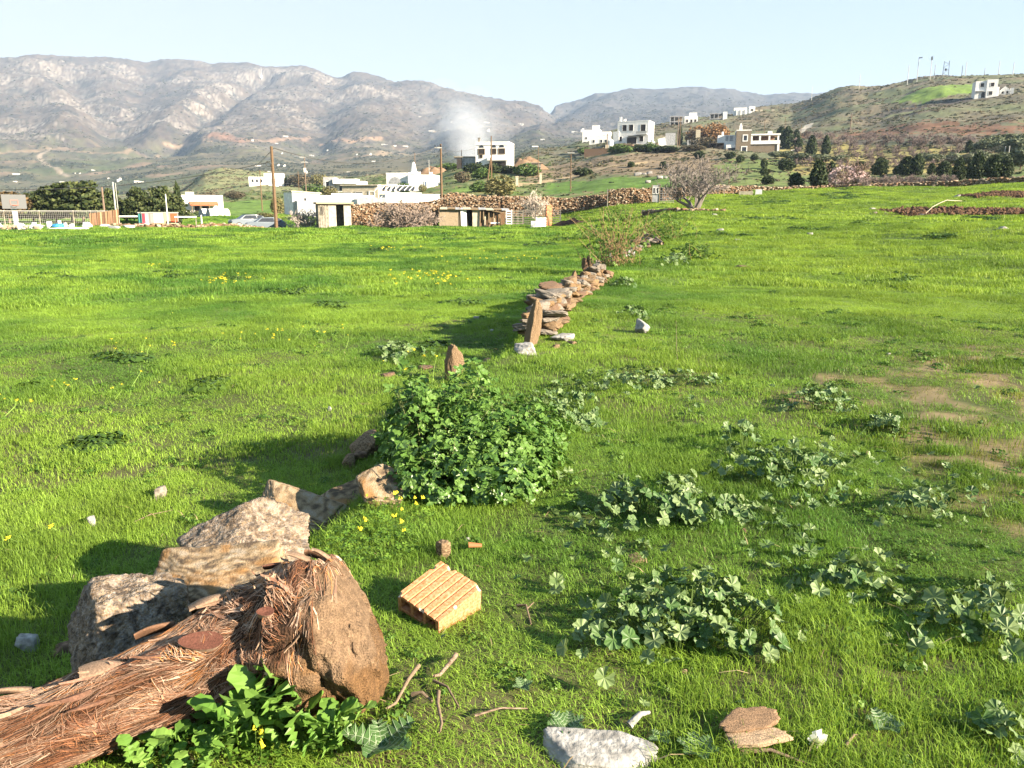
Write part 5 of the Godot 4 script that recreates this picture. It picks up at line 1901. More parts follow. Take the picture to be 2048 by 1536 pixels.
func foliage(seed_: int, blobs: Array, n: int, leaf: float, ca: Color, cb: Color, flat_ := 0.6) -> ArrayMesh:   # leaf clumps through the outer part of several rounded masses
	var g := RandomNumberGenerator.new()
	g.seed = seed_
	var s := Shape.new()
	var total := 0.0
	for b in blobs: total += b[3] * b[4]
	for b in blobs:
		var m := int(n * b[3] * b[4] / total)
		for i in m:
			var d := Vector3(g.randfn(), g.randfn(), g.randfn()).normalized()
			var depth := 1.0 - 0.5 * g.randf() * g.randf()
			var lump := 1.0 + 0.22 * sin(d.x * 7.0 + seed_) * sin(d.y * 6.0 + b[0] * 3.0) * sin(d.z * 7.0)
			var p := Vector3(b[0], b[1], b[2]) + d * Vector3(b[3], b[4], b[5]) * depth * lump
			var nrm := (d * flat_ + Vector3(g.randfn(), g.randfn() + 0.4, g.randfn()) * 0.7).normalized()
			var x := nrm.cross(Vector3(g.randfn(), g.randfn(), g.randfn())).normalized() * leaf * g.randf_range(0.5, 1.2)
			var z := x.cross(nrm) * g.randf_range(0.45, 0.8)
			var k := g.randf()
			s.colour = ca.lerp(cb, k * k if g.randf() < 0.7 else k)
			s.quad(p - x, p - z, p + x * 0.9, p + z)
	return s.done()

var thin := 0.004
func limb(s: Shape, g: RandomNumberGenerator, from: Vector3, d: Vector3, long: float, r: float, level: int, wild: float, up: float, sides := 4) -> void:
	var path := PackedVector3Array([from])
	var radii := PackedFloat32Array([r])
	var p := from
	for i in 3:
		d = (d + Vector3(g.randfn(), g.randfn(), g.randfn()) * wild * 0.35 + Vector3(0, up * 0.12, 0)).normalized()
		p += d * long / 3.0
		path.append(p)
		radii.append(maxf(thin, r * (1.0 - 0.2 * (i + 1))))
	s.tube(path, radii, sides if level > 1 else 3, false)
	if level <= 0: return
	for k in (4 if level < 3 else 3):
		var at: Vector3 = path[1 + k % 3]
		var e := (d + Vector3(g.randfn(), g.randfn() * 0.8 + up * 0.5, g.randfn()) * wild).normalized()
		limb(s, g, at, e, long * g.randf_range(0.55, 0.85), r * 0.5, level - 1, wild, up, sides)

func bare_tree_mesh(seed_: int, stems: int, long: float, r: float, level: int, wild: float, up: float, lean := 0.5) -> ArrayMesh:
	var g := RandomNumberGenerator.new()
	g.seed = seed_
	var s := Shape.new()
	for i in stems:
		var a := TAU * i / stems + g.randf()
		var d := Vector3(cos(a) * lean, 1.0, sin(a) * lean).normalized()
		limb(s, g, Vector3(cos(a), 0, sin(a)) * r * 1.5, d, long * g.randf_range(0.8, 1.1), r, level, wild, up)
	return s.done()

func tree(called: String, label: String, category: String, p: Vector3, crown: Mesh, crown_mat: Material, h: float, wide: float, trunk_h: float, trunk_r: float, bark: Material, turn := 0.0, group := "") -> Node3D:
	var root := base(called, p, turn)
	tag(root, label, category, group)
	var s := Shape.new()
	s.tube(PackedVector3Array([Vector3(0, -0.3, 0), Vector3(0.03, trunk_h * 0.5, 0), Vector3(0, trunk_h, 0.02), Vector3(0, h * 0.75, 0)]), PackedFloat32Array([trunk_r * 1.25, trunk_r, trunk_r * 0.8, trunk_r * 0.25]), 7)
	part("trunk", s.done(), bark, root)
	var c := part("crown", crown, crown_mat, root)
	c.scale = Vector3(wide, h, wide)
	return root

# plants a tree whose foot and size are read off the photograph
func tree_at(called: String, label: String, category: String, px: float, py: float, hpx: float, wpx: float, crown: Mesh, mat: Material, bark: Material, from := 112.0, trunk := 0.15, turn := 0.0, group := "") -> Node3D:
	var p := hit(px, py, from)
	var k := slant(p) / FOCAL
	return tree(called, label, category, p, crown, mat, hpx * k, wpx * k, hpx * k * trunk, maxf(0.06, hpx * k * 0.028), bark, turn, group)

func pole(called: String, label: String, px: float, r: float, top: float, thick: float, arms := [], mat: Material = null, category := "utility pole", group := "") -> Node3D:
	var root := facing(called, label, category, px, r, 0.0, 380.0, group)
	var tip := aloft(px, top, r)
	var h := tip.y - root.position.y
	var s := Shape.new()
	s.tube(PackedVector3Array([Vector3(0, -0.4, 0), Vector3(0, h, 0)]), PackedFloat32Array([thick * 0.5, thick * 0.36]), 7)
	part("shaft", s.done(), mat if mat else m_pole, root)
	for a in arms:   # [below the top, length, sideways]
		block(root, "crossarm", m_metal, a[2], h - a[0], thick * 0.5 + 0.1, a[1], 0.12, 0.1)
		for k in [-0.42, 0.0, 0.42]:
			var i := Shape.new()
			i.tube(PackedVector3Array([Vector3(a[2] + k * a[1], h - a[0] + 0.12, thick * 0.5 + 0.05), Vector3(a[2] + k * a[1], h - a[0] + 0.36, thick * 0.5 + 0.05)]), PackedFloat32Array([0.05, 0.06]), 5)
			part("insulator", i.done(), m_glass, root)
	return root

func wire(label: String, a: Vector3, b: Vector3, sag: float, thick := 0.018) -> void:
	var path := PackedVector3Array()
	var radii := PackedFloat32Array()
	for i in 17:
		var t := i / 16.0
		path.append(a.lerp(b, t) - Vector3(0, sag * 4.0 * t * (1.0 - t), 0))
		radii.append(thick)
	var s := Shape.new()
	s.tube(path, radii, 4)
	tag(part("cable", s.done(), m_wire), label, "cable")

# ---------------------------------------------------------------- sheds, walls and court at the far side of the field
func make_court() -> void:   # left
	var g := RandomNumberGenerator.new()
	g.seed = 51
	# conifers
	var pine := []
	for k in 4:
		var blobs := []
		for i in 17:
			var y := 0.24 + 0.68 * i / 16.0
			var w := 0.34 * (1.15 - y) + 0.10
			var a := i * 2.4 + k
			blobs.append([cos(a) * w * 0.75, y, sin(a) * w * 0.75, w * 0.8, 0.075, w * 0.8])
		pine.append(foliage(500 + k, blobs, 2600, 0.05, Color(0.028, 0.043, 0.016), Color(0.085, 0.10, 0.035)))
	var rusty := foliage(510, [[0, 0.6, 0, 0.4, 0.3, 0.4], [0.2, 0.45, 0.1, 0.35, 0.25, 0.3], [-0.2, 0.5, 0, 0.3, 0.3, 0.3]], 2200, 0.05, Color(0.06, 0.05, 0.025), Color(0.15, 0.10, 0.05))
	for q in [
		[14, 97, 376, 75, 4, "brownish conifer behind the basketball board at the left edge"],
		[62, 99, 382, 60, 0, "conifer right behind the basketball board"], [108, 97, 366, 66, 1, "broad dark conifer left of the tallest one behind the fence"],
		[163, 95, 360, 82, 2, "tallest dark conifer behind the wire fence"], [140, 100, 380, 60, 3, "dark conifer wedged between the two tallest by the fence"],
		[222, 97, 377, 36, 1, "narrow conifer between the two dark posts"], [250, 101, 398, 34, 2, "low conifer left of the conical one"], [276, 96, 373, 46, 0, "conical conifer left of the painted cabin"],
		[318, 96, 372, 52, 3, "dark conifer directly behind the painted cabin"], [345, 96, 385, 50, 2, "dark conifer leaning over the right end of the painted cabin"],
	]:
		var p := far(q[0], q[1])
		var h: float = aloft(q[0], q[2], q[1]).y - p.y
		tree("conifer", q[5], "conifer", p, rusty if q[4] == 4 else pine[q[4]], m_crown, h, q[3] * pixel(q[1]) * 1.25, h * 0.2, 0.14, m_bark, g.randf() * TAU, "conifers round the court")
	var cyp := foliage(512, [[0, 0.55, 0, 0.4, 0.45, 0.4], [0, 0.3, 0, 0.45, 0.25, 0.45], [0, 0.8, 0, 0.25, 0.22, 0.25]], 1200, 0.08, Color(0.025, 0.04, 0.016), Color(0.06, 0.08, 0.03))
	var pc := far(355, 96)
	tree("cypress", "slim cypress at the right end of the court conifers", "cypress", pc, cyp, m_crown, aloft(355, 366, 96).y - pc.y, 16 * pixel(96), 0.6, 0.1, m_bark)
	# wire fence
	var f := facing("wire_fence", "wire mesh fence with pale posts before the conifers", "fence", 95, 84)
	var k := pixel(84)
	for x in [-118, -67, -15, 37, 64, 90]:
		block(f, "post", m_concrete, x * k, -0.2, 0.0, 0.09, 2.0, 0.09)
	for y in [0.42, 1.72]:
		block(f, "rail", m_metal, -8 * k, y, 0.03, 216 * k, 0.05, 0.05)
	var net := Shape.new()
	for i in 74: net.box(Vector3((-116 + i * 2.9) * k, 0.95, -0.05), Vector3(0.010, 1.6, 0.010))
	for i in 9: net.box(Vector3(-8 * k, 0.2 + i * 0.18, -0.06), Vector3(216 * k, 0.010, 0.010))
	part("mesh_wire", net.done(), m_metal, f).set_meta("kind", "stuff")
	# leaning rusty sheets
	var sh := facing("sheet_fence", "fence of upright rusty brown sheets and pale battens", "fence", 205, 82)
	k = pixel(82)
	var rust := [stuff(lin(0.22, 0.12, 0.07), 0.85), stuff(lin(0.30, 0.18, 0.11), 0.85), stuff(lin(0.16, 0.09, 0.06), 0.85)]
	for i in 11:
		var o := block(sh, "sheet", rust[i % 3], (-22 + i * 4.3) * k, 0.0, 0.0, 0.20, 1.45 + i * 0.035, 0.03, Vector3(0, 0.5 if i % 2 == 0 else -0.5, -0.03))
		var o2 := block(sh, "batten", m_plank, (-20 + i * 4.3) * k, 0.0, 0.06, 0.05, 1.5 + i * 0.035, 0.05, Vector3(0, 0, -0.05))
		o.position.y += 0.02
		o2.position.y += 0.02
	# basketball board
	var hoop := facing("basketball_hoop", "basketball board on a white post at the left edge", "basketball hoop", 24, 86, 0.25)
	k = pixel(86)
	block(hoop, "post", m_plaster, 2 * k, -0.2, 0.0, 0.36, 2.75, 0.3)
	block(hoop, "arm", m_metal, 0, 2.3, 0.4, 0.12, 0.12, 0.7)
	block(hoop, "backboard", stuff(lin(0.10, 0.105, 0.11), 0.8), 0, 2.0, 0.55, 1.95, 1.25, 0.06)
	var inner := Shape.new()
	for e in [[0, 0.0, 0.62, 0.05], [0, 0.42, 0.62, 0.05], [-0.3, 0.2, 0.05, 0.4], [0.3, 0.2, 0.05, 0.4]]: inner.box(Vector3(e[0], 2.35 + e[1], 0.57), Vector3(e[2], e[3], 0.03))
	part("target_square", inner.done(), stuff(lin(0.30, 0.14, 0.12), 0.8), hoop)
	var rim := Shape.new()
	var loop := PackedVector3Array()
	var rad := PackedFloat32Array()
	for i in 17:
		loop.append(Vector3(cos(TAU * i / 16) * 0.23, 2.28, 0.82 + sin(TAU * i / 16) * 0.23)); rad.append(0.018)
	rim.tube(loop, rad, 5, false)
	part("rim", rim.done(), stuff(lin(0.45, 0.10, 0.05), 0.6), hoop)
	# painted cabin
	var cab := facing("painted_cabin", "low cabin painted in squares of red, white, orange and green", "cabin", 314, 84, 0.05)
	k = pixel(84)
	var w := 68 * k
	block(cab, "wall", stuff(lin(0.16, 0.15, 0.14), 0.85), 0, -0.2, 0, w, 1.75, 2.0)
	block(cab, "roof", m_metal, 0, 1.56, 0.05, w + 0.1, 0.05, 2.1)
	var pal := [[-31, 6, 0.62, 0.86, 0.05, 0.25, 0.26], [-25.5, 5, 0.62, 0.86, 0.48, 0.05, 0.08], [-20, 6, 0.62, 0.86, 0.62, 0.45, 0.52], [-12, 6, 0.62, 0.86, 0.30, 0.30, 0.30], [-0.5, 17, 0.62, 0.86, 0.75, 0.74, 0.72], [14, 11, 0.62, 0.86, 0.72, 0.46, 0.26], [26, 12, 0.62, 0.86, 0.66, 0.12, 0.05],
		[-30, 8, 0.05, 0.54, 0.45, 0.03, 0.06], [-21, 9, 0.05, 0.54, 0.50, 0.48, 0.66], [-9, 7, 0.05, 0.54, 0.34, 0.18, 0.10], [0, 11, 0.05, 0.54, 0.62, 0.60, 0.40], [12, 12, 0.05, 0.54, 0.18, 0.48, 0.32], [26, 14, 0.05, 0.54, 0.74, 0.60, 0.36]]
	for q in pal:
		block(cab, "panel", stuff(lin(q[4] * 0.6, q[5] * 0.6, q[6] * 0.6), 0.8), q[0] * k, q[2], 0.03, q[1] * k - 0.03, q[3], 0.05)
	# goal-like white rails
	for q in [[256, 50, 434, 84, "white horizontal rail left of the painted cabin"], [368, 38, 435, 83, "white horizontal rail right of the painted cabin"]]:
		var o := facing("rail", q[4], "rail", q[0], q[3])
		var y: float = aloft(q[0], q[2], q[3]).y - o.position.y
		block(o, "beam", m_plaster, 0, y, 0, q[1] * pixel(q[3]), 0.12, 0.1)
		for e in [-0.47, 0.47]: block(o, "post", m_concrete, e * q[1] * pixel(q[3]), -0.2, -0.1, 0.08, y + 0.2, 0.08)
	pole("post", "short white post at the right end of the rails", 398, 82, 430, 0.16, [], m_plaster, "post")
	pole("post", "tall thin pale pole before the painted cabin", 330, 81, 388, 0.12, [], m_plaster, "post")
	pole("post", "dark post among the conifers above the rusty sheets", 204, 90, 374, 0.24, [], m_bark, "post")
	pole("post", "taller grey post of the pair right of the rusty sheets", 227, 83, 364, 0.16, [], m_metal, "post")
	pole("post", "thinner grey post of the pair right of the rusty sheets", 232, 83, 366, 0.07, [], m_metal, "post")
	rubble_wall("low_stone_wall", "low wall of loose stones along the field before the painted cabin", [[225, 79, 451], [300, 79, 449], [400, 79, 450], [500, 80, 452], [545, 81, 456]], 0.6, 0.3, 61)
	# white things by the fence
	var junk := [[60, 83, 0.5, 0.75], [72, 84, 0.5, 0.6], [92, 84, 0.6, 0.9], [113, 83, 0.35, 0.9], [124, 84, 0.35, 0.75], [137, 84, 0.5, 0.6], [168, 85, 0.6, 0.7], [240, 85, 0.5, 0.5], [255, 86, 0.7, 0.6], [270, 86, 0.6, 0.4]]
	var names_ := ["white slab leaning by the post of the basketball board", "smaller white slab second from the basketball board", "tall white slab left of the blue tarpaulin", "white slab right above the blue tarpaulin", "narrow white slab right of the blue tarpaulin", "low white slab behind the wire fence's fourth post", "white slab just left of the rusty sheets", "low white block right of the rusty sheets", "white block in the gap under the left rail", "small white block nearest the painted cabin"]
	for i in junk.size():
		var q: Array = junk[i]
		var p := far(q[0], q[1])
		var o := part("white_slab", rock(520 + i, Vector3(q[2], q[3], 0.3), 5, [], 5, 0.05), m_plaster)
		o.position = p + Vector3(0, q[3] * 0.4, 0)
		o.rotation.y = i * 0.7
		tag(o, names_[i], "slab", "white slabs by the fence")
	var tarp := part("blue_tarpaulin", rock(535, Vector3(0.95, 0.5, 0.6), 8, [], 6, 0.12), stuff(lin(0.04, 0.22, 0.46), 0.6))
	tarp.position = far(108, 82) + Vector3(0, 0.2, 0)
	tag(tarp, "bright blue tarpaulin heap behind the wire fence", "tarpaulin")
	var long_tarp := part("white_sheeting", rock(536, Vector3(3.4, 0.26, 0.8), 14, [], 6, 0.16), m_plaster)
	long_tarp.position = far(125, 76) + Vector3(0, 0.08, 0)
	tag(long_tarp, "long strip of white sheeting lying along the field edge", "sheeting")
	var bag := part("white_bag", rock(537, Vector3(0.9, 0.5, 0.5), 8, [], 6, 0.12), m_plaster)
	bag.position = far(168, 77) + Vector3(0, 0.2, 0)
	tag(bag, "white bag on the right end of the long sheeting", "bag")
	var heap := base("rubble_heap", far(30, 75))
	tag(heap, "heap of white rubble at the left edge of the field", "rubble heap")
	for i in 70:
		var p := far(g.randf_range(-20, 72), g.randf_range(72, 78))
		var o := part("stone", pebbles[i % 5], [m_plaster, m_stones[4], m_plaster_grey, m_stones[2]][i % 4], heap)
		var s := g.randf_range(0.15, 0.5)
		o.transform = Transform3D(Basis.from_euler(Vector3(g.randf(), g.randf() * TAU, g.randf())) * Basis.from_scale(Vector3(s, s * 0.6, s)), p - heap.position + Vector3(0, g.randf_range(0.05, 0.35), 0))
	for q in [[205, 77, "flat pale stone at the field edge below the rusty sheets"], [252, 77, "long pale stone at the field edge right of the rusty sheets"], [222, 76, "dark grey stone at the field edge by the rusty sheets"]]:
		var o := part("field_stone", rock(540 + int(q[0]), Vector3(1.0, 0.3, 0.5), 7, [], 6, 0.08), m_plaster_grey if q[0] == 222 else m_plaster)
		o.position = far(q[0], q[1]) + Vector3(0, 0.08, 0)
		tag(o, q[2], "stone")
	make_car()

func make_car() -> void:
	var root := facing("parked_car", "silver hatchback parked behind the low stone wall", "car", 528, 88, 0.15)
	root.rotation.y += 0.0
	var paint_ := stuff(lin(0.11, 0.135, 0.165), 0.35)
	var prof := [[-1.95, 0.35], [-2.0, 0.62], [-1.85, 0.86], [-1.1, 0.95], [-0.45, 1.38], [0.75, 1.42], [1.45, 1.25], [1.85, 0.95], [1.95, 0.6], [1.9, 0.33]]
	var s := Shape.new()
	s.smooth = false
	var n := prof.size()
	var wd := 0.82
	var pts := []
	for sd in [-1.0, 1.0]:
		var ring := PackedVector3Array()
		for q in prof: ring.append(Vector3(q[0], q[1], sd * (wd if q[1] < 1.0 else wd * 0.8)))
		pts.append(ring)
	s.rings([pts[0], pts[1]])
	s.fan(pts[1], Vector3(0, 0.8, wd))
	s.fan(pts[0], Vector3(0, 0.8, -wd), true)
	part("body", s.done(), paint_, root)
	for sd in [-1.0, 1.0]:
		for q in [[-0.86, -0.42, 0.1, -0.02], [0.04, 0.0, 0.72, 0.78], [0.86, 0.84, 1.3, 1.55]]:
			var w := Shape.new()
			w.quad(Vector3(q[0], 0.98, sd * (wd + 0.012)), Vector3(q[1], 1.33, sd * (wd * 0.83 + 0.012)), Vector3(q[2], 1.33, sd * (wd * 0.83 + 0.012)), Vector3(q[3], 0.98, sd * (wd + 0.012)))
			part("window", w.done(), m_glass, root)
	for x in [-1.25, 1.2]:
		for sd in [-1.0, 1.0]:
			var t := Shape.new()
			t.tube(PackedVector3Array([Vector3(x, 0.3, sd * 0.62), Vector3(x, 0.3, sd * 0.84)]), PackedFloat32Array([0.31, 0.31]), 16)
			var tyre := part("wheel", t.done(), m_wire, root)
			var r := Shape.new()
			r.tube(PackedVector3Array([Vector3(x, 0.3, sd * 0.84), Vector3(x, 0.3, sd * 0.86)]), PackedFloat32Array([0.19, 0.17]), 12)
			part("rim", r.done(), m_metal, tyre)
	for sd in [-0.6, 0.6]:
		block(root, "headlight", m_plaster, -1.9, 0.65, sd + 0.1, 0.12, 0.16, 0.3)
		block(root, "tail_light", stuff(lin(0.4, 0.02, 0.02), 0.4), 1.88, 0.75, sd + 0.1, 0.1, 0.2, 0.25)
	var van := facing("parked_car", "grey blue car half hidden left of the silver hatchback", "car", 493, 95, 0.3)
	for c in root.get_children(): van.add_child(c.duplicate(), true)

func make_sheds() -> void:
	var g := RandomNumberGenerator.new()
	g.seed = 53
	var k := pixel(82)
	# left shed
	var sh := facing("concrete_shed", "small flat roofed concrete shed with a dark doorway beside the brushwood", "shed", 668, 82, 0.12)
	var panel := stuff(lin(0.45, 0.42, 0.355), 0.9, grain(81, 0.01, 0.75, 1.0), 2.0)
	block(sh, "wall", m_concrete, -22 * k, -0.4, 0, 19 * k, 2.75, 2.4)
	block(sh, "wall", panel, -4.5 * k, -0.4, 0.0, 15 * k, 2.75, 0.12)
	block(sh, "wall", panel, 25 * k, -0.4, 0.0, 14 * k, 2.75, 0.12)
	block(sh, "wall", m_concrete, 14 * k, -0.4, -2.2, 52 * k, 2.75, 0.15)
	block(sh, "wall", m_concrete, 31.2 * k, -0.4, -0.12, 0.12, 2.75, 2.08)
	block(sh, "roof", stuff(lin(0.32, 0.24, 0.17), 0.95), 1 * k, 2.36, 0.3, 72 * k, 0.18, 3.0)
	block(sh, "threshold", m_plaster, 12 * k, -0.35, 0.55, 70 * k, 0.38, 0.5)
	for x in [-27, -22, -17]: block(sh, "board", panel, x * k, 0.05, 0.03, 0.05, 2.2, 0.04)
	opening(sh, "window", -23 * k, 1.35, 0.0, 0.26, 0.75, m_dark, 0.0, m_concrete, 0.04)
	# shed row
	var row := facing("ruined_shed", "long ruined shed of stone and planks with open bays", "shed", 945, 84, 0.02)
	k = pixel(84)
	var blockwork := stuff(lin(0.30, 0.26, 0.21), 0.95, speckle(82, 0.02, [lin(0.5, 0.45, 0.38), lin(0.9, 0.85, 0.75), lin(0.65, 0.55, 0.45)]), 1.2)
	block(row, "wall", blockwork, -46 * k, -0.5, 0, 42 * k, 2.35, 0.3)
	block(row, "door", m_plaster, -18 * k, -0.3, 0.06, 12 * k, 2.2, 0.08, Vector3(0, 0.3, 0.03))
	block(row, "door_post", m_plank, -25 * k, -0.3, 0.08, 0.14, 2.3, 0.14)
	block(row, "wall", m_cream, 7 * k, -0.3, 0.0, 15 * k, 2.1, 0.2)
	block(row, "wall", m_dark, -6 * k, -0.3, -1.4, 14 * k, 2.2, 0.1)
	block(row, "wall", m_wall_stone, 36 * k, -0.3, -1.8, 62 * k, 2.0, 0.3)
	for x in [15, 22, 33, 42, 55, 66]:
		block(row, "post", m_plank, x * k, -0.3, 0.05 + g.randf() * 0.2, 0.11, 2.05, 0.1, Vector3(0, 0, g.randf_range(-0.05, 0.05)))
	for i in 9:
		block(row, "roof_board", [m_cream, m_plank, m_plaster_grey][i % 3], (-58 + i * 15.5) * k, 1.88 + 0.03 * (i % 2) - 0.015 * i, 0.4, 15.2 * k, 0.09, 2.6, Vector3(0.06, 0, -0.01))
	for i in 7:
		block(row, "board", [m_plank, m_cream, m_plank][i % 3], (20 + i * 6) * k, -0.2 + g.randf() * 0.2, -0.4, 0.2, g.randf_range(1.0, 1.9), 0.05, Vector3(0, 0, g.randf_range(-0.08, 0.08)))
	block(row, "sill", m_plaster, 45 * k, 0.35, 0.2, 18 * k, 0.12, 0.2)
	block(row, "beam", m_plank, 46 * k, 1.55, 0.25, 44 * k, 0.09, 0.1, Vector3(0, 0, -0.16))
	# white slatted pallet frame
	var pal := facing("pallet", "white pallet standing upright at the end of the ruined shed", "pallet", 1018, 82.5)
	for x in [-0.28, 0.28]: block(pal, "stile", m_plaster, x, 0.1, 0, 0.09, 1.5, 0.08)
	for i in 6: block(pal, "slat", m_plaster, 0, 0.14 + i * 0.25, 0.05, 0.64, 0.11, 0.04)
	var grey_pallet := facing("pallet", "grey slatted pallet fence right of the white upright pallet", "pallet", 1036, 83)
	for x in [-0.5, 0.0, 0.5]: block(grey_pallet, "stile", m_concrete, x, 0.0, 0, 0.08, 1.5, 0.07)
	for i in 6: block(grey_pallet, "slat", m_concrete, 0, 0.1 + i * 0.25, 0.05, 1.1, 0.12, 0.03)
	var rails := facing("rail_fence", "dark fence of thin horizontal rails behind the brick pillar", "fence", 1085, 86)
	var dark_wood := stuff(lin(0.13, 0.12, 0.11), 0.9)
	k = pixel(86)
	for x in [-38, -14, 10, 36]: block(rails, "post", dark_wood, x * k, -0.4, 0, 0.1, 2.0, 0.1)
	for i in 8: block(rails, "rail", dark_wood, 0, 0.05 + i * 0.2, 0.06, 76 * k, 0.06, 0.04)
	var pillar := facing("brick_pillar", "square orange brick pillar standing alone right of the sheds", "pillar", 1099, 82, 0.3)
	var brick_m := [stuff(lin(0.44, 0.18, 0.09), 0.9), stuff(lin(0.50, 0.22, 0.11), 0.9), stuff(lin(0.38, 0.15, 0.08), 0.9)]
	for i in 15:
		for j in 2:
			block(pillar, "brick", brick_m[(i + j) % 3], (j - 0.5) * 0.29 + (0.02 if i % 2 else -0.02), -0.1 + i * 0.155, 0.0, 0.28, 0.14, 0.5)
	var white_crate := facing("pallet", "white slatted pallet leaning before the brick pillar", "pallet", 1082, 80, 0.5)
	for x in [-0.5, 0.0, 0.5]: block(white_crate, "stile", m_plaster, x, 0.0, 0, 0.1, 0.95, 0.1)
	for i in 4: block(white_crate, "slat", m_plaster, 0, 0.05 + i * 0.23, 0.05, 1.15, 0.17, 0.03)
	block(white_crate, "board", m_plaster_grey, -0.85, 0.0, 0.1, 0.6, 0.6, 0.05)
	var prop := facing("pole", "thin stick leaning beside the white pallet", "stick", 1087, 81)
	block(prop, "shaft", m_plank, 0, 0.0, 0, 0.05, 2.0, 0.05, Vector3(0, 0, 0.08))
	var board := facing("plank", "pale plank leaning at the foot of the brick pillar", "plank", 1097, 80.5)
	block(board, "board", m_plank, 0, 0, 0, 0.14, 1.1, 0.05, Vector3(0.2, 0, 0.15))
	for q in [[1128, 79.5, -0.3, "white plank lying left in the ploughed corner"], [1140, 79, 0.25, "grey plank lying across the white one"], [1152, 79.5, -0.2, "pale plank lying right in the ploughed corner"]]:
		var o := facing("plank", q[3], "plank", q[0], q[1], q[2])
		block(o, "board", m_plank if q[0] != 1128 else m_plaster, 0, 0.03, 0, 1.6, 0.07, 0.22, Vector3(0, 0.4, 0.08))
	var soil_ := base("soil_heap", far(1145, 80.5))
	tag(soil_, "dark heap of turned soil right of the brick pillar", "soil heap")
	var sm := part("heap", mound(560, 5.0, 0.7, 2.2), stuff(lin(0.09, 0.055, 0.04), 0.95, grain(83, 0.03, 0.4, 1.0), 0.6, bumps(84, 0.04, 8.0), 1.0), soil_)
	sm.position.y = 0.02
	# stone walls
	rubble_wall("stone_wall", "ruined brown stone wall behind the bare brushwood", [[700, 84, 412], [740, 84.5, 409], [800, 85, 409], [876, 85, 411]], 0.9, 0.24, 62, 1.1)
	rubble_wall("stone_wall", "long slope of loose ochre stones above the ruined shed", [[690, 92, 411], [760, 93, 409], [862, 94, 405], [890, 94, 397], [1000, 94, 396], [1070, 95, 399], [1110, 96, 402]], 2.4, 0.22, 63, 1.1)
	rubble_wall("stone_wall", "low ochre stone wall between bare bush and dark gate post", [[1108, 97, 398], [1160, 97, 394], [1214, 96, 391]], 0.8, 0.22, 64, 1.1)
	rubble_wall("stone_wall", "high brown stone wall left of the white garden door", [[1217, 94, 382], [1260, 94, 378], [1303, 95, 377]], 0.8, 0.22, 65, 1.1)
	rubble_wall("stone_wall", "tumbled stone wall behind the big bare tree", [[1322, 97, 377], [1380, 99, 374], [1440, 101, 371], [1500, 103, 372]], 0.9, 0.24, 66, 1.0)
	rubble_wall("stone_wall", "low pale stone wall along the cypresses at the field's top", [[1500, 106, 372], [1580, 108, 373], [1660, 110, 371], [1740, 110, 369]], 0.7, 0.3, 67, 0.9)
	rubble_wall("stone_wall", "brown stone wall below the dark conifers at the right edge", [[1740, 111, 367], [1830, 112, 365], [1950, 112, 360], [2070, 112, 352]], 0.8, 0.32, 68, 1.0)
	rubble_wall("stone_wall", "dark low stone wall under the big bare tree", [[1290, 76, 421], [1330, 74, 420], [1375, 72, 419], [1450, 72, 430]], 0.8, 0.32, 69, 1.0)
	rubble_wall("stone_wall", "white topped garden wall behind the slope of ochre stones", [[880, 101, 391], [960, 102, 392], [1050, 103, 394], [1120, 104, 396]], 0.4, 0.3, 70, 0.6)
	pole("gate_post", "dark post at the end of the low ochre wall", 1215, 93, 378, 0.14, [], dark_wood, "post")
	var door := facing("garden_door", "weathered white door with panes in the stone wall", "door", 1311, 93)
	k = pixel(93)
	block(door, "leaf", m_plaster_grey, 0, 0.0, 0, 13 * k, 2.0, 0.07)
	for q in [[-0.2, 1.1], [0.2, 1.1]]: opening(door, "window", q[0], q[1], 0.0, 0.2, 0.6, m_glass, 0.0, m_plaster, 0.06)
	block(door, "post", m_plank, -7.5 * k, -0.2, 0.05, 0.1, 2.25, 0.1)
	block(door, "post", m_plank, 7.5 * k, -0.2, 0.05, 0.1, 2.25, 0.1)
	var trellis := facing("trellis", "square wire trellis right of the weathered garden door", "trellis", 1333, 93)
	for i in 7: block(trellis, "bar", m_plaster_grey, (-13 + i * 4.4) * k, 0.15, 0, 0.045, 1.6, 0.04)
	for i in 6: block(trellis, "bar", m_plaster_grey, 0, 0.25 + i * 0.27, 0.04, 28 * k, 0.045, 0.03)
	block(trellis, "kerb", m_cream, 0, -0.2, 0.1, 30 * k, 0.32, 0.3)
	var bench := facing("stone_trough", "pale stone trough on the tumbled wall right of the bare tree", "trough", 1500, 101)
	block(bench, "basin", m_cream, -0.5, 0.0, 0, 1.6, 0.55, 0.5)
	block(bench, "block", m_plaster, 0.95, 0.0, 0, 0.75, 0.75, 0.6)
	# polytunnels
	for q in [[434, 118, 38, "larger white plastic tunnel on the grass slope left of the tall pole"], [411, 120, 22, "smaller plastic tunnel with grey open end left of the larger one"]]:
		var o := facing("plastic_tunnel", q[3], "plastic tunnel", q[0], q[1], 0.35)
		var s := Shape.new()
		s.smooth = true
		var list := []
		var hw: float = q[2] * pixel(q[1]) * 0.5
		for e in [-hw, -hw * 0.4, hw * 0.4, hw]:
			var ring := PackedVector3Array()
			for j in 14: ring.append(Vector3(e, 1.05 * sin(PI * j / 13.0), 0.85 * cos(PI * j / 13.0)))
			list.append(ring)
		for i in 3:
			for j in 13: s.quad(list[i][j], list[i + 1][j], list[i + 1][j + 1], list[i][j + 1])
		part("cover", s.done(), m_plaster, o)
		var e := Shape.new()
		for j in 13: e.tri(list[0][j] + Vector3(0.02, 0, 0), list[0][j + 1] + Vector3(0.02, 0, 0), Vector3(-hw + 0.02, 0, 0))
		part("end_sheet", e.done(), m_plaster_grey, o)
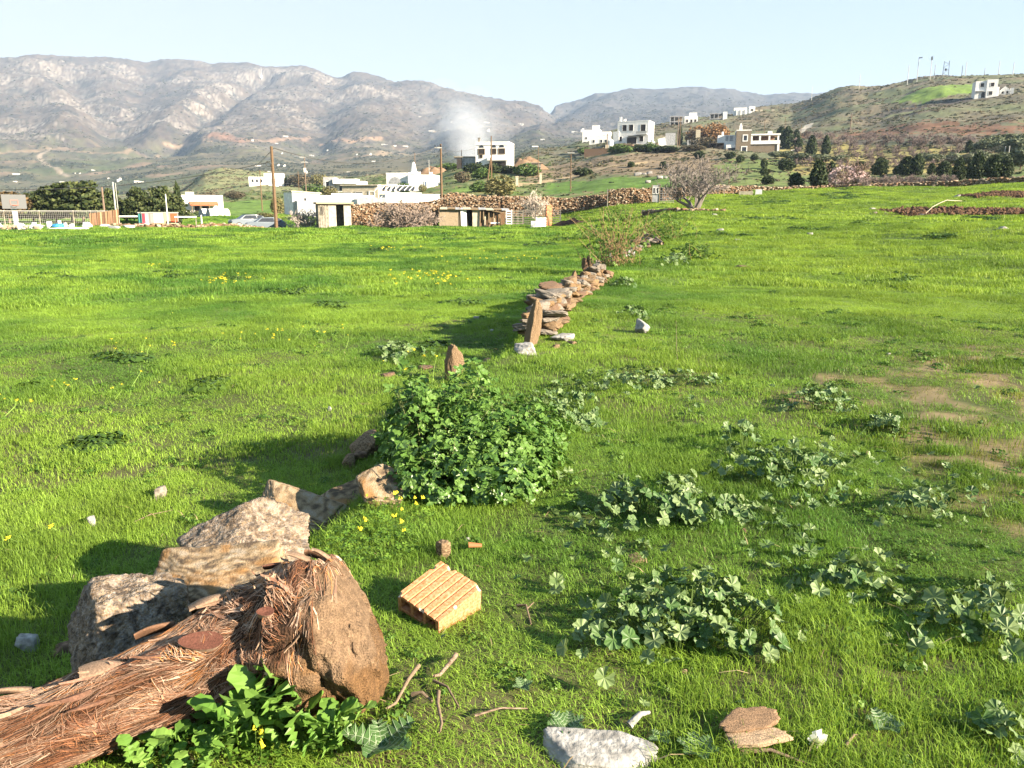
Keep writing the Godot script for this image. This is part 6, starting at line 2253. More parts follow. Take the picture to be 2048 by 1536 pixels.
		for j in 3:
			var hoop_ := Shape.new()
			var loop := PackedVector3Array()
			var rad := PackedFloat32Array()
			for i in 14:
				loop.append(Vector3(hw * (j - 1) * 0.96, 1.07 * sin(PI * i / 13.0), 0.87 * cos(PI * i / 13.0))); rad.append(0.025)
			hoop_.tube(loop, rad, 4)
			part("hoop", hoop_.done(), m_plaster_grey, o)
	# bare shrubs and trees
	thin = 0.022
	var fig := bare_tree_mesh(601, 14, 1.25, 0.07, 4, 0.8, 0.3, 1.1)
	var o := base("brushwood", far(812, 80.5))
	tag(o, "big tangled bare fig bush before the ruined stone wall", "fig bush")
	part("branches", fig, stuff(lin(0.22, 0.175, 0.15), 0.95), o).scale = Vector3(1.55, 1.3, 1.1)
	o = base("bare_shrub", far(605, 84))
	tag(o, "grey bare shrub leaning against the left concrete shed", "shrub")
	part("branches", bare_tree_mesh(602, 9, 1.05, 0.04, 4, 0.75, 0.5, 0.9), stuff(lin(0.33, 0.29, 0.27), 0.95), o)
	o = base("bare_shrub", far(1070, 90))
	tag(o, "pale bare shrub on the stone slope above the brick pillar", "shrub")
	part("branches", bare_tree_mesh(603, 10, 1.25, 0.04, 4, 0.6, 0.6, 0.8), stuff(lin(0.40, 0.35, 0.30), 0.95), o)
	thin = 0.016
	o = base("bare_tree", far(1392, 74))
	tag(o, "big leafless fig tree standing over the tumbled stone wall", "tree")
	part("branches", bare_tree_mesh(604, 6, 1.9, 0.15, 5, 0.55, 0.5, 0.8), stuff(lin(0.17, 0.15, 0.14), 0.95), o).scale = Vector3(1.3, 1.08, 1.1)
	thin = 0.004
	# brambles over the end of the wall
	make_brambles()

func make_brambles() -> void:
	var g := RandomNumberGenerator.new()
	g.seed = 57
	var kinds := [palmate(11), palmate(12)]
	for q in [[1235, 530, 0.9, 1.8, 480, 90, "tangled bramble thicket with tan canes at the far end of the dry wall"], [1330, 480, 1.2, 1.2, 700, 34, "rounded green bramble right behind the tangled thicket"], [1180, 478, 0.8, 0.8, 350, 12, "low bramble left of the tangled thicket"], [1385, 520, 0.7, 0.6, 300, 6, "low bramble on the grass right of the tangled thicket"]]:
		var c := hit(q[0], q[1])
		var root := base("bramble", c)
		tag(root, q[6], "bramble")
		var places := []
		var tints := []
		for i in q[4]:
			var d: Vector3 = Vector3(g.randfn() * 0.5, 0, g.randfn() * 0.5) * float(q[2])
			var h: float = q[3] * g.randf() * exp(-d.length_squared() / (q[2] * q[2]) * 0.8)
			places.append(leaf_place(d + Vector3(0, h + 0.05, 0), Vector3(g.randfn() * 0.6, 1, g.randfn() * 0.6 + 0.3), g.randf_range(0.06, 0.13), g.randf() * TAU))
			tints.append(Color(0.06, 0.12, 0.02).lerp(Color(0.115, 0.19, 0.035), g.randf()))
		spread("leaves", kinds[0], m_leaf, places, tints, root)
		var canes := Shape.new()
		for i in q[5]:
			var d: Vector3 = Vector3(g.randfn() * 0.4, 0, g.randfn() * 0.3) * float(q[2])
			var lean := Vector3(g.randfn() * 0.45, 1, g.randfn() * 0.3).normalized()
			var long: float = q[3] * g.randf_range(0.5, 1.15)
			canes.colour = Color(0.30, 0.21, 0.12).lerp(Color(0.14, 0.09, 0.05), g.randf())
			canes.tube(PackedVector3Array([d, d + lean * long * 0.5, d + lean * long + Vector3(g.randfn() * 0.2, -0.1 * long, 0)]), PackedFloat32Array([0.008, 0.006, 0.004]), 4, false)
		part("canes", canes.done(), stuff(Color.WHITE, 0.9, null, 1.0, null, 1.0, true), root).set_meta("kind", "stuff")
	# bleached wood lying by the thicket
	for q in [[1275, 486, 1318, 490, "thick bleached log lying at the right foot of the thicket"], [1290, 476, 1325, 492, "second bleached log crossing the thick one"], [1262, 492, 1300, 496, "dark log under the bleached ones"]]:
		var a := hit(q[0], q[1]) + Vector3(0, 0.15, 0)
		var b := hit(q[2], q[3]) + Vector3(0, 0.1, 0)
		var s := Shape.new()
		s.smooth = true
		s.tube(PackedVector3Array([a, a.lerp(b, 0.5) + Vector3(0, 0.08, 0), b]), PackedFloat32Array([0.10, 0.09, 0.07]), 8)
		tag(part("log", s.done(), m_twig if q[0] == 1262 else m_wood_grey), q[4], "log")

# ---------------------------------------------------------------- houses and hills beyond
func make_houses() -> void:
	var k := pixel(112)
	var o := facing("white_shed", "white shed with slanting roof left of the low walled garden", "shed", 610, 112, 0.35)
	block(o, "wall", m_plaster, 3 * k, -1.5, 0, 56 * k, 4.75, 3.4)
	block(o, "wall", m_plaster_grey, -4 * k, -1.5, 1.2, 36 * k, 3.6, 1.1)
	block(o, "roof", m_cream, 3 * k, 3.25, 0.2, 60 * k, 0.16, 3.9, Vector3(0.05, 0, -0.05))
	opening(o, "window", 0.0, 2.1, 0.0, 0.35, 0.4, m_glass)
	# low beige house
	k = pixel(125)
	o = facing("flat_roofed_house", "low beige flat roofed house behind the white courtyard walls", "house", 730, 125, -0.42)
	block(o, "wall", m_cream, -10 * k, -1.5, 0, 76 * k, 4.9, 5.0)
	block(o, "roof", m_cream, -10 * k, 3.4, 0.25, 82 * k, 0.16, 5.5)
	opening(o, "window", -36 * k, 1.6, 0, 1.15, 0.75, m_glass, 0.0, m_metal)
	opening(o, "window", -12 * k, 1.6, 0, 1.1, 0.8, m_glass, 0.0, m_metal)
	opening(o, "door", 15 * k, 0.6, 0, 0.75, 1.9, m_cream, 0.0, m_frame)
	opening(o, "window", 28 * k, 1.9, -2.5, 0.45, 0.6, m_dark, PI / 2)
	# white courtyard and glazed frame
	k = pixel(112)
	o = facing("courtyard_wall", "long white courtyard walls with openings behind the ruined stone wall", "wall", 745, 112)
	block(o, "wall", m_plaster, -70 * k, -1.5, 0, 150 * k, 4.0, 0.3)
	block(o, "wall", m_plaster_grey, -2 * k, -1.5, 0.6, 56 * k, 3.7, 0.3)
	block(o, "wall", m_plaster, 80 * k, -1.5, 0.2, 110 * k, 4.2, 0.3)
	block(o, "wall", m_plaster, -50 * k, -1.5, -1.6, 60 * k, 4.3, 0.3)
	block(o, "canopy", m_plaster, 95 * k, 1.45, 1.2, 70 * k, 0.16, 1.2)
	for i in 5: block(o, "pillar", m_plaster, (62 + i * 16) * k, -1.5, 1.1, 0.2, 2.95, 0.2)
	block(o, "recess", m_dark, 95 * k, -1.4, 0.26, 66 * k, 2.5, 0.05)
	var g := facing("glazed_frame", "white greenhouse frame with sloping glazing bars above the courtyard", "greenhouse", 795, 116)
	k = pixel(116)
	for i in 9: block(g, "bar", m_plaster, (-38 + i * 9.5) * k, 2.35, 0, 0.08, 1.5, 0.08, Vector3(-0.9, 0, -0.55))
	block(g, "ridge", m_plaster, 0, 3.35, -0.4, 78 * k, 0.1, 0.1)
	block(g, "eaves", m_plaster, 6 * k, 2.3, 0.6, 84 * k, 0.12, 0.12)
	block(g, "wall", m_plaster, 6 * k, -1.0, -1.5, 84 * k, 3.2, 0.2)
	for i in 7: block(g, "pane", m_glass, (-26 + i * 9.5) * k, 2.4, -0.2, 7 * k, 1.3, 0.04, Vector3(-0.9, 0, 0))
	# chapel-like house
	k = pixel(165)
	o = facing("white_house", "white cubic house with a tall tapering chimney and blue door", "house", 822, 165, -0.3)
	block(o, "wall", m_plaster, -27 * k, -1.5, 0, 46 * k, 5.0, 5.0)
	block(o, "wall", m_plaster, 22 * k, -1.5, 0.6, 50 * k, 4.9, 5.4)
	parapet(o, m_plaster, -27 * k, 3.5, 0, 46 * k, 5.0)
	arched(o, -32 * k, 1.7, 0.0, 2.6, m_plaster_grey, m_plaster)
	opening(o, "door", -14 * k, 0.0, 0, 0.9, 2.1, m_blue, 0.0, m_plaster)
	opening(o, "window", 33 * k, 1.1, 0.6, 0.35, 0.9, m_blue)
	var ch := Shape.new()
	ch.tube(PackedVector3Array([Vector3(0, 3.2, -2), Vector3(0, 4.2, -2), Vector3(0, 5.6, -2), Vector3(0, 6.0, -2)]), PackedFloat32Array([0.95, 0.6, 0.35, 0.15]), 10)
	part("chimney", ch.done(), m_plaster, o).position.x = 1 * k
	for q in [[10, 0.7], [16, 0.6], [40, 0.5]]: block(o, "pinnacle", m_plaster, q[0] * k, 3.4, -0.5, 0.5, q[1], 0.5)
	# round balcony house
	k = pixel(230)
	o = facing("white_house", "white modern house with a curved balcony behind dark shrubs", "house", 687, 230, -0.2)
	block(o, "wall", m_plaster_grey, -27 * k, -2, 0, 22 * k, 6.0, 5)
	block(o, "wall", m_plaster, 4 * k, -2, -1.5, 42 * k, 5.6, 5)
	block(o, "balcony", m_plaster, 4 * k, 2.2, 1.0, 44 * k, 1.3, 2.6)
	block(o, "wall", m_plaster, 32 * k, -2, -2, 18 * k, 5.0, 4)
	opening(o, "window", 0.0, 0.4, -1.5, 2.6, 1.4, m_glass)
	opening(o, "window", -30 * k, 1.0, 0.0, 0.9, 1.8, m_glass)
	# red roof house
	k = pixel(165)
	o = facing("long_house", "long low white house with a rusty red awning behind the court", "house", 402, 165, 0.1)
	block(o, "wall", m_plaster, 0, -1.5, 0, 78 * k, 4.3, 5)
	block(o, "awning", stuff(lin(0.36, 0.12, 0.06), 0.8), 4 * k, 1.15, 1.9, 50 * k, 0.14, 2.0, Vector3(0.35, 0, 0))
	for i in 4: block(o, "post", m_plank, (-18 + i * 15) * k, -0.5, 1.7, 0.12, 1.7, 0.12)
	opening(o, "window", 8 * k, -0.2, 0.0, 1.4, 1.0, m_glass)
	opening(o, "door", -8 * k, -0.8, 0.0, 0.9, 1.8, m_dark)
	block(o, "water_heater", m_metal, -18 * k, 2.8, -1, 1.5, 0.6, 0.6)
	# long white houses on the left slope
	k = pixel(330)
	o = facing("white_house", "long white house with several windows left of the tall pole's shrubs", "house", 532, 330, -0.1)
	block(o, "wall", m_plaster, -14 * k, -2, 0.5, 30 * k, 5.0, 6)
	block(o, "wall", m_plaster, 17 * k, -2, 0, 36 * k, 6.4, 6)
	for x in [-22, -14, -6]: opening(o, "window", x * k, 0.9, 0.5, 0.9, 1.2, m_glass)
	opening(o, "door", 12 * k, 0.2, 0.0, 3.2, 2.2, m_plaster_grey)
	o = facing("white_house", "white house higher up behind the tall pole, above the long one", "house", 560, 390, -0.1)
	k = pixel(390)
	block(o, "wall", m_plaster, 0, -2, 0, 34 * k, 6, 6)
	for x in [-8, 8]: opening(o, "window", x * k, 1.2, 0, 1.0, 1.3, m_glass)
	# arched house on the rise
	k = pixel(200)
	o = facing("white_house", "white two storey house with arched windows before the smoke", "house", 984, 200, -0.22)
	var w := 66 * k
	block(o, "wall", m_plaster, 0, -2, 0, w, 8.1, 7.5)
	parapet(o, m_plaster, 0, 6.1, 0, w, 7.5, 0.3)
	for x in [-21, 4, 20]:
		opening(o, "window", x * k, 3.5, 0, 1.5 if x != 4 else 1.1, 1.15, m_dark, 0.0, m_plank, 0.12)
		arched(o, x * k, 5.0, 0, 1.25, m_glass, m_plaster)
	opening(o, "door", -22 * k, 2.6, 0.02, 0.75, 0.9, m_dark, 0.0, m_plank, 0.04)
	opening(o, "window", -30 * k, 0.5, 0, 0.5, 1.2, m_glass)
	opening(o, "window", -24 * k, 0.5, 0, 0.5, 1.2, m_glass)
	block(o, "balcony", m_plaster, 12 * k, 1.9, 0.9, 40 * k, 0.75, 0.9)
	block(o, "garage", m_dark, 12 * k, -0.2, 0.03, 34 * k, 1.9, 0.1)
	block(o, "cornice", m_plaster, 0, 5.6, 0.12, w * 0.96, 0.12, 0.12)
	block(o, "chimney", m_concrete, -28 * k, 6.1, -1, 0.45, 1.2, 0.45)
	block(o, "chimney_cap", m_concrete, -28 * k, 7.3, -0.95, 0.65, 0.15, 0.65)
	o = facing("annex", "flat grey outbuilding left of the arched white house", "outbuilding", 934, 203)
	block(o, "wall", m_plaster_grey, 6 * k, -1.5, 0, 30 * k, 4.0, 4)
	block(o, "recess", m_dark, -12 * k, -1.5, 0.0, 16 * k, 3.7, 3)
	block(o, "roof", m_concrete, -1 * k, 2.5, 0.2, 48 * k, 0.25, 4.4)
	o = facing("white_wall", "short white garden wall right of the arched house", "wall", 1042, 196)
	block(o, "wall", m_plaster, 0, -1, 0, 3.4, 2.2, 0.4)
	for q in [[1034, 150, 365, "pale gate pillar below the arched house"], [1081, 168, 352, "second white gate pillar on the dirt road"]]:
		o = facing("gate_pillar", q[3], "pillar", q[0], q[1])
		block(o, "shaft", m_cream, 0, -0.5, 0, 0.5, 2.4, 0.5)
		block(o, "cap", m_cream, 0, 1.9, 0.05, 0.6, 0.15, 0.6)
	o = facing("hut", "small stone hut with a flat roof right of the arched house", "hut", 1068, 205)
	block(o, "wall", m_concrete, 0, -1, 0, 3.4, 3.0, 3)
	block(o, "roof", m_concrete, 0, 2.0, 0.3, 4.6, 0.2, 3.6)
	opening(o, "door", -0.7, 0, 0, 1.0, 1.6, m_dark, 0.0, m_concrete)
	for q in [[1052, 330, 215, 26, 3.2, "mound of orange earth right of the arched house"], [868, 332, 230, 24, 2.6, "mound of orange earth left of the arched house"]]:
		var p := far(q[0], q[2])
		var e := part("earth_mound", mound(570 + int(q[0]), 12.0, q[4] * 0.85, 7.0), stuff(lin(0.27, 0.18, 0.115), 0.95, grain(85, 0.02, 0.6, 1.0), 2.0))
		e.position = p
		tag(e, q[5], "mound")
	# big white house
	k = pixel(285)
	o = facing("white_house", "big white house with dark shutters on the middle of the slope", "house", 1265, 285, -0.25, 293)
	w = 62 * k
	block(o, "wall", m_plaster, 0, -2, 0, w, 9.2, 8)
	parapet(o, m_plaster, 0, 7.2, 0, w, 8, 0.35)
	block(o, "wall", m_plaster, -33 * k, -2, 0.4, 12 * k, 6.2, 6)
	for x in [-17, -4]: opening(o, "window", x * k, 4.3, 0, 1.5, 2.0, m_dark, 0.0, m_plaster)
	opening(o, "door", 20 * k, 3.3, 0, 1.7, 2.9, m_dark, 0.0, m_plaster)
	block(o, "balcony", m_plaster, 18 * k, 2.9, 1.2, 22 * k, 0.25, 1.2)
	block(o, "railing", m_metal, 18 * k, 3.15, 1.15, 21 * k, 0.8, 0.05)
	block(o, "canopy", m_concrete, 4 * k, 2.45, 1.0, 26 * k, 0.2, 1.0)
	opening(o, "window", -26 * k, 0.9, 0, 1.5, 1.6, m_dark, 0.0, m_plaster)
	opening(o, "door", -2 * k, 0.0, 0, 3.4, 2.2, m_dark, 0.0, m_plaster)
	opening(o, "window", 17 * k, 0.7, 0, 1.4, 1.7, m_dark, 0.0, m_plaster)
	opening(o, "window", w * 0.5, 4.4, -4, 0.7, 1.6, m_plaster_grey, PI / 2, m_plaster)
	opening(o, "window", w * 0.5, 0.8, -4, 0.7, 1.6, m_plaster_grey, PI / 2, m_plaster)
	for q in [[-22, 1.6, -3], [-29, 2.2, -2]]: block(o, "chimney", m_plaster, q[0] * k, 7.0, q[2], 0.7, q[1], 0.7)
	o = facing("water_tank", "round white water tank left of the big white house", "tank", 1221, 270, 0.0, 293)
	var tk := Shape.new()
	tk.tube(PackedVector3Array([Vector3(0, -1, 0), Vector3(0, 3.0, 0), Vector3(0, 3.5, 0)]), PackedFloat32Array([0.9, 0.9, 0.3]), 12)
	part("shell", tk.done(), m_plaster, o)
	o = facing("gate_pillar", "pale gate pillar under the round white water tank", "pillar", 1214, 262, 0.0, 300)
	block(o, "shaft", m_cream, 0, -1, 0, 1.0, 3.6, 0.8)
	o = facing("low_white_house", "low white ruin with sloping walls right of the big white house", "ruin", 1340, 285, 0.0, 295)
	block(o, "wall", m_plaster_grey, 0, -2, 0, 3.4, 6.0, 4)
	block(o, "wall", m_plaster, -2.6, -2, 0.3, 2.4, 4.4, 3, Vector3(0, 0, 0.2))
	block(o, "wall", m_plaster, -7, -1.5, 0, 4.0, 2.8, 2, Vector3(0, 0, 0.06))
	o = facing("chapel_ruin", "pale tower like ruin among the orange brown trees", "ruin", 1392, 300, 0.0, 285)
	block(o, "tower", m_cream, 0.6, -2, 0, 1.6, 7.5, 2)
	block(o, "wall", m_plaster_grey, -1.5, -2, 0.5, 3.2, 4.0, 3)
	opening(o, "door", -1.5, -0.5, 0.5, 1.0, 1.9, m_dark, 0.0, m_plaster)
	# stone and white house
	k = pixel(262)
	o = facing("stone_fronted_house", "large white house with a grey stone tower front and pillared veranda", "house", 1494, 262, 0.06, 304)
	block(o, "wall", m_plaster, -38 * k, -2, -1.5, 34 * k, 7.6, 8)
	block(o, "wall", m_plaster, -30 * k, -2, 0.4, 18 * k, 4.6, 2)
	var ashlar := stuff(lin(0.21, 0.185, 0.15), 0.95, speckle(86, 0.02, [lin(0.45, 0.42, 0.4), lin(0.9, 0.86, 0.8), lin(0.6, 0.55, 0.5), lin(0.78, 0.7, 0.6)]), 2.4)
	block(o, "stone_front", ashlar, -8 * k, -2, 0.8, 27 * k, 8.6, 9)
	parapet(o, m_plaster, -8 * k, 6.6, 0.8, 27 * k, 9, 0.3)
	block(o, "wall", ashlar, 32 * k, -2, 0.2, 54 * k, 4.6, 8)
	block(o, "balustrade", m_plaster, 32 * k, 2.6, 0.5, 54 * k, 1.05, 0.25)
	block(o, "wall", stuff(lin(0.26, 0.16, 0.11), 0.9), 28 * k, 2.6, -3.0, 44 * k, 2.6, 4)
	block(o, "roof", m_plaster, 31 * k, 5.2, 0.6, 56 * k, 0.45, 8)
	for x in [7, 22, 39, 55]: block(o, "pillar", m_plaster, x * k, 3.65, 0.45, 0.5, 1.55, 0.4)
	block(o, "pillar", m_plaster, 56 * k, -2, 0.4, 0.6, 4.6, 0.5)
	opening(o, "window", -5 * k, 3.7, 0.8, 1.0, 1.5, m_glass, 0.0, m_plaster, 0.28)
	opening(o, "window", -6 * k, 0.2, 0.8, 1.3, 1.6, m_glass, 0.0, m_plaster, 0.28)
	opening(o, "window", -29 * k, 0.3, 0.4, 2.2, 1.4, m_glass, 0.0, m_plaster)
	opening(o, "window", -30 * k, 3.8, -1.5, 1.0, 1.6, m_plaster_grey, 0.0, m_plaster)
	opening(o, "window", -38 * k, 3.9, -1.5, 0.9, 1.5, m_plaster_grey, 0.0, m_plaster)
	block(o, "chimney", m_plaster, -13 * k, 6.6, -2, 0.9, 1.8, 0.9)
	block(o, "chimney_cap", m_plaster, -13 * k, 8.4, -2.1, 0.5, 0.7, 0.5)
	block(o, "chimney", m_plaster, -46 * k, 5.6, -3, 0.6, 1.2, 0.6)
	block(o, "dovecote", m_plaster, 41 * k, 5.65, -2, 1.3, 0.9, 1.3)
	var pg := facing("pergola", "dark shaded pergola left of the stone fronted house", "pergola", 1432, 258, 0.0, 304)
	block(pg, "roof", m_dark, 0, 1.9, 0, 28 * k, 0.2, 4)
	for x in [-12, 0, 12]: block(pg, "post", m_dark, x * k, -1, -0.1, 0.2, 2.9, 0.2)
	block(pg, "back", m_dark, 0, -1, -3.6, 28 * k, 2.9, 0.2)
	block(o, "shed_box", m_plaster, 82 * k, -1.2, 2, 1.1, 1.9, 1.1)
	# concrete skeletons and long white houses on the ridge
	k = pixel(500)
	for q in [[1353, 478, 0, "grey unfinished concrete house, left of the pair on the ridge"], [1432, 500, 1, "grey unfinished concrete house right of the twin houses on the ridge"]]:
		o = facing("unfinished_house", q[3], "unfinished house", q[0], q[1], 0.0, 245)
		for y in [0.0, 2.9, 5.8]: block(o, "slab", m_plaster_grey, 0, y - 1.0, 0, 7.6, 0.4, 6)
		for x in [-3.5, -1.2, 1.2, 3.5]: block(o, "column", m_plaster_grey, x, -1.5, -0.2, 0.45, 6.6, 0.45)
		block(o, "back", m_concrete, 0, -1.5, -5.5, 7.4, 6.4, 0.3)
		if q[2] == 1: block(o, "wall", m_plaster, 5.0, -1.5, 0.3, 2.4, 7.4, 4)
	o = facing("white_house", "pair of small white houses between the concrete frames on the ridge", "house", 1382, 485, 0.0, 245)
	block(o, "wall", m_plaster, 0, -2, 0, 7.4, 6.0, 5)
	block(o, "wall", m_plaster, 1.0, 4.0, -1, 4.4, 2.0, 4)
	for x in [-2.2, 0.2, 2.4]: opening(o, "window", x, 0.6, 0, 1.3, 1.6, m_dark)
	k = pixel(525)
	o = facing("white_house", "long white terraced houses under construction, highest on the left ridge", "house", 1494, 525, 0.1, 220)
	block(o, "wall", m_plaster, -2.0, -2.5, 0, 11.5, 6.2, 6)
	block(o, "wall", m_plaster, 3.0, -1.5, 0.4, 3.5, 5.8, 6)
	opening(o, "window", 3.0, 1.6, 0.4, 1.6, 1.2, m_dark)
	for x in [6.0, 8.5]: block(o, "wall", m_cream, x, -1, -0.5, 1.6, 3.4, 3)
	for x in [-6.0, -3.5, -1.0]: block(o, "buttress", m_plaster, x, -2.5, 1.0, 0.6, 5.0, 1)
	o = facing("ruin", "two small broken walls right of the long terraced houses", "ruin", 1538, 540, 0.0, 218)
	block(o, "wall", m_concrete, -2, -1.5, 0, 2.2, 3.4, 3)
	block(o, "wall", m_cream, 2.4, -1.5, 0, 1.6, 4.4, 3)
	# house on the right hill
	k = pixel(405) * 0.75
	o = facing("white_house", "white cubic two storey house beside the green field on the right hill", "house", 1971, 405, 0.22, 190)
	block(o, "wall", m_plaster, -9 * k, -3, 0, 26 * k, 9.8, 6)
	block(o, "wall", m_plaster, 11 * k, -3, 0.5, 22 * k, 10.2, 6)
	block(o, "wall", m_plaster, 22 * k, -3, -0.5, 10 * k, 7.2, 5)
	for x in [-9, 11]: opening(o, "window", x * k, 4.4, 0.0 if x < 0 else 0.5, 1.4, 1.5, m_dark)
	opening(o, "window", 9 * k, 1.0, 0.5, 1.4, 1.5, m_dark)
	opening(o, "door", -5 * k, 0.0, 0.0, 1.4, 2.4, m_dark)
	block(o, "canopy", m_plaster, -13 * k, 2.6, 1.4, 16 * k, 0.2, 1.4)
	o = facing("white_house", "small pitched white house at the right of the cubic hill house", "house", 2010, 412, 0.1, 188)
	block(o, "wall", m_plaster, -1 * k, -2, 0, 20 * k, 4.0, 4)
	var gable := Shape.new()
	for e in [0.0]:
		var hw := 10.5 * k
		gable.tri(Vector3(-hw, 2, 0), Vector3(-1 * k, 3.6, 0), Vector3(hw - 2 * k, 2, 0))
		gable.quad(Vector3(-hw, 2, 0), Vector3(-hw, 2, -4), Vector3(-k, 3.6, -4), Vector3(-k, 3.6, 0))
		gable.quad(Vector3(-k, 3.6, 0), Vector3(-k, 3.6, -4), Vector3(hw - 2 * k, 2, -4), Vector3(hw - 2 * k, 2, 0))
		gable.tri(Vector3(hw - 2 * k, 2, -4), Vector3(-k, 3.6, -4), Vector3(-hw, 2, -4))
	part("roof", gable.done(), m_plaster, o)
	for x in [-5, 4]: opening(o, "window", x * k, 0.5, 0, 0.8, 1.0, m_dark)
	block(o, "wall", m_plaster, 13 * k, -2, 1, 6 * k, 4.6, 3)
	# other small houses of the middle distance
	for q in [
		[1182, 420, 9, 5.4, 283, "white cubic house on the low ridge left of the big white house"], [1205, 425, 8, 3.4, 283, "row of grey walls right of the small house on the low ridge"],
		[1198, 330, 8, 3.6, 300, "pale blue white house partly hidden below the low ridge"], [1196, 262, 9, 2.2, 315, "low rust red wall house under the pale one"],
		[1255, 262, 3, 1.6, 310, "low stone base wall at the foot of the big white house"],
	]:
		o = facing("small_house", q[5], "house", q[0], q[1], -0.15, q[4])
		block(o, "wall", m_plaster if q[0] != 1196 and q[0] != 1255 else m_stones[3], 0, -2, 0, q[2], q[3] + 2, 5)
		if q[0] == 1182: block(o, "upper_wall", m_plaster, 2, q[3] - 0.01, -1, 3.4, 2.2, 3)
		for x in [-0.28, 0.1, 0.32]:
			if q[3] > 3: opening(o, "window", x * q[2], 0.8, 0, 0.9, 1.1, m_glass)

func make_far_houses() -> void:
	var protos := []
	var m_plaster := stuff(lin(0.40, 0.39, 0.37), 0.9)
	for k in 3:
		var o := base("far_house", Vector3(0, -500, 0))
		if k == 0:
			block(o, "wall", m_plaster, 0, -3, 0, 11, 7.0, 8)
			block(o, "upper_wall", m_plaster, 2.4, 4, -1, 5.5, 3.0, 6)
			for x in [-3.5, 0.0, 3.5]: opening(o, "window", x, 1, 0, 1.4, 1.6, m_glass)
		elif k == 1:
			block(o, "wall", m_plaster, -3, -3, 0, 10, 6.4, 8)
			block(o, "wall", m_plaster, 6.5, -3, 1, 8, 5.4, 7)
			for x in [-5.0, -1.5]: opening(o, "window", x, 0.8, 0, 1.4, 1.5, m_glass)
			opening(o, "door", 6.5, -0.2, 1, 2.2, 2.0, m_glass)
		else:
			block(o, "wall", m_plaster, 0, -3, 0, 17, 6.2, 7)
			for x in [-6.0, -2.0, 2.0, 6.0]: opening(o, "window", x, 0.8, 0, 1.3, 1.5, m_glass)
		protos.append(o)
	var list := [
		[32, 348, 0.9, 2, "lone white house on the valley floor at the far left"], [150, 346, 0.35, 0, "white ruin, left of the pair on the lower left slope"], [160, 346, 0.35, 0, "white ruin, right of the pair on the lower left slope"],
		[186, 339, 0.45, 1, "small white house on the left slope right of the paired ruins"], [124, 363, 0.6, 2, "long white house just above the conifers on the left"], [217, 356, 0.4, 0, "tiny white house on the valley floor above the narrow conifer"],
		[239, 361, 1.0, 0, "white house group left of the two above the painted cabin's trees"], [277, 364, 1.25, 1, "larger white house group above the painted cabin's trees"], [30, 362, 0.5, 2, "pale low building at the valley edge on the far left"],
		[516, 331, 0.9, 2, "white house just left of the tall pole's coil"], [557, 330, 0.6, 0, "white house just right of the tall pole, left of two"], [569, 331, 0.6, 0, "white house just right of the tall pole, right of two"],
		[536, 344, 1.1, 1, "white house behind the tall pole near the valley floor"], [571, 272, 0.8, 2, "white house by the orange road cutting high on the slope"], [553, 286, 0.6, 2, "low white house below the one by the orange cutting"],
		[505, 280, 0.5, 0, "small white house at the left end of the orange cutting's terrace"], [622, 310, 0.7, 1, "white house on the pale terraces above the transformer pole"], [564, 306, 0.45, 0, "tiny white house amid pale terraces right of the tall pole"],
		[714, 308, 0.45, 0, "tiny white house under the sagging cable, left of two"], [741, 308, 0.55, 0, "tiny white house under the sagging cable, right of two"], [768, 289, 0.95, 1, "brightest white house in the middle of the mountain slope"],
		[790, 290, 0.5, 2, "small white house right next to the brightest slope house"], [811, 292, 0.85, 2, "long white house at the right end of the slope hamlet"], [748, 322, 0.7, 2, "low white house beneath the sagging cable's lowest point"],
		[862, 261, 0.8, 1, "white house on the slope just left of the smoke"], [903, 243, 0.4, 0, "tiny white house veiled by the top of the smoke"], [973, 244, 0.75, 1, "white house on the slope right of the smoke's top"],
		[977, 261, 0.8, 0, "white house on the slope above the arched house"], [1040, 247, 0.8, 1, "white house farther right of the smoke on the blue slope"], [1085, 278, 0.7, 2, "low white house on the slope above the lamp post"],
		[1148, 263, 0.8, 1, "white house, left of two on the blue slope near the low ridge"], [1165, 261, 0.9, 0, "white house, right of two on the blue slope near the low ridge"], [697, 343, 0.6, 2, "white house right behind the round balcony house"],
		[612, 345, 0.8, 0, "white house behind the transformer pole"], [840, 232, 0.4, 2, "faint white house high on the slope left of the smoke"], [655, 300, 0.4, 0, "tiny white house alone on the dark wooded slope"],
	]
	for i in list.size():
		var q: Array = list[i]
		var p := hit(q[0], q[1] + 2.0, 620.0)
		var s: float = q[2] * p.length() / 1500.0
		var o: Node3D
		o = copy(protos[q[3]], p, -bearing(q[0]) - 0.2 + 0.15 * (i % 4))
		o.scale = Vector3(s, s * 1.3, s) * 0.66
		tag(o, q[4], "house", "white houses on the far slopes")
	for o in protos:
		remove_child(o)
		o.free()

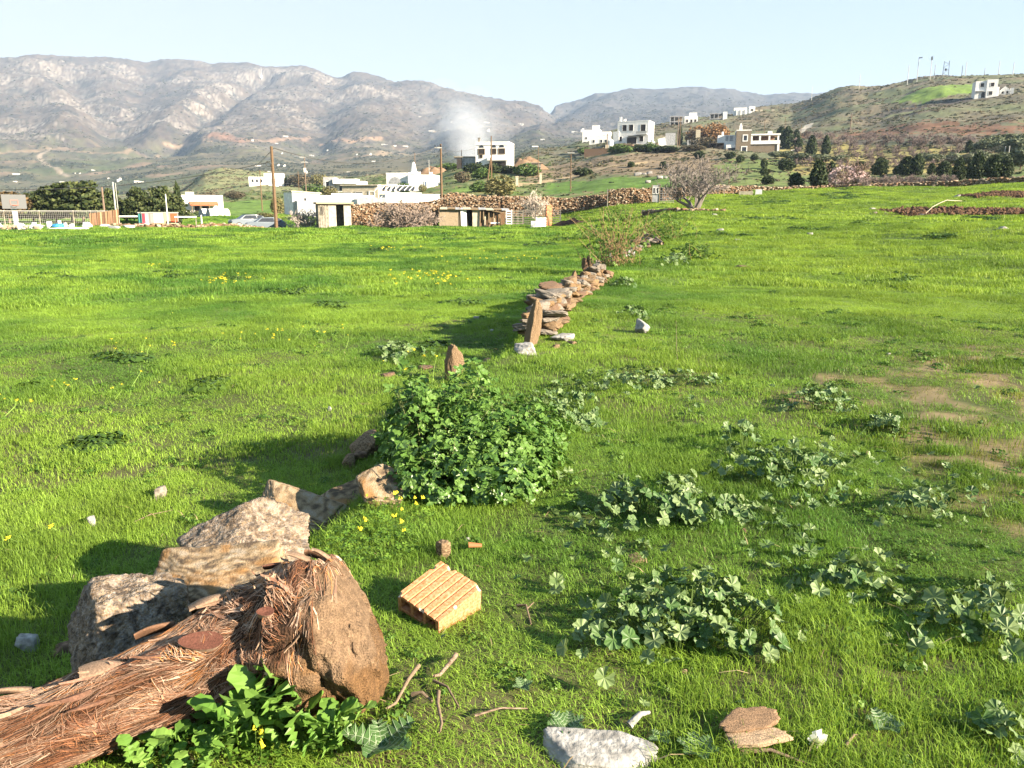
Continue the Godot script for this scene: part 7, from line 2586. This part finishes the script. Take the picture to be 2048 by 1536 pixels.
func make_poles() -> void:
	var r1 := 82.0
	pole("utility_pole", "tall brown wooden pole beside the parked cars", 548, 82, 293, 0.36)
	pole("utility_pole", "tall wooden pole rising behind the slope of ochre stones", 883, 97, 288, 0.32, [[0.5, 0.8, -0.3]])
	var a := pole("utility_pole", "braced wooden pole before the arched white house", 983, 150, 272, 0.3)
	var brace := Shape.new()
	brace.tube(PackedVector3Array([Vector3(-0.9, -0.4, 0.2), Vector3(-0.1, 5.0, 0.1)]), PackedFloat32Array([0.13, 0.11]), 6)
	part("brace", brace.done(), m_pole, a)
	var tp := pole("utility_pole", "dark pole with crossarms and a transformer among the left shrubs", 612, 175, 313, 0.26, [[0.2, 1.9, 0.0], [1.2, 1.3, 0.0]], m_bark)
	block(tp, "transformer", m_metal, 0, aloft(612, 345, 175).y - tp.position.y, 0.5, 0.55, 0.9, 0.5)
	pole("utility_pole", "thin pole with a short side arm left of the tall brown pole", 522, 140, 340, 0.2, [[1.2, 1.0, -0.4]])
	pole("utility_pole", "thin wooden pole with a crossarm on the green terrace", 1141, 138, 303, 0.2, [[0.3, 1.2, 0.0]])
	var lamp := pole("street_lamp", "street lamp pole with a pale head by the dirt road", 1076, 185, 293, 0.2, [], m_pole, "street lamp")
	block(lamp, "lamp_head", m_plaster, -0.7, aloft(1076, 293, 185).y - lamp.position.y - 0.1, 0.1, 1.4, 0.22, 0.3)
	pole("utility_pole", "thin dark pole behind the white cubic house's chimney", 831, 172, 306, 0.2, [], m_bark)
	pole("utility_pole", "slender grey pole right of the white cubic house", 859, 180, 320, 0.16, [], m_metal)
	pole("utility_pole", "thin dark pole beside the flat grey outbuilding", 924, 205, 300, 0.22, [], m_bark)
	pole("utility_pole", "thin pole standing on the roof line of the white shed's shrubs", 598, 150, 342, 0.14)
	pole("utility_pole", "pole beside the gate pillar left of the big white house", 1212, 255, 267, 0.3)
	pole("utility_pole", "dark pole of the crossing pair right of the big white house", 1351, 268, 236, 0.3, [], m_bark)
	pole("utility_pole", "paler pole of the crossing pair right of the big white house", 1355, 272, 234, 0.26)
	pole("utility_pole", "thin pole behind the veranda roof of the stone fronted house", 1521, 300, 240, 0.22)
	pole("utility_pole", "thin pole left of the pale hill road", 1561, 330, 234, 0.2)
	pole("utility_pole", "pole by the dark trees at the foot of the pale hill road", 1593, 275, 250, 0.24)
	pole("utility_pole", "dark wooden pole on the slope above the hill road", 1690, 330, 226, 0.34, [[0.5, 1.4, 0.0]], m_bark)
	pole("utility_pole", "pale pole on the slope under the green hill field", 1813, 390, 212, 0.26)
	pole("utility_pole", "dark pole amid the bare orchard", 1892, 210, 291, 0.22, [], m_bark)
	pole("utility_pole", "pale pole at the left end of the orchard", 1757, 215, 299, 0.16)
	pole("utility_pole", "grey pole of the double pole in the olive grove, left one", 2000, 170, 293, 0.18, [], m_metal)
	pole("utility_pole", "grey pole of the double pole in the olive grove, right one", 2008, 170, 292, 0.18, [[3.0, 1.4, -0.4]], m_metal)
	pole("utility_pole", "pole in front of the small pitched hill house", 2035, 395, 168, 0.3)
	pole("utility_pole", "thin pole behind the big bare tree", 1457, 112, 340, 0.12)
	# on the ridge of the right hill
	for q in [[1609, 590, 174, "thin mast on the falling left ridge of the hill"], [1700, 570, 150, "slim mast where the right hill's ridge steepens"], [1793, 545, 132, "first mast of the hilltop row, over a dark shrub"], [1811, 548, 117, "tall antenna mast with a head, second on the hilltop"], [1836, 548, 117, "tall antenna mast with a small drum, third on the hilltop"], [1844, 550, 131, "short mast right of the drum topped one"], [1897, 552, 133, "short mast just right of the lattice pair"], [1904, 552, 126, "thin mast second right of the lattice pair"], [1941, 552, 138, "shortest mast in the middle of the hilltop row"], [1968, 552, 124, "tall plain mast right of the hilltop's middle"], [1996, 552, 127, "last mast at the right of the hilltop row"]]:
		var o := pole("mast", q[3], q[0], q[1], q[2], 0.42, [], m_metal, "mast")
		var h: float = aloft(q[0], q[2], q[1]).y - o.position.y
		if q[0] == 1811: block(o, "head", m_plaster_grey, 0.8, h - 0.5, 0.2, 2.0, 0.6, 0.4)
		if q[0] == 1836: block(o, "drum", m_metal, 0, h - 1.5, 0.4, 1.1, 2.0, 0.8)
	var lat := facing("lattice_mast", "double lattice mast on the hilltop", "mast", 1891, 550, 0.0, 150)
	var s := Shape.new()
	var hh := aloft(1891, 122, 550).y - lat.position.y
	for x in [-1.7, 1.7]: s.box(Vector3(x * 0.85, hh * 0.5 - 0.5, 0), Vector3(0.32, hh + 1.0, 0.32), Basis(Vector3.BACK, x * 0.02))
	for i in 5: s.box(Vector3(0, hh * (0.2 + 0.17 * i), 0), Vector3(3.0, 0.16, 0.16), Basis(Vector3.BACK, 0.5 if i % 2 else -0.5))
	part("frame", s.done(), m_metal, lat)
	block(lat, "dish", m_bark, -0.2, hh * 0.42, 0.3, 1.0, 1.1, 0.4)
	var hut := facing("hut", "small grey hut on the hilltop between the masts", "hut", 1822, 548, 0.0, 152)
	block(hut, "wall", m_concrete, 0, -1, 0, 2.6, 3.4, 2.4)
	var ms := facing("mast", "red and white radio mast on the highest left ridge", "mast", 521, 3000, 0.0, 120)
	for i in 6: block(ms, "section", m_metal if i % 2 else m_plaster_grey, 0, -10 + i * 9.0, 0, 2.2 - i * 0.2, 8.9, 2.2 - i * 0.2)
	block(ms, "antenna", m_plaster_grey, 0, 8, 0, 7, 10, 2)
	ms = facing("mast", "tiny mast on the saddle of the far ridge", "mast", 957, 3100, 0.0, 183)
	block(ms, "section", m_metal, 0, -5, 0, 1.6, 22, 1.6)
	# cables
	var t1 := aloft(548, 296, 82)
	var t2 := aloft(882, 291, 97)
	wire("thick cable sagging from the tall brown pole to the pole behind the stones", t1, t2, 1.7, 0.035)
	wire("cable falling from the tall brown pole towards the red awning house", t1, aloft(440, 372, 165) , 0.9, 0.03)
	wire("cable from the tall brown pole past the conifers to the left edge", aloft(548, 322, 82), aloft(-60, 376, 95), 1.0, 0.028)
	wire("thin cable from the tall brown pole to the shrubs on its right", aloft(549, 362, 82), aloft(690, 366, 120), 0.5, 0.02)
	wire("cable dropping from the pole behind the stones to the braced pole", t2, aloft(862, 318, 175), 0.8, 0.02)
	wire("thin cable from the braced pole down over the green terrace", aloft(884, 300, 97), aloft(983, 274, 150), 1.0, 0.016)
	for i in 3: wire(["lowest of three pale wires slanting through the olive grove", "middle one of three pale wires slanting through the olive grove", "upper one of three pale wires slanting through the olive grove"][i], aloft(2006, 295 - i * 3, 170), aloft(1880, 322 - i * 3, 150), 0.3, 0.012)
	var coil := Shape.new()
	var loop := PackedVector3Array()
	var rad := PackedFloat32Array()
	var c := aloft(538, 328, 81.6)
	for i in 25:
		loop.append(c + Vector3(cos(TAU * i / 12) * 0.26, sin(TAU * i / 12) * 0.26, 0.01 * i)); rad.append(0.022)
	coil.tube(loop, rad, 4)
	tag(part("cable_coil", coil.done(), m_wire), "round coil of spare cable hanging at the tall brown pole", "cable coil")

func make_hill_plants() -> void:
	var g := RandomNumberGenerator.new()
	g.seed = 91
	var dark := [Color(0.020, 0.034, 0.014), Color(0.055, 0.075, 0.028)]
	var cyp := []
	for k in 3: cyp.append(foliage(700 + k, [[0, 0.42, 0, 0.42, 0.34, 0.42], [0.04 * k, 0.7, 0, 0.28, 0.26, 0.28], [0, 0.2, 0, 0.40, 0.2, 0.40], [0, 0.88, 0, 0.13, 0.13, 0.13]], 1300, 0.075, dark[0], dark[1]))
	var round_ := []
	for k in 3: round_.append(foliage(710 + k, [[0, 0.5, 0, 0.42, 0.40, 0.42], [0.2, 0.4, 0.1, 0.32, 0.32, 0.32], [-0.22, 0.38, 0, 0.3, 0.3, 0.3]], 1000, 0.085, Color(0.022, 0.036, 0.016), Color(0.06, 0.08, 0.03)))
	var olive := []
	for k in 3: olive.append(foliage(720 + k, [[0, 0.6, 0, 0.42, 0.32, 0.42], [0.25, 0.5, 0.1, 0.3, 0.28, 0.3], [-0.25, 0.48, 0, 0.32, 0.28, 0.3], [0.05, 0.75, 0.1, 0.3, 0.2, 0.3]], 1100, 0.075, Color(0.085, 0.105, 0.065), Color(0.17, 0.19, 0.12)))
	var green := foliage(730, [[0, 0.45, 0, 0.48, 0.42, 0.48], [0.3, 0.35, 0, 0.35, 0.3, 0.35], [-0.3, 0.35, 0, 0.35, 0.3, 0.35]], 1200, 0.07, Color(0.045, 0.085, 0.02), Color(0.10, 0.15, 0.04))
	var tan_ := foliage(731, [[0, 0.5, 0, 0.42, 0.45, 0.42], [0.2, 0.4, 0.1, 0.35, 0.35, 0.3], [-0.2, 0.4, 0, 0.3, 0.35, 0.3]], 1300, 0.06, Color(0.10, 0.105, 0.04), Color(0.22, 0.19, 0.09))
	var autumn := foliage(732, [[0, 0.5, 0, 0.45, 0.42, 0.45], [0.25, 0.45, 0.1, 0.3, 0.35, 0.3], [-0.25, 0.4, 0, 0.35, 0.32, 0.3]], 1300, 0.06, Color(0.15, 0.085, 0.04), Color(0.33, 0.19, 0.09))
	var brown := foliage(733, [[0, 0.45, 0, 0.48, 0.4, 0.48], [0.3, 0.35, 0, 0.3, 0.3, 0.3]], 1200, 0.06, Color(0.06, 0.055, 0.035), Color(0.15, 0.12, 0.08))
	for q in [   # px, py of the foot, height, width, kind, label
		[1636, 374, 50, 34, 0, "broad cypress left of the blossoming almond tree"], [1660, 373, 46, 22, 1, "slim cypress touching the blossoming almond tree's left"], [1592, 374, 26, 30, 2, "squat round cypress at the field's top wall, left of the broad one"],
		[1573, 297, 40, 26, 2, "dark cypress at the right corner of the stone fronted house"], [1592, 288, 26, 18, 0, "small cypress at the foot of the pale hill road"], [1560, 290, 34, 22, 1, "cypress just behind the veranda's right end"], [1597, 302, 26, 16, 1, "narrow cypress right of the one at the house corner"],
		[1622, 310, 36, 21, 0, "cypress with tapered foot, first of two above the shrubs"], [1651, 312, 38, 17, 2, "slim dark cypress, second of two above the shrubs"],
		[1758, 350, 32, 32, 2, "rounded dark conifer behind the almond tree's right"], [1812, 350, 34, 34, 0, "wide dark conifer, left in the row above the brown hedge"], [1832, 350, 38, 26, 1, "taller dark conifer beside the wide one above the brown hedge"], [1796, 348, 15, 20, 2, "low dark conifer at the left foot of the wide one"],
		[1862, 350, 22, 16, 0, "small pointed conifer in the gap of the row"], [1886, 354, 30, 28, 2, "dark conifer right of the small pointed one"], [1917, 360, 42, 24, 1, "tall dark conifer, third from the right edge"], [1937, 358, 32, 14, 0, "narrow conifer between the two tall ones at right"], [1953, 360, 52, 30, 0, "tallest dark conifer at the right"], [1985, 357, 44, 34, 1, "dark conifer right of the tallest one"], [2012, 355, 40, 24, 2, "last dark conifer before the right edge"],
		[1360, 290, 34, 10, 1, "thin cypress left of the orange brown trees"], [1938, 305, 22, 16, 2, "round headed dark tree at the right of the orchard"], [1720, 338, 14, 26, 2, "low dark juniper above the almond tree"],
	]:
		tree_at("cypress", q[5], "cypress", q[0], q[1], q[2] * 1.06, q[3] * 1.25, cyp[q[4]], m_crown, m_bark, 108.0, 0.12, g.randf() * TAU, "dark conifers of the right slope")
	for q in [
		[1572, 343, 26, 28, 0, "round dark bush on the green slope below the stone fronted house"], [1528, 338, 20, 14, 1, "small round bush left of the large dark one"], [1528, 352, 16, 16, 2, "round bush just under the small one on the green slope"], [1535, 370, 20, 22, 0, "grey green bush above the top wall"], [1480, 326, 16, 16, 1, "small dark bush below the stone fronted house's left"], [1460, 318, 14, 22, 2, "brownish low bush before the stone fronted house"],
		[1262, 335, 12, 14, 0, "dark little bush on the brown scrub slope, left one"], [1328, 338, 15, 18, 1, "dark little bush on the brown scrub slope, right one"], [1398, 318, 16, 22, 2, "dark bush at the scrub's upper edge above the bare tree"], [1165, 352, 15, 40, 1, "wide dark bush lying by the dirt road"], [1508, 322, 14, 14, 0, "round bush at the garden wall below the veranda"],
	]:
		tree_at("round_bush", q[5], "bush", q[0], q[1], q[2] * 1.1, q[3] * 1.2, round_[q[4]], m_crown, m_bark, 112.0, 0.1, g.randf() * TAU)
	var i := 0
	for q in [[1970, 308, 26, 40], [2000, 312, 30, 46], [2030, 315, 34, 50], [2050, 300, 30, 44], [1985, 296, 22, 40], [2020, 292, 22, 40], [1905, 332, 22, 34], [1935, 335, 24, 36], [1870, 330, 20, 36], [1845, 328, 20, 30], [2010, 338, 30, 44], [2040, 340, 36, 50], [1965, 335, 26, 40], [1640, 328, 18, 44], [1605, 326, 18, 40], [1680, 328, 16, 36], [1575, 320, 16, 36], [1550, 318, 14, 30], [2060, 322, 30, 50], [1955, 320, 18, 30]]:
		tree_at("olive_tree", ["grey green olive tree of the grove at the right edge", "grey green olive tree of the grove at the right edge", "grey green shrub below the cypresses beside the stone fronted house"][0 if q[0] > 1800 else 2], "olive tree", q[0], q[1], q[2] * 1.15, q[3] * 1.15, olive[i % 3], m_crown, m_bark, 112.0, 0.25, g.randf() * TAU, "olive trees at the right edge" if q[0] > 1800 else "shrubs below the cypresses")
		i += 1
	for q in [
		[1002, 392, 38, 66, tan_, "large yellowish tamarisk shrub below the braced pole"], [962, 384, 22, 36, green, "dark green shrub left of the yellowish tamarisk"], [925, 366, 24, 30, brown, "dark tree on the bank left of the braced pole"], [965, 358, 22, 34, green, "bright green shrub under the hedge of the arched house"], [1055, 352, 26, 44, green, "green hedge right of the arched house's garage"], [900, 340, 14, 40, green, "green shrubs on the rise left of the outbuilding"],
		[948, 346, 20, 40, round_[0], "dark hedge below the arched house, left part"], [985, 347, 20, 44, round_[1], "dark hedge below the arched house, middle part"], [1018, 347, 16, 36, round_[2], "dark hedge below the arched house, right part"], [808, 385, 20, 28, green, "green bush before the white cubic house's blue door"], [845, 384, 14, 18, tan_, "yellowish bush at the left corner of the white cubic house"],
		[600, 374, 26, 46, brown, "large brown shrub behind the tall pole's right side"], [640, 372, 22, 40, tan_, "tall olive brown shrub round the transformer pole"], [575, 372, 18, 30, round_[1], "dark shrub at the left of the brown one"], [630, 388, 20, 46, green, "green oleander behind the white shed"], [660, 392, 18, 36, tan_, "mixed shrub between the white shed and the beige house"], [700, 370, 16, 24, round_[0], "dark tree beside the curved balcony"],
		[1395, 288, 34, 44, autumn, "orange brown bare tree left of the pale tower ruin"], [1428, 290, 42, 50, autumn, "large orange brown tree right of the pale tower ruin"], [1410, 296, 22, 60, brown, "brown undergrowth below the orange trees"], [1240, 306, 18, 40, green, "green hedge at the left foot of the big white house"], [1280, 304, 14, 40, round_[2], "grey green hedge before the big white house"], [1300, 304, 20, 24, green, "rounded shrub at the right foot of the big white house"], [1330, 304, 12, 50, round_[0], "dark fenced hedge right of the big white house"], [1385, 302, 12, 50, brown, "brown hedge along the fence below the ruins"],
		[1168, 308, 14, 24, green, "bright green shrub under the low ridge"], [555, 428, 32, 28, tan_, "dry yellow reeds behind the tall brown pole"], [530, 436, 10, 40, tan_, "dry yellow grass bank above the parked cars"], [1520, 302, 14, 40, brown, "brown vine shrub under the veranda"], [1215, 396, 10, 36, green, "green weeds on the low ochre wall"], [420, 402, 18, 40, brown, "bare brownish shrubs before the red awning house"], [470, 398, 16, 40, brown, "bare shrubs right of the red awning house"], [385, 412, 16, 36, brown, "dry shrubs left of the plastic tunnels"],
	]:
		tree_at("shrub", q[5], "shrub", q[0], q[1], q[2] * 1.1, q[3] * 1.1, q[4], m_crown, m_bark, 96.0, 0.1, g.randf() * TAU)
	# almond in blossom
	var p := hit(1692, 373, 108.0)
	var al := base("almond_tree", p)
	tag(al, "almond tree in pale pink blossom at the top of the field", "almond tree")
	var ks := slant(p) / FOCAL
	thin = 0.03
	part("branches", bare_tree_mesh(741, 5, 1.5, 0.12, 4, 0.6, 0.5, 1.0), m_bark, al)
	var bl := part("blossom", foliage(742, [[0, 0.5, 0, 0.46, 0.42, 0.4], [0.3, 0.42, 0, 0.32, 0.3, 0.3], [-0.3, 0.36, 0, 0.32, 0.3, 0.3]], 2600, 0.035, Color(0.42, 0.30, 0.32), Color(0.70, 0.58, 0.60), 0.2), leafy(Color.WHITE, 0.5, 0.8), al)
	bl.scale = Vector3(72 * ks, 44 * ks, 50 * ks)
	# bare orchard
	var twiggy := []
	thin = 0.03
	for k in 4: twiggy.append(bare_tree_mesh(750 + k, 3, 1.2, 0.10, 4, 0.7, 0.4, 0.8))
	var bark_m := [stuff(lin(0.15, 0.12, 0.11), 0.95), stuff(lin(0.19, 0.15, 0.14), 0.95)]
	var place_bare := func(px: float, py: float, hpx: float, label: String, group: String, n: int) -> void:
		var q := hit(px, py, 108.0)
		var t := base("bare_tree", q, g.randf() * TAU)
		tag(t, label, "tree", group)
		var b := part("branches", twiggy[n % 4], bark_m[n % 2], t)
		b.scale = Vector3.ONE * (hpx * slant(q) / FOCAL / 3.0)
	for k in 46:
		var row_ := k % 4
		place_bare.call(1590 + (k / 4) * 29 + g.randf_range(-9, 9), 296 + row_ * 13 + g.randf_range(-3, 3), g.randf_range(18, 26), "leafless orchard tree on the yellow grass slope below the red earth", "leafless orchard trees", k)
	for k in 26: place_bare.call(1612 + k * 13 + g.randf_range(-5, 5), 280 + g.randf_range(-4, 4) + (k * 0.35), g.randf_range(18, 24), "leafless purple grey tree in the dense row above the orchard", "dense row of leafless trees", k)
	for k in 34: place_bare.call(1722 + k * 5.6 + g.randf_range(-4, 4), 372 - k * 0.15 + g.randf_range(-2, 2), g.randf_range(16, 26), "leafless brown shrub in the hedge at the top of the field", "brown leafless hedge", k)
	place_bare.call(1838, 288, 22, "paler leafless tree with first blossom in the orchard's upper row", "", 1)
	thin = 0.004
	make_scrub()
	# white stones on the slope behind the bare tree
	var n := 0
	for q in [[1275, 352, 1.8, "white boulder, left of the group on the terrace below the scrub"], [1288, 350, 1.2, "white boulder in the middle of the group on the terrace"], [1298, 349, 1.6, "white boulder, right of the group on the terrace"], [1320, 358, 1.5, "flat white boulder on the terrace right of the group"], [1331, 357, 0.9, "small white boulder beside the flat one"], [1296, 366, 1.2, "lone white boulder lower on the green terrace"], [1342, 352, 0.9, "white boulder nearest the big bare tree"]]:
		n += 1
		var o := part("white_boulder", rock(760 + n, Vector3(q[2], q[2] * 0.55, q[2] * 0.7) * 0.75, 6, [], 7, 0.06), m_white_stone)
		o.position = hit(q[0], q[1], 100.0) + Vector3(0, q[2] * 0.15, 0)
		tag(o, q[3], "boulder", "white boulders on the terrace")
	for q in [[1395, 446, 0.5, "white stone in the grass before the big bare tree"], [1440, 462, 0.6, "pale flat stone right below the big bare tree"], [1475, 482, 0.5, "small pale stone in the right field"], [1430, 432, 0.9, "pale slab at the dark low wall's right end"], [1845, 433, 0.9, "pale sack at the foot of the bent hose"], [1914, 394, 1.1, "round pale boulder at the end of the bent hose"], [1745, 420, 0.9, "white stone at the left end of the ploughed strip"], [1750, 427, 0.7, "grey stone under the left end of the ploughed strip"], [1770, 428, 0.6, "second grey stone by the ploughed strip"], [2005, 459, 0.6, "pale stone alone in the right field near the edge"], [1620, 470, 0.5, "tiny pale stone in the middle of the right field"]]:
		n += 1
		var o := part("field_stone", rock(780 + n, Vector3(q[2], q[2] * 0.5, q[2] * 0.7) * 0.55, 6, [], 7, 0.06), m_white_stone if q[0] != 1750 and q[0] != 1770 else m_grey_stone)
		o.position = hit(q[0], q[1]) + Vector3(0, q[2] * 0.06, 0)
		tag(o, q[3], "stone")
	var clods := []
	for k in [6, 7]:
		var box: Rect2 = zones[k][3]
		for clod in 5200:
			var w := Vector2(g.randf_range(box.position.x, box.end.x), g.randf_range(box.position.y, box.end.y))
			if not Geometry2D.is_point_in_polygon(w, zones[k][2]): continue
			var sz := g.randf_range(0.10, 0.34)
			clods.append(Transform3D(Basis.from_euler(Vector3(g.randf(), g.randf() * TAU, g.randf())) * Basis.from_scale(Vector3(sz, sz * 0.6, sz)), on_ground(Vector3(w.x, 0, w.y)) + Vector3(0, sz * 0.15, 0)))
	tag(spread("soil", pebbles[1], stuff(lin(0.085, 0.048, 0.028), 0.95), clods, []), "dark red brown clods of the ploughed strips", "soil")
	var hose := Shape.new()
	hose.smooth = true
	var h0 := hit(1847, 431)
	var h1 := aloft(1882, 405, h0.length() * 1.02)
	var h2 := aloft(1905, 401, h0.length() * 1.05)
	hose.tube(PackedVector3Array([h0, h0.lerp(h1, 0.5) + Vector3(0, 0.15, 0), h1, h1.lerp(h2, 0.5) + Vector3(0, 0.1, 0), h2, hit(1925, 402)]), PackedFloat32Array([0.03, 0.03, 0.028, 0.026, 0.025, 0.02]), 6)
	tag(part("hose", hose.done(), m_cream), "pale bent hose rising over the ploughed strip", "hose")

func make_scrub() -> void:
	var g := RandomNumberGenerator.new()
	g.seed = 93
	var s := Shape.new()
	for i in 26:
		var d := Vector3(g.randfn(), absf(g.randfn()) * 0.8, g.randfn()).normalized()
		var p := d * Vector3(0.5, 0.55, 0.5) * g.randf_range(0.6, 1.0)
		var n := (d + Vector3(g.randfn(), g.randfn(), g.randfn()) * 0.5).normalized()
		var x := n.cross(Vector3(g.randfn(), g.randfn(), g.randfn())).normalized() * g.randf_range(0.14, 0.26)
		var z := x.cross(n) * 0.8
		var k := g.randf_range(0.75, 1.25)
		s.colour = Color(k, k, k)
		s.quad(p - x, p - z, p + x, p + z)
	var m := s.done()
	var mat := leafy(Color.WHITE, 0.25, 0.8)
	var places := []
	var tints := []
	var bare := [0, 5, 6, 7, 9, 10, 12, 13]
	for i in 60000:
		var r := 116.0 * pow(720.0 / 116.0, pow(g.randf(), 0.62))
		var a := g.randf_range(-0.62, 0.62)
		var x := sin(a) * r
		var z := -cos(a) * r
		var dens := 0.45 + n_fine.get_noise_2d(x * 5.0, z * 5.0) * 1.1 + n_big.get_noise_2d(x * 3.0, z * 3.0) * 0.6
		if g.randf() > dens: continue
		var inside := false
		for k in bare:
			if zones[k][3].has_point(Vector2(x, z)) and Geometry2D.is_point_in_polygon(Vector2(x, z), zones[k][2]): inside = true
		if inside and g.randf() < 0.96: continue
		if a < -0.02 and r < 330.0 and g.randf() < 0.55: continue
		var w := g.randf_range(0.35, 1.0) * (0.5 + r * 0.0020)
		places.append(Transform3D(Basis(Vector3.UP, g.randf() * TAU).scaled(Vector3(w * 1.3, w * g.randf_range(0.45, 0.8), w * 1.3)), on_ground(Vector3(x, 0, z))))
		var c := Color(0.075, 0.085, 0.045).lerp(Color(0.155, 0.125, 0.085), clampf(0.5 + n_big.get_noise_2d(x * 4.0, z * 4.0) + g.randfn() * 0.25, 0.0, 1.0))
		if a < 0.05 and r < 300.0: c = Color(0.045, 0.075, 0.025).lerp(Color(0.11, 0.13, 0.05), g.randf())
		if g.randf() < 0.12: c = Color(0.035, 0.05, 0.025)
		tints.append(c)
	tag(spread("scrub", m, mat, places, tints), "low heath scrub covering the hillsides", "scrub")
	places = []
	tints = []
	for i in 45000:
		var r := 720.0 * pow(3000.0 / 720.0, pow(g.randf(), 0.8))
		var a := g.randf_range(-0.62, 0.62)
		var x := sin(a) * r
		var z := -cos(a) * r
		var wood := n_hill.get_noise_2d(x * 2.2, z * 2.2)
		var h := ground(x, z)
		if g.randf() > 0.12 + clampf(wood * 3.0, 0.0, 0.9) * (1.0 if h < 170.0 or a > 0.05 else 0.35): continue
		var w := g.randf_range(1.4, 4.2) * (0.6 + r * 0.0003)
		places.append(Transform3D(Basis(Vector3.UP, g.randf() * TAU).scaled(Vector3(w * 1.4, w * 0.75, w * 1.4)), Vector3(x, h, z)))
		tints.append(Color(0.05, 0.06, 0.04).lerp(Color(0.09, 0.092, 0.065), g.randf()))
	tag(spread("woods", m, mat, places, tints), "dark trees and bushes dotting the far slopes", "woods")

func make_smoke() -> void:
	var g := RandomNumberGenerator.new()
	g.seed = 97
	for k in 34:
		var up := k / 33.0
		var f := FogVolume.new()
		f.shape = RenderingServer.FOG_VOLUME_SHAPE_ELLIPSOID
		var w := lerpf(5.0, 12.0, up) * g.randf_range(0.7, 1.3)
		f.size = Vector3(w * 2.0, w * g.randf_range(1.4, 2.4), w * 2.0)
		f.rotation = Vector3(g.randfn() * 0.4, g.randf() * TAU, g.randfn() * 0.4)
		var m := FogMaterial.new()
		m.albedo = Color(0.90, 0.94, 1.0)
		m.density = lerpf(0.011, 0.002, up)
		f.material = m
		f.name = numbered("smoke")
		add_child(f)
		f.position = aloft(930 + g.randfn() * lerpf(8.0, 24.0, up) + 10.0 * sin(up * 4.0), lerpf(328.0, 225.0, up), 400.0 + g.randfn() * 8.0)
		tag(f, "thin white smoke drifting up behind the arched house", "smoke", "", "stuff")

func _ready() -> void:
	make_noises()
	make_sky()
	make_land()
	make_stone_materials()
	make_build_materials()
	make_houses()
	make_far_houses()
	make_court()
	make_sheds()
	make_poles()
	make_hill_plants()
	make_grass()
	make_stones()
	make_palm()
	make_brick()
	make_litter()
	make_mallows()
	make_bush()
	make_weeds()
	make_ground_cover()
	make_smoke()
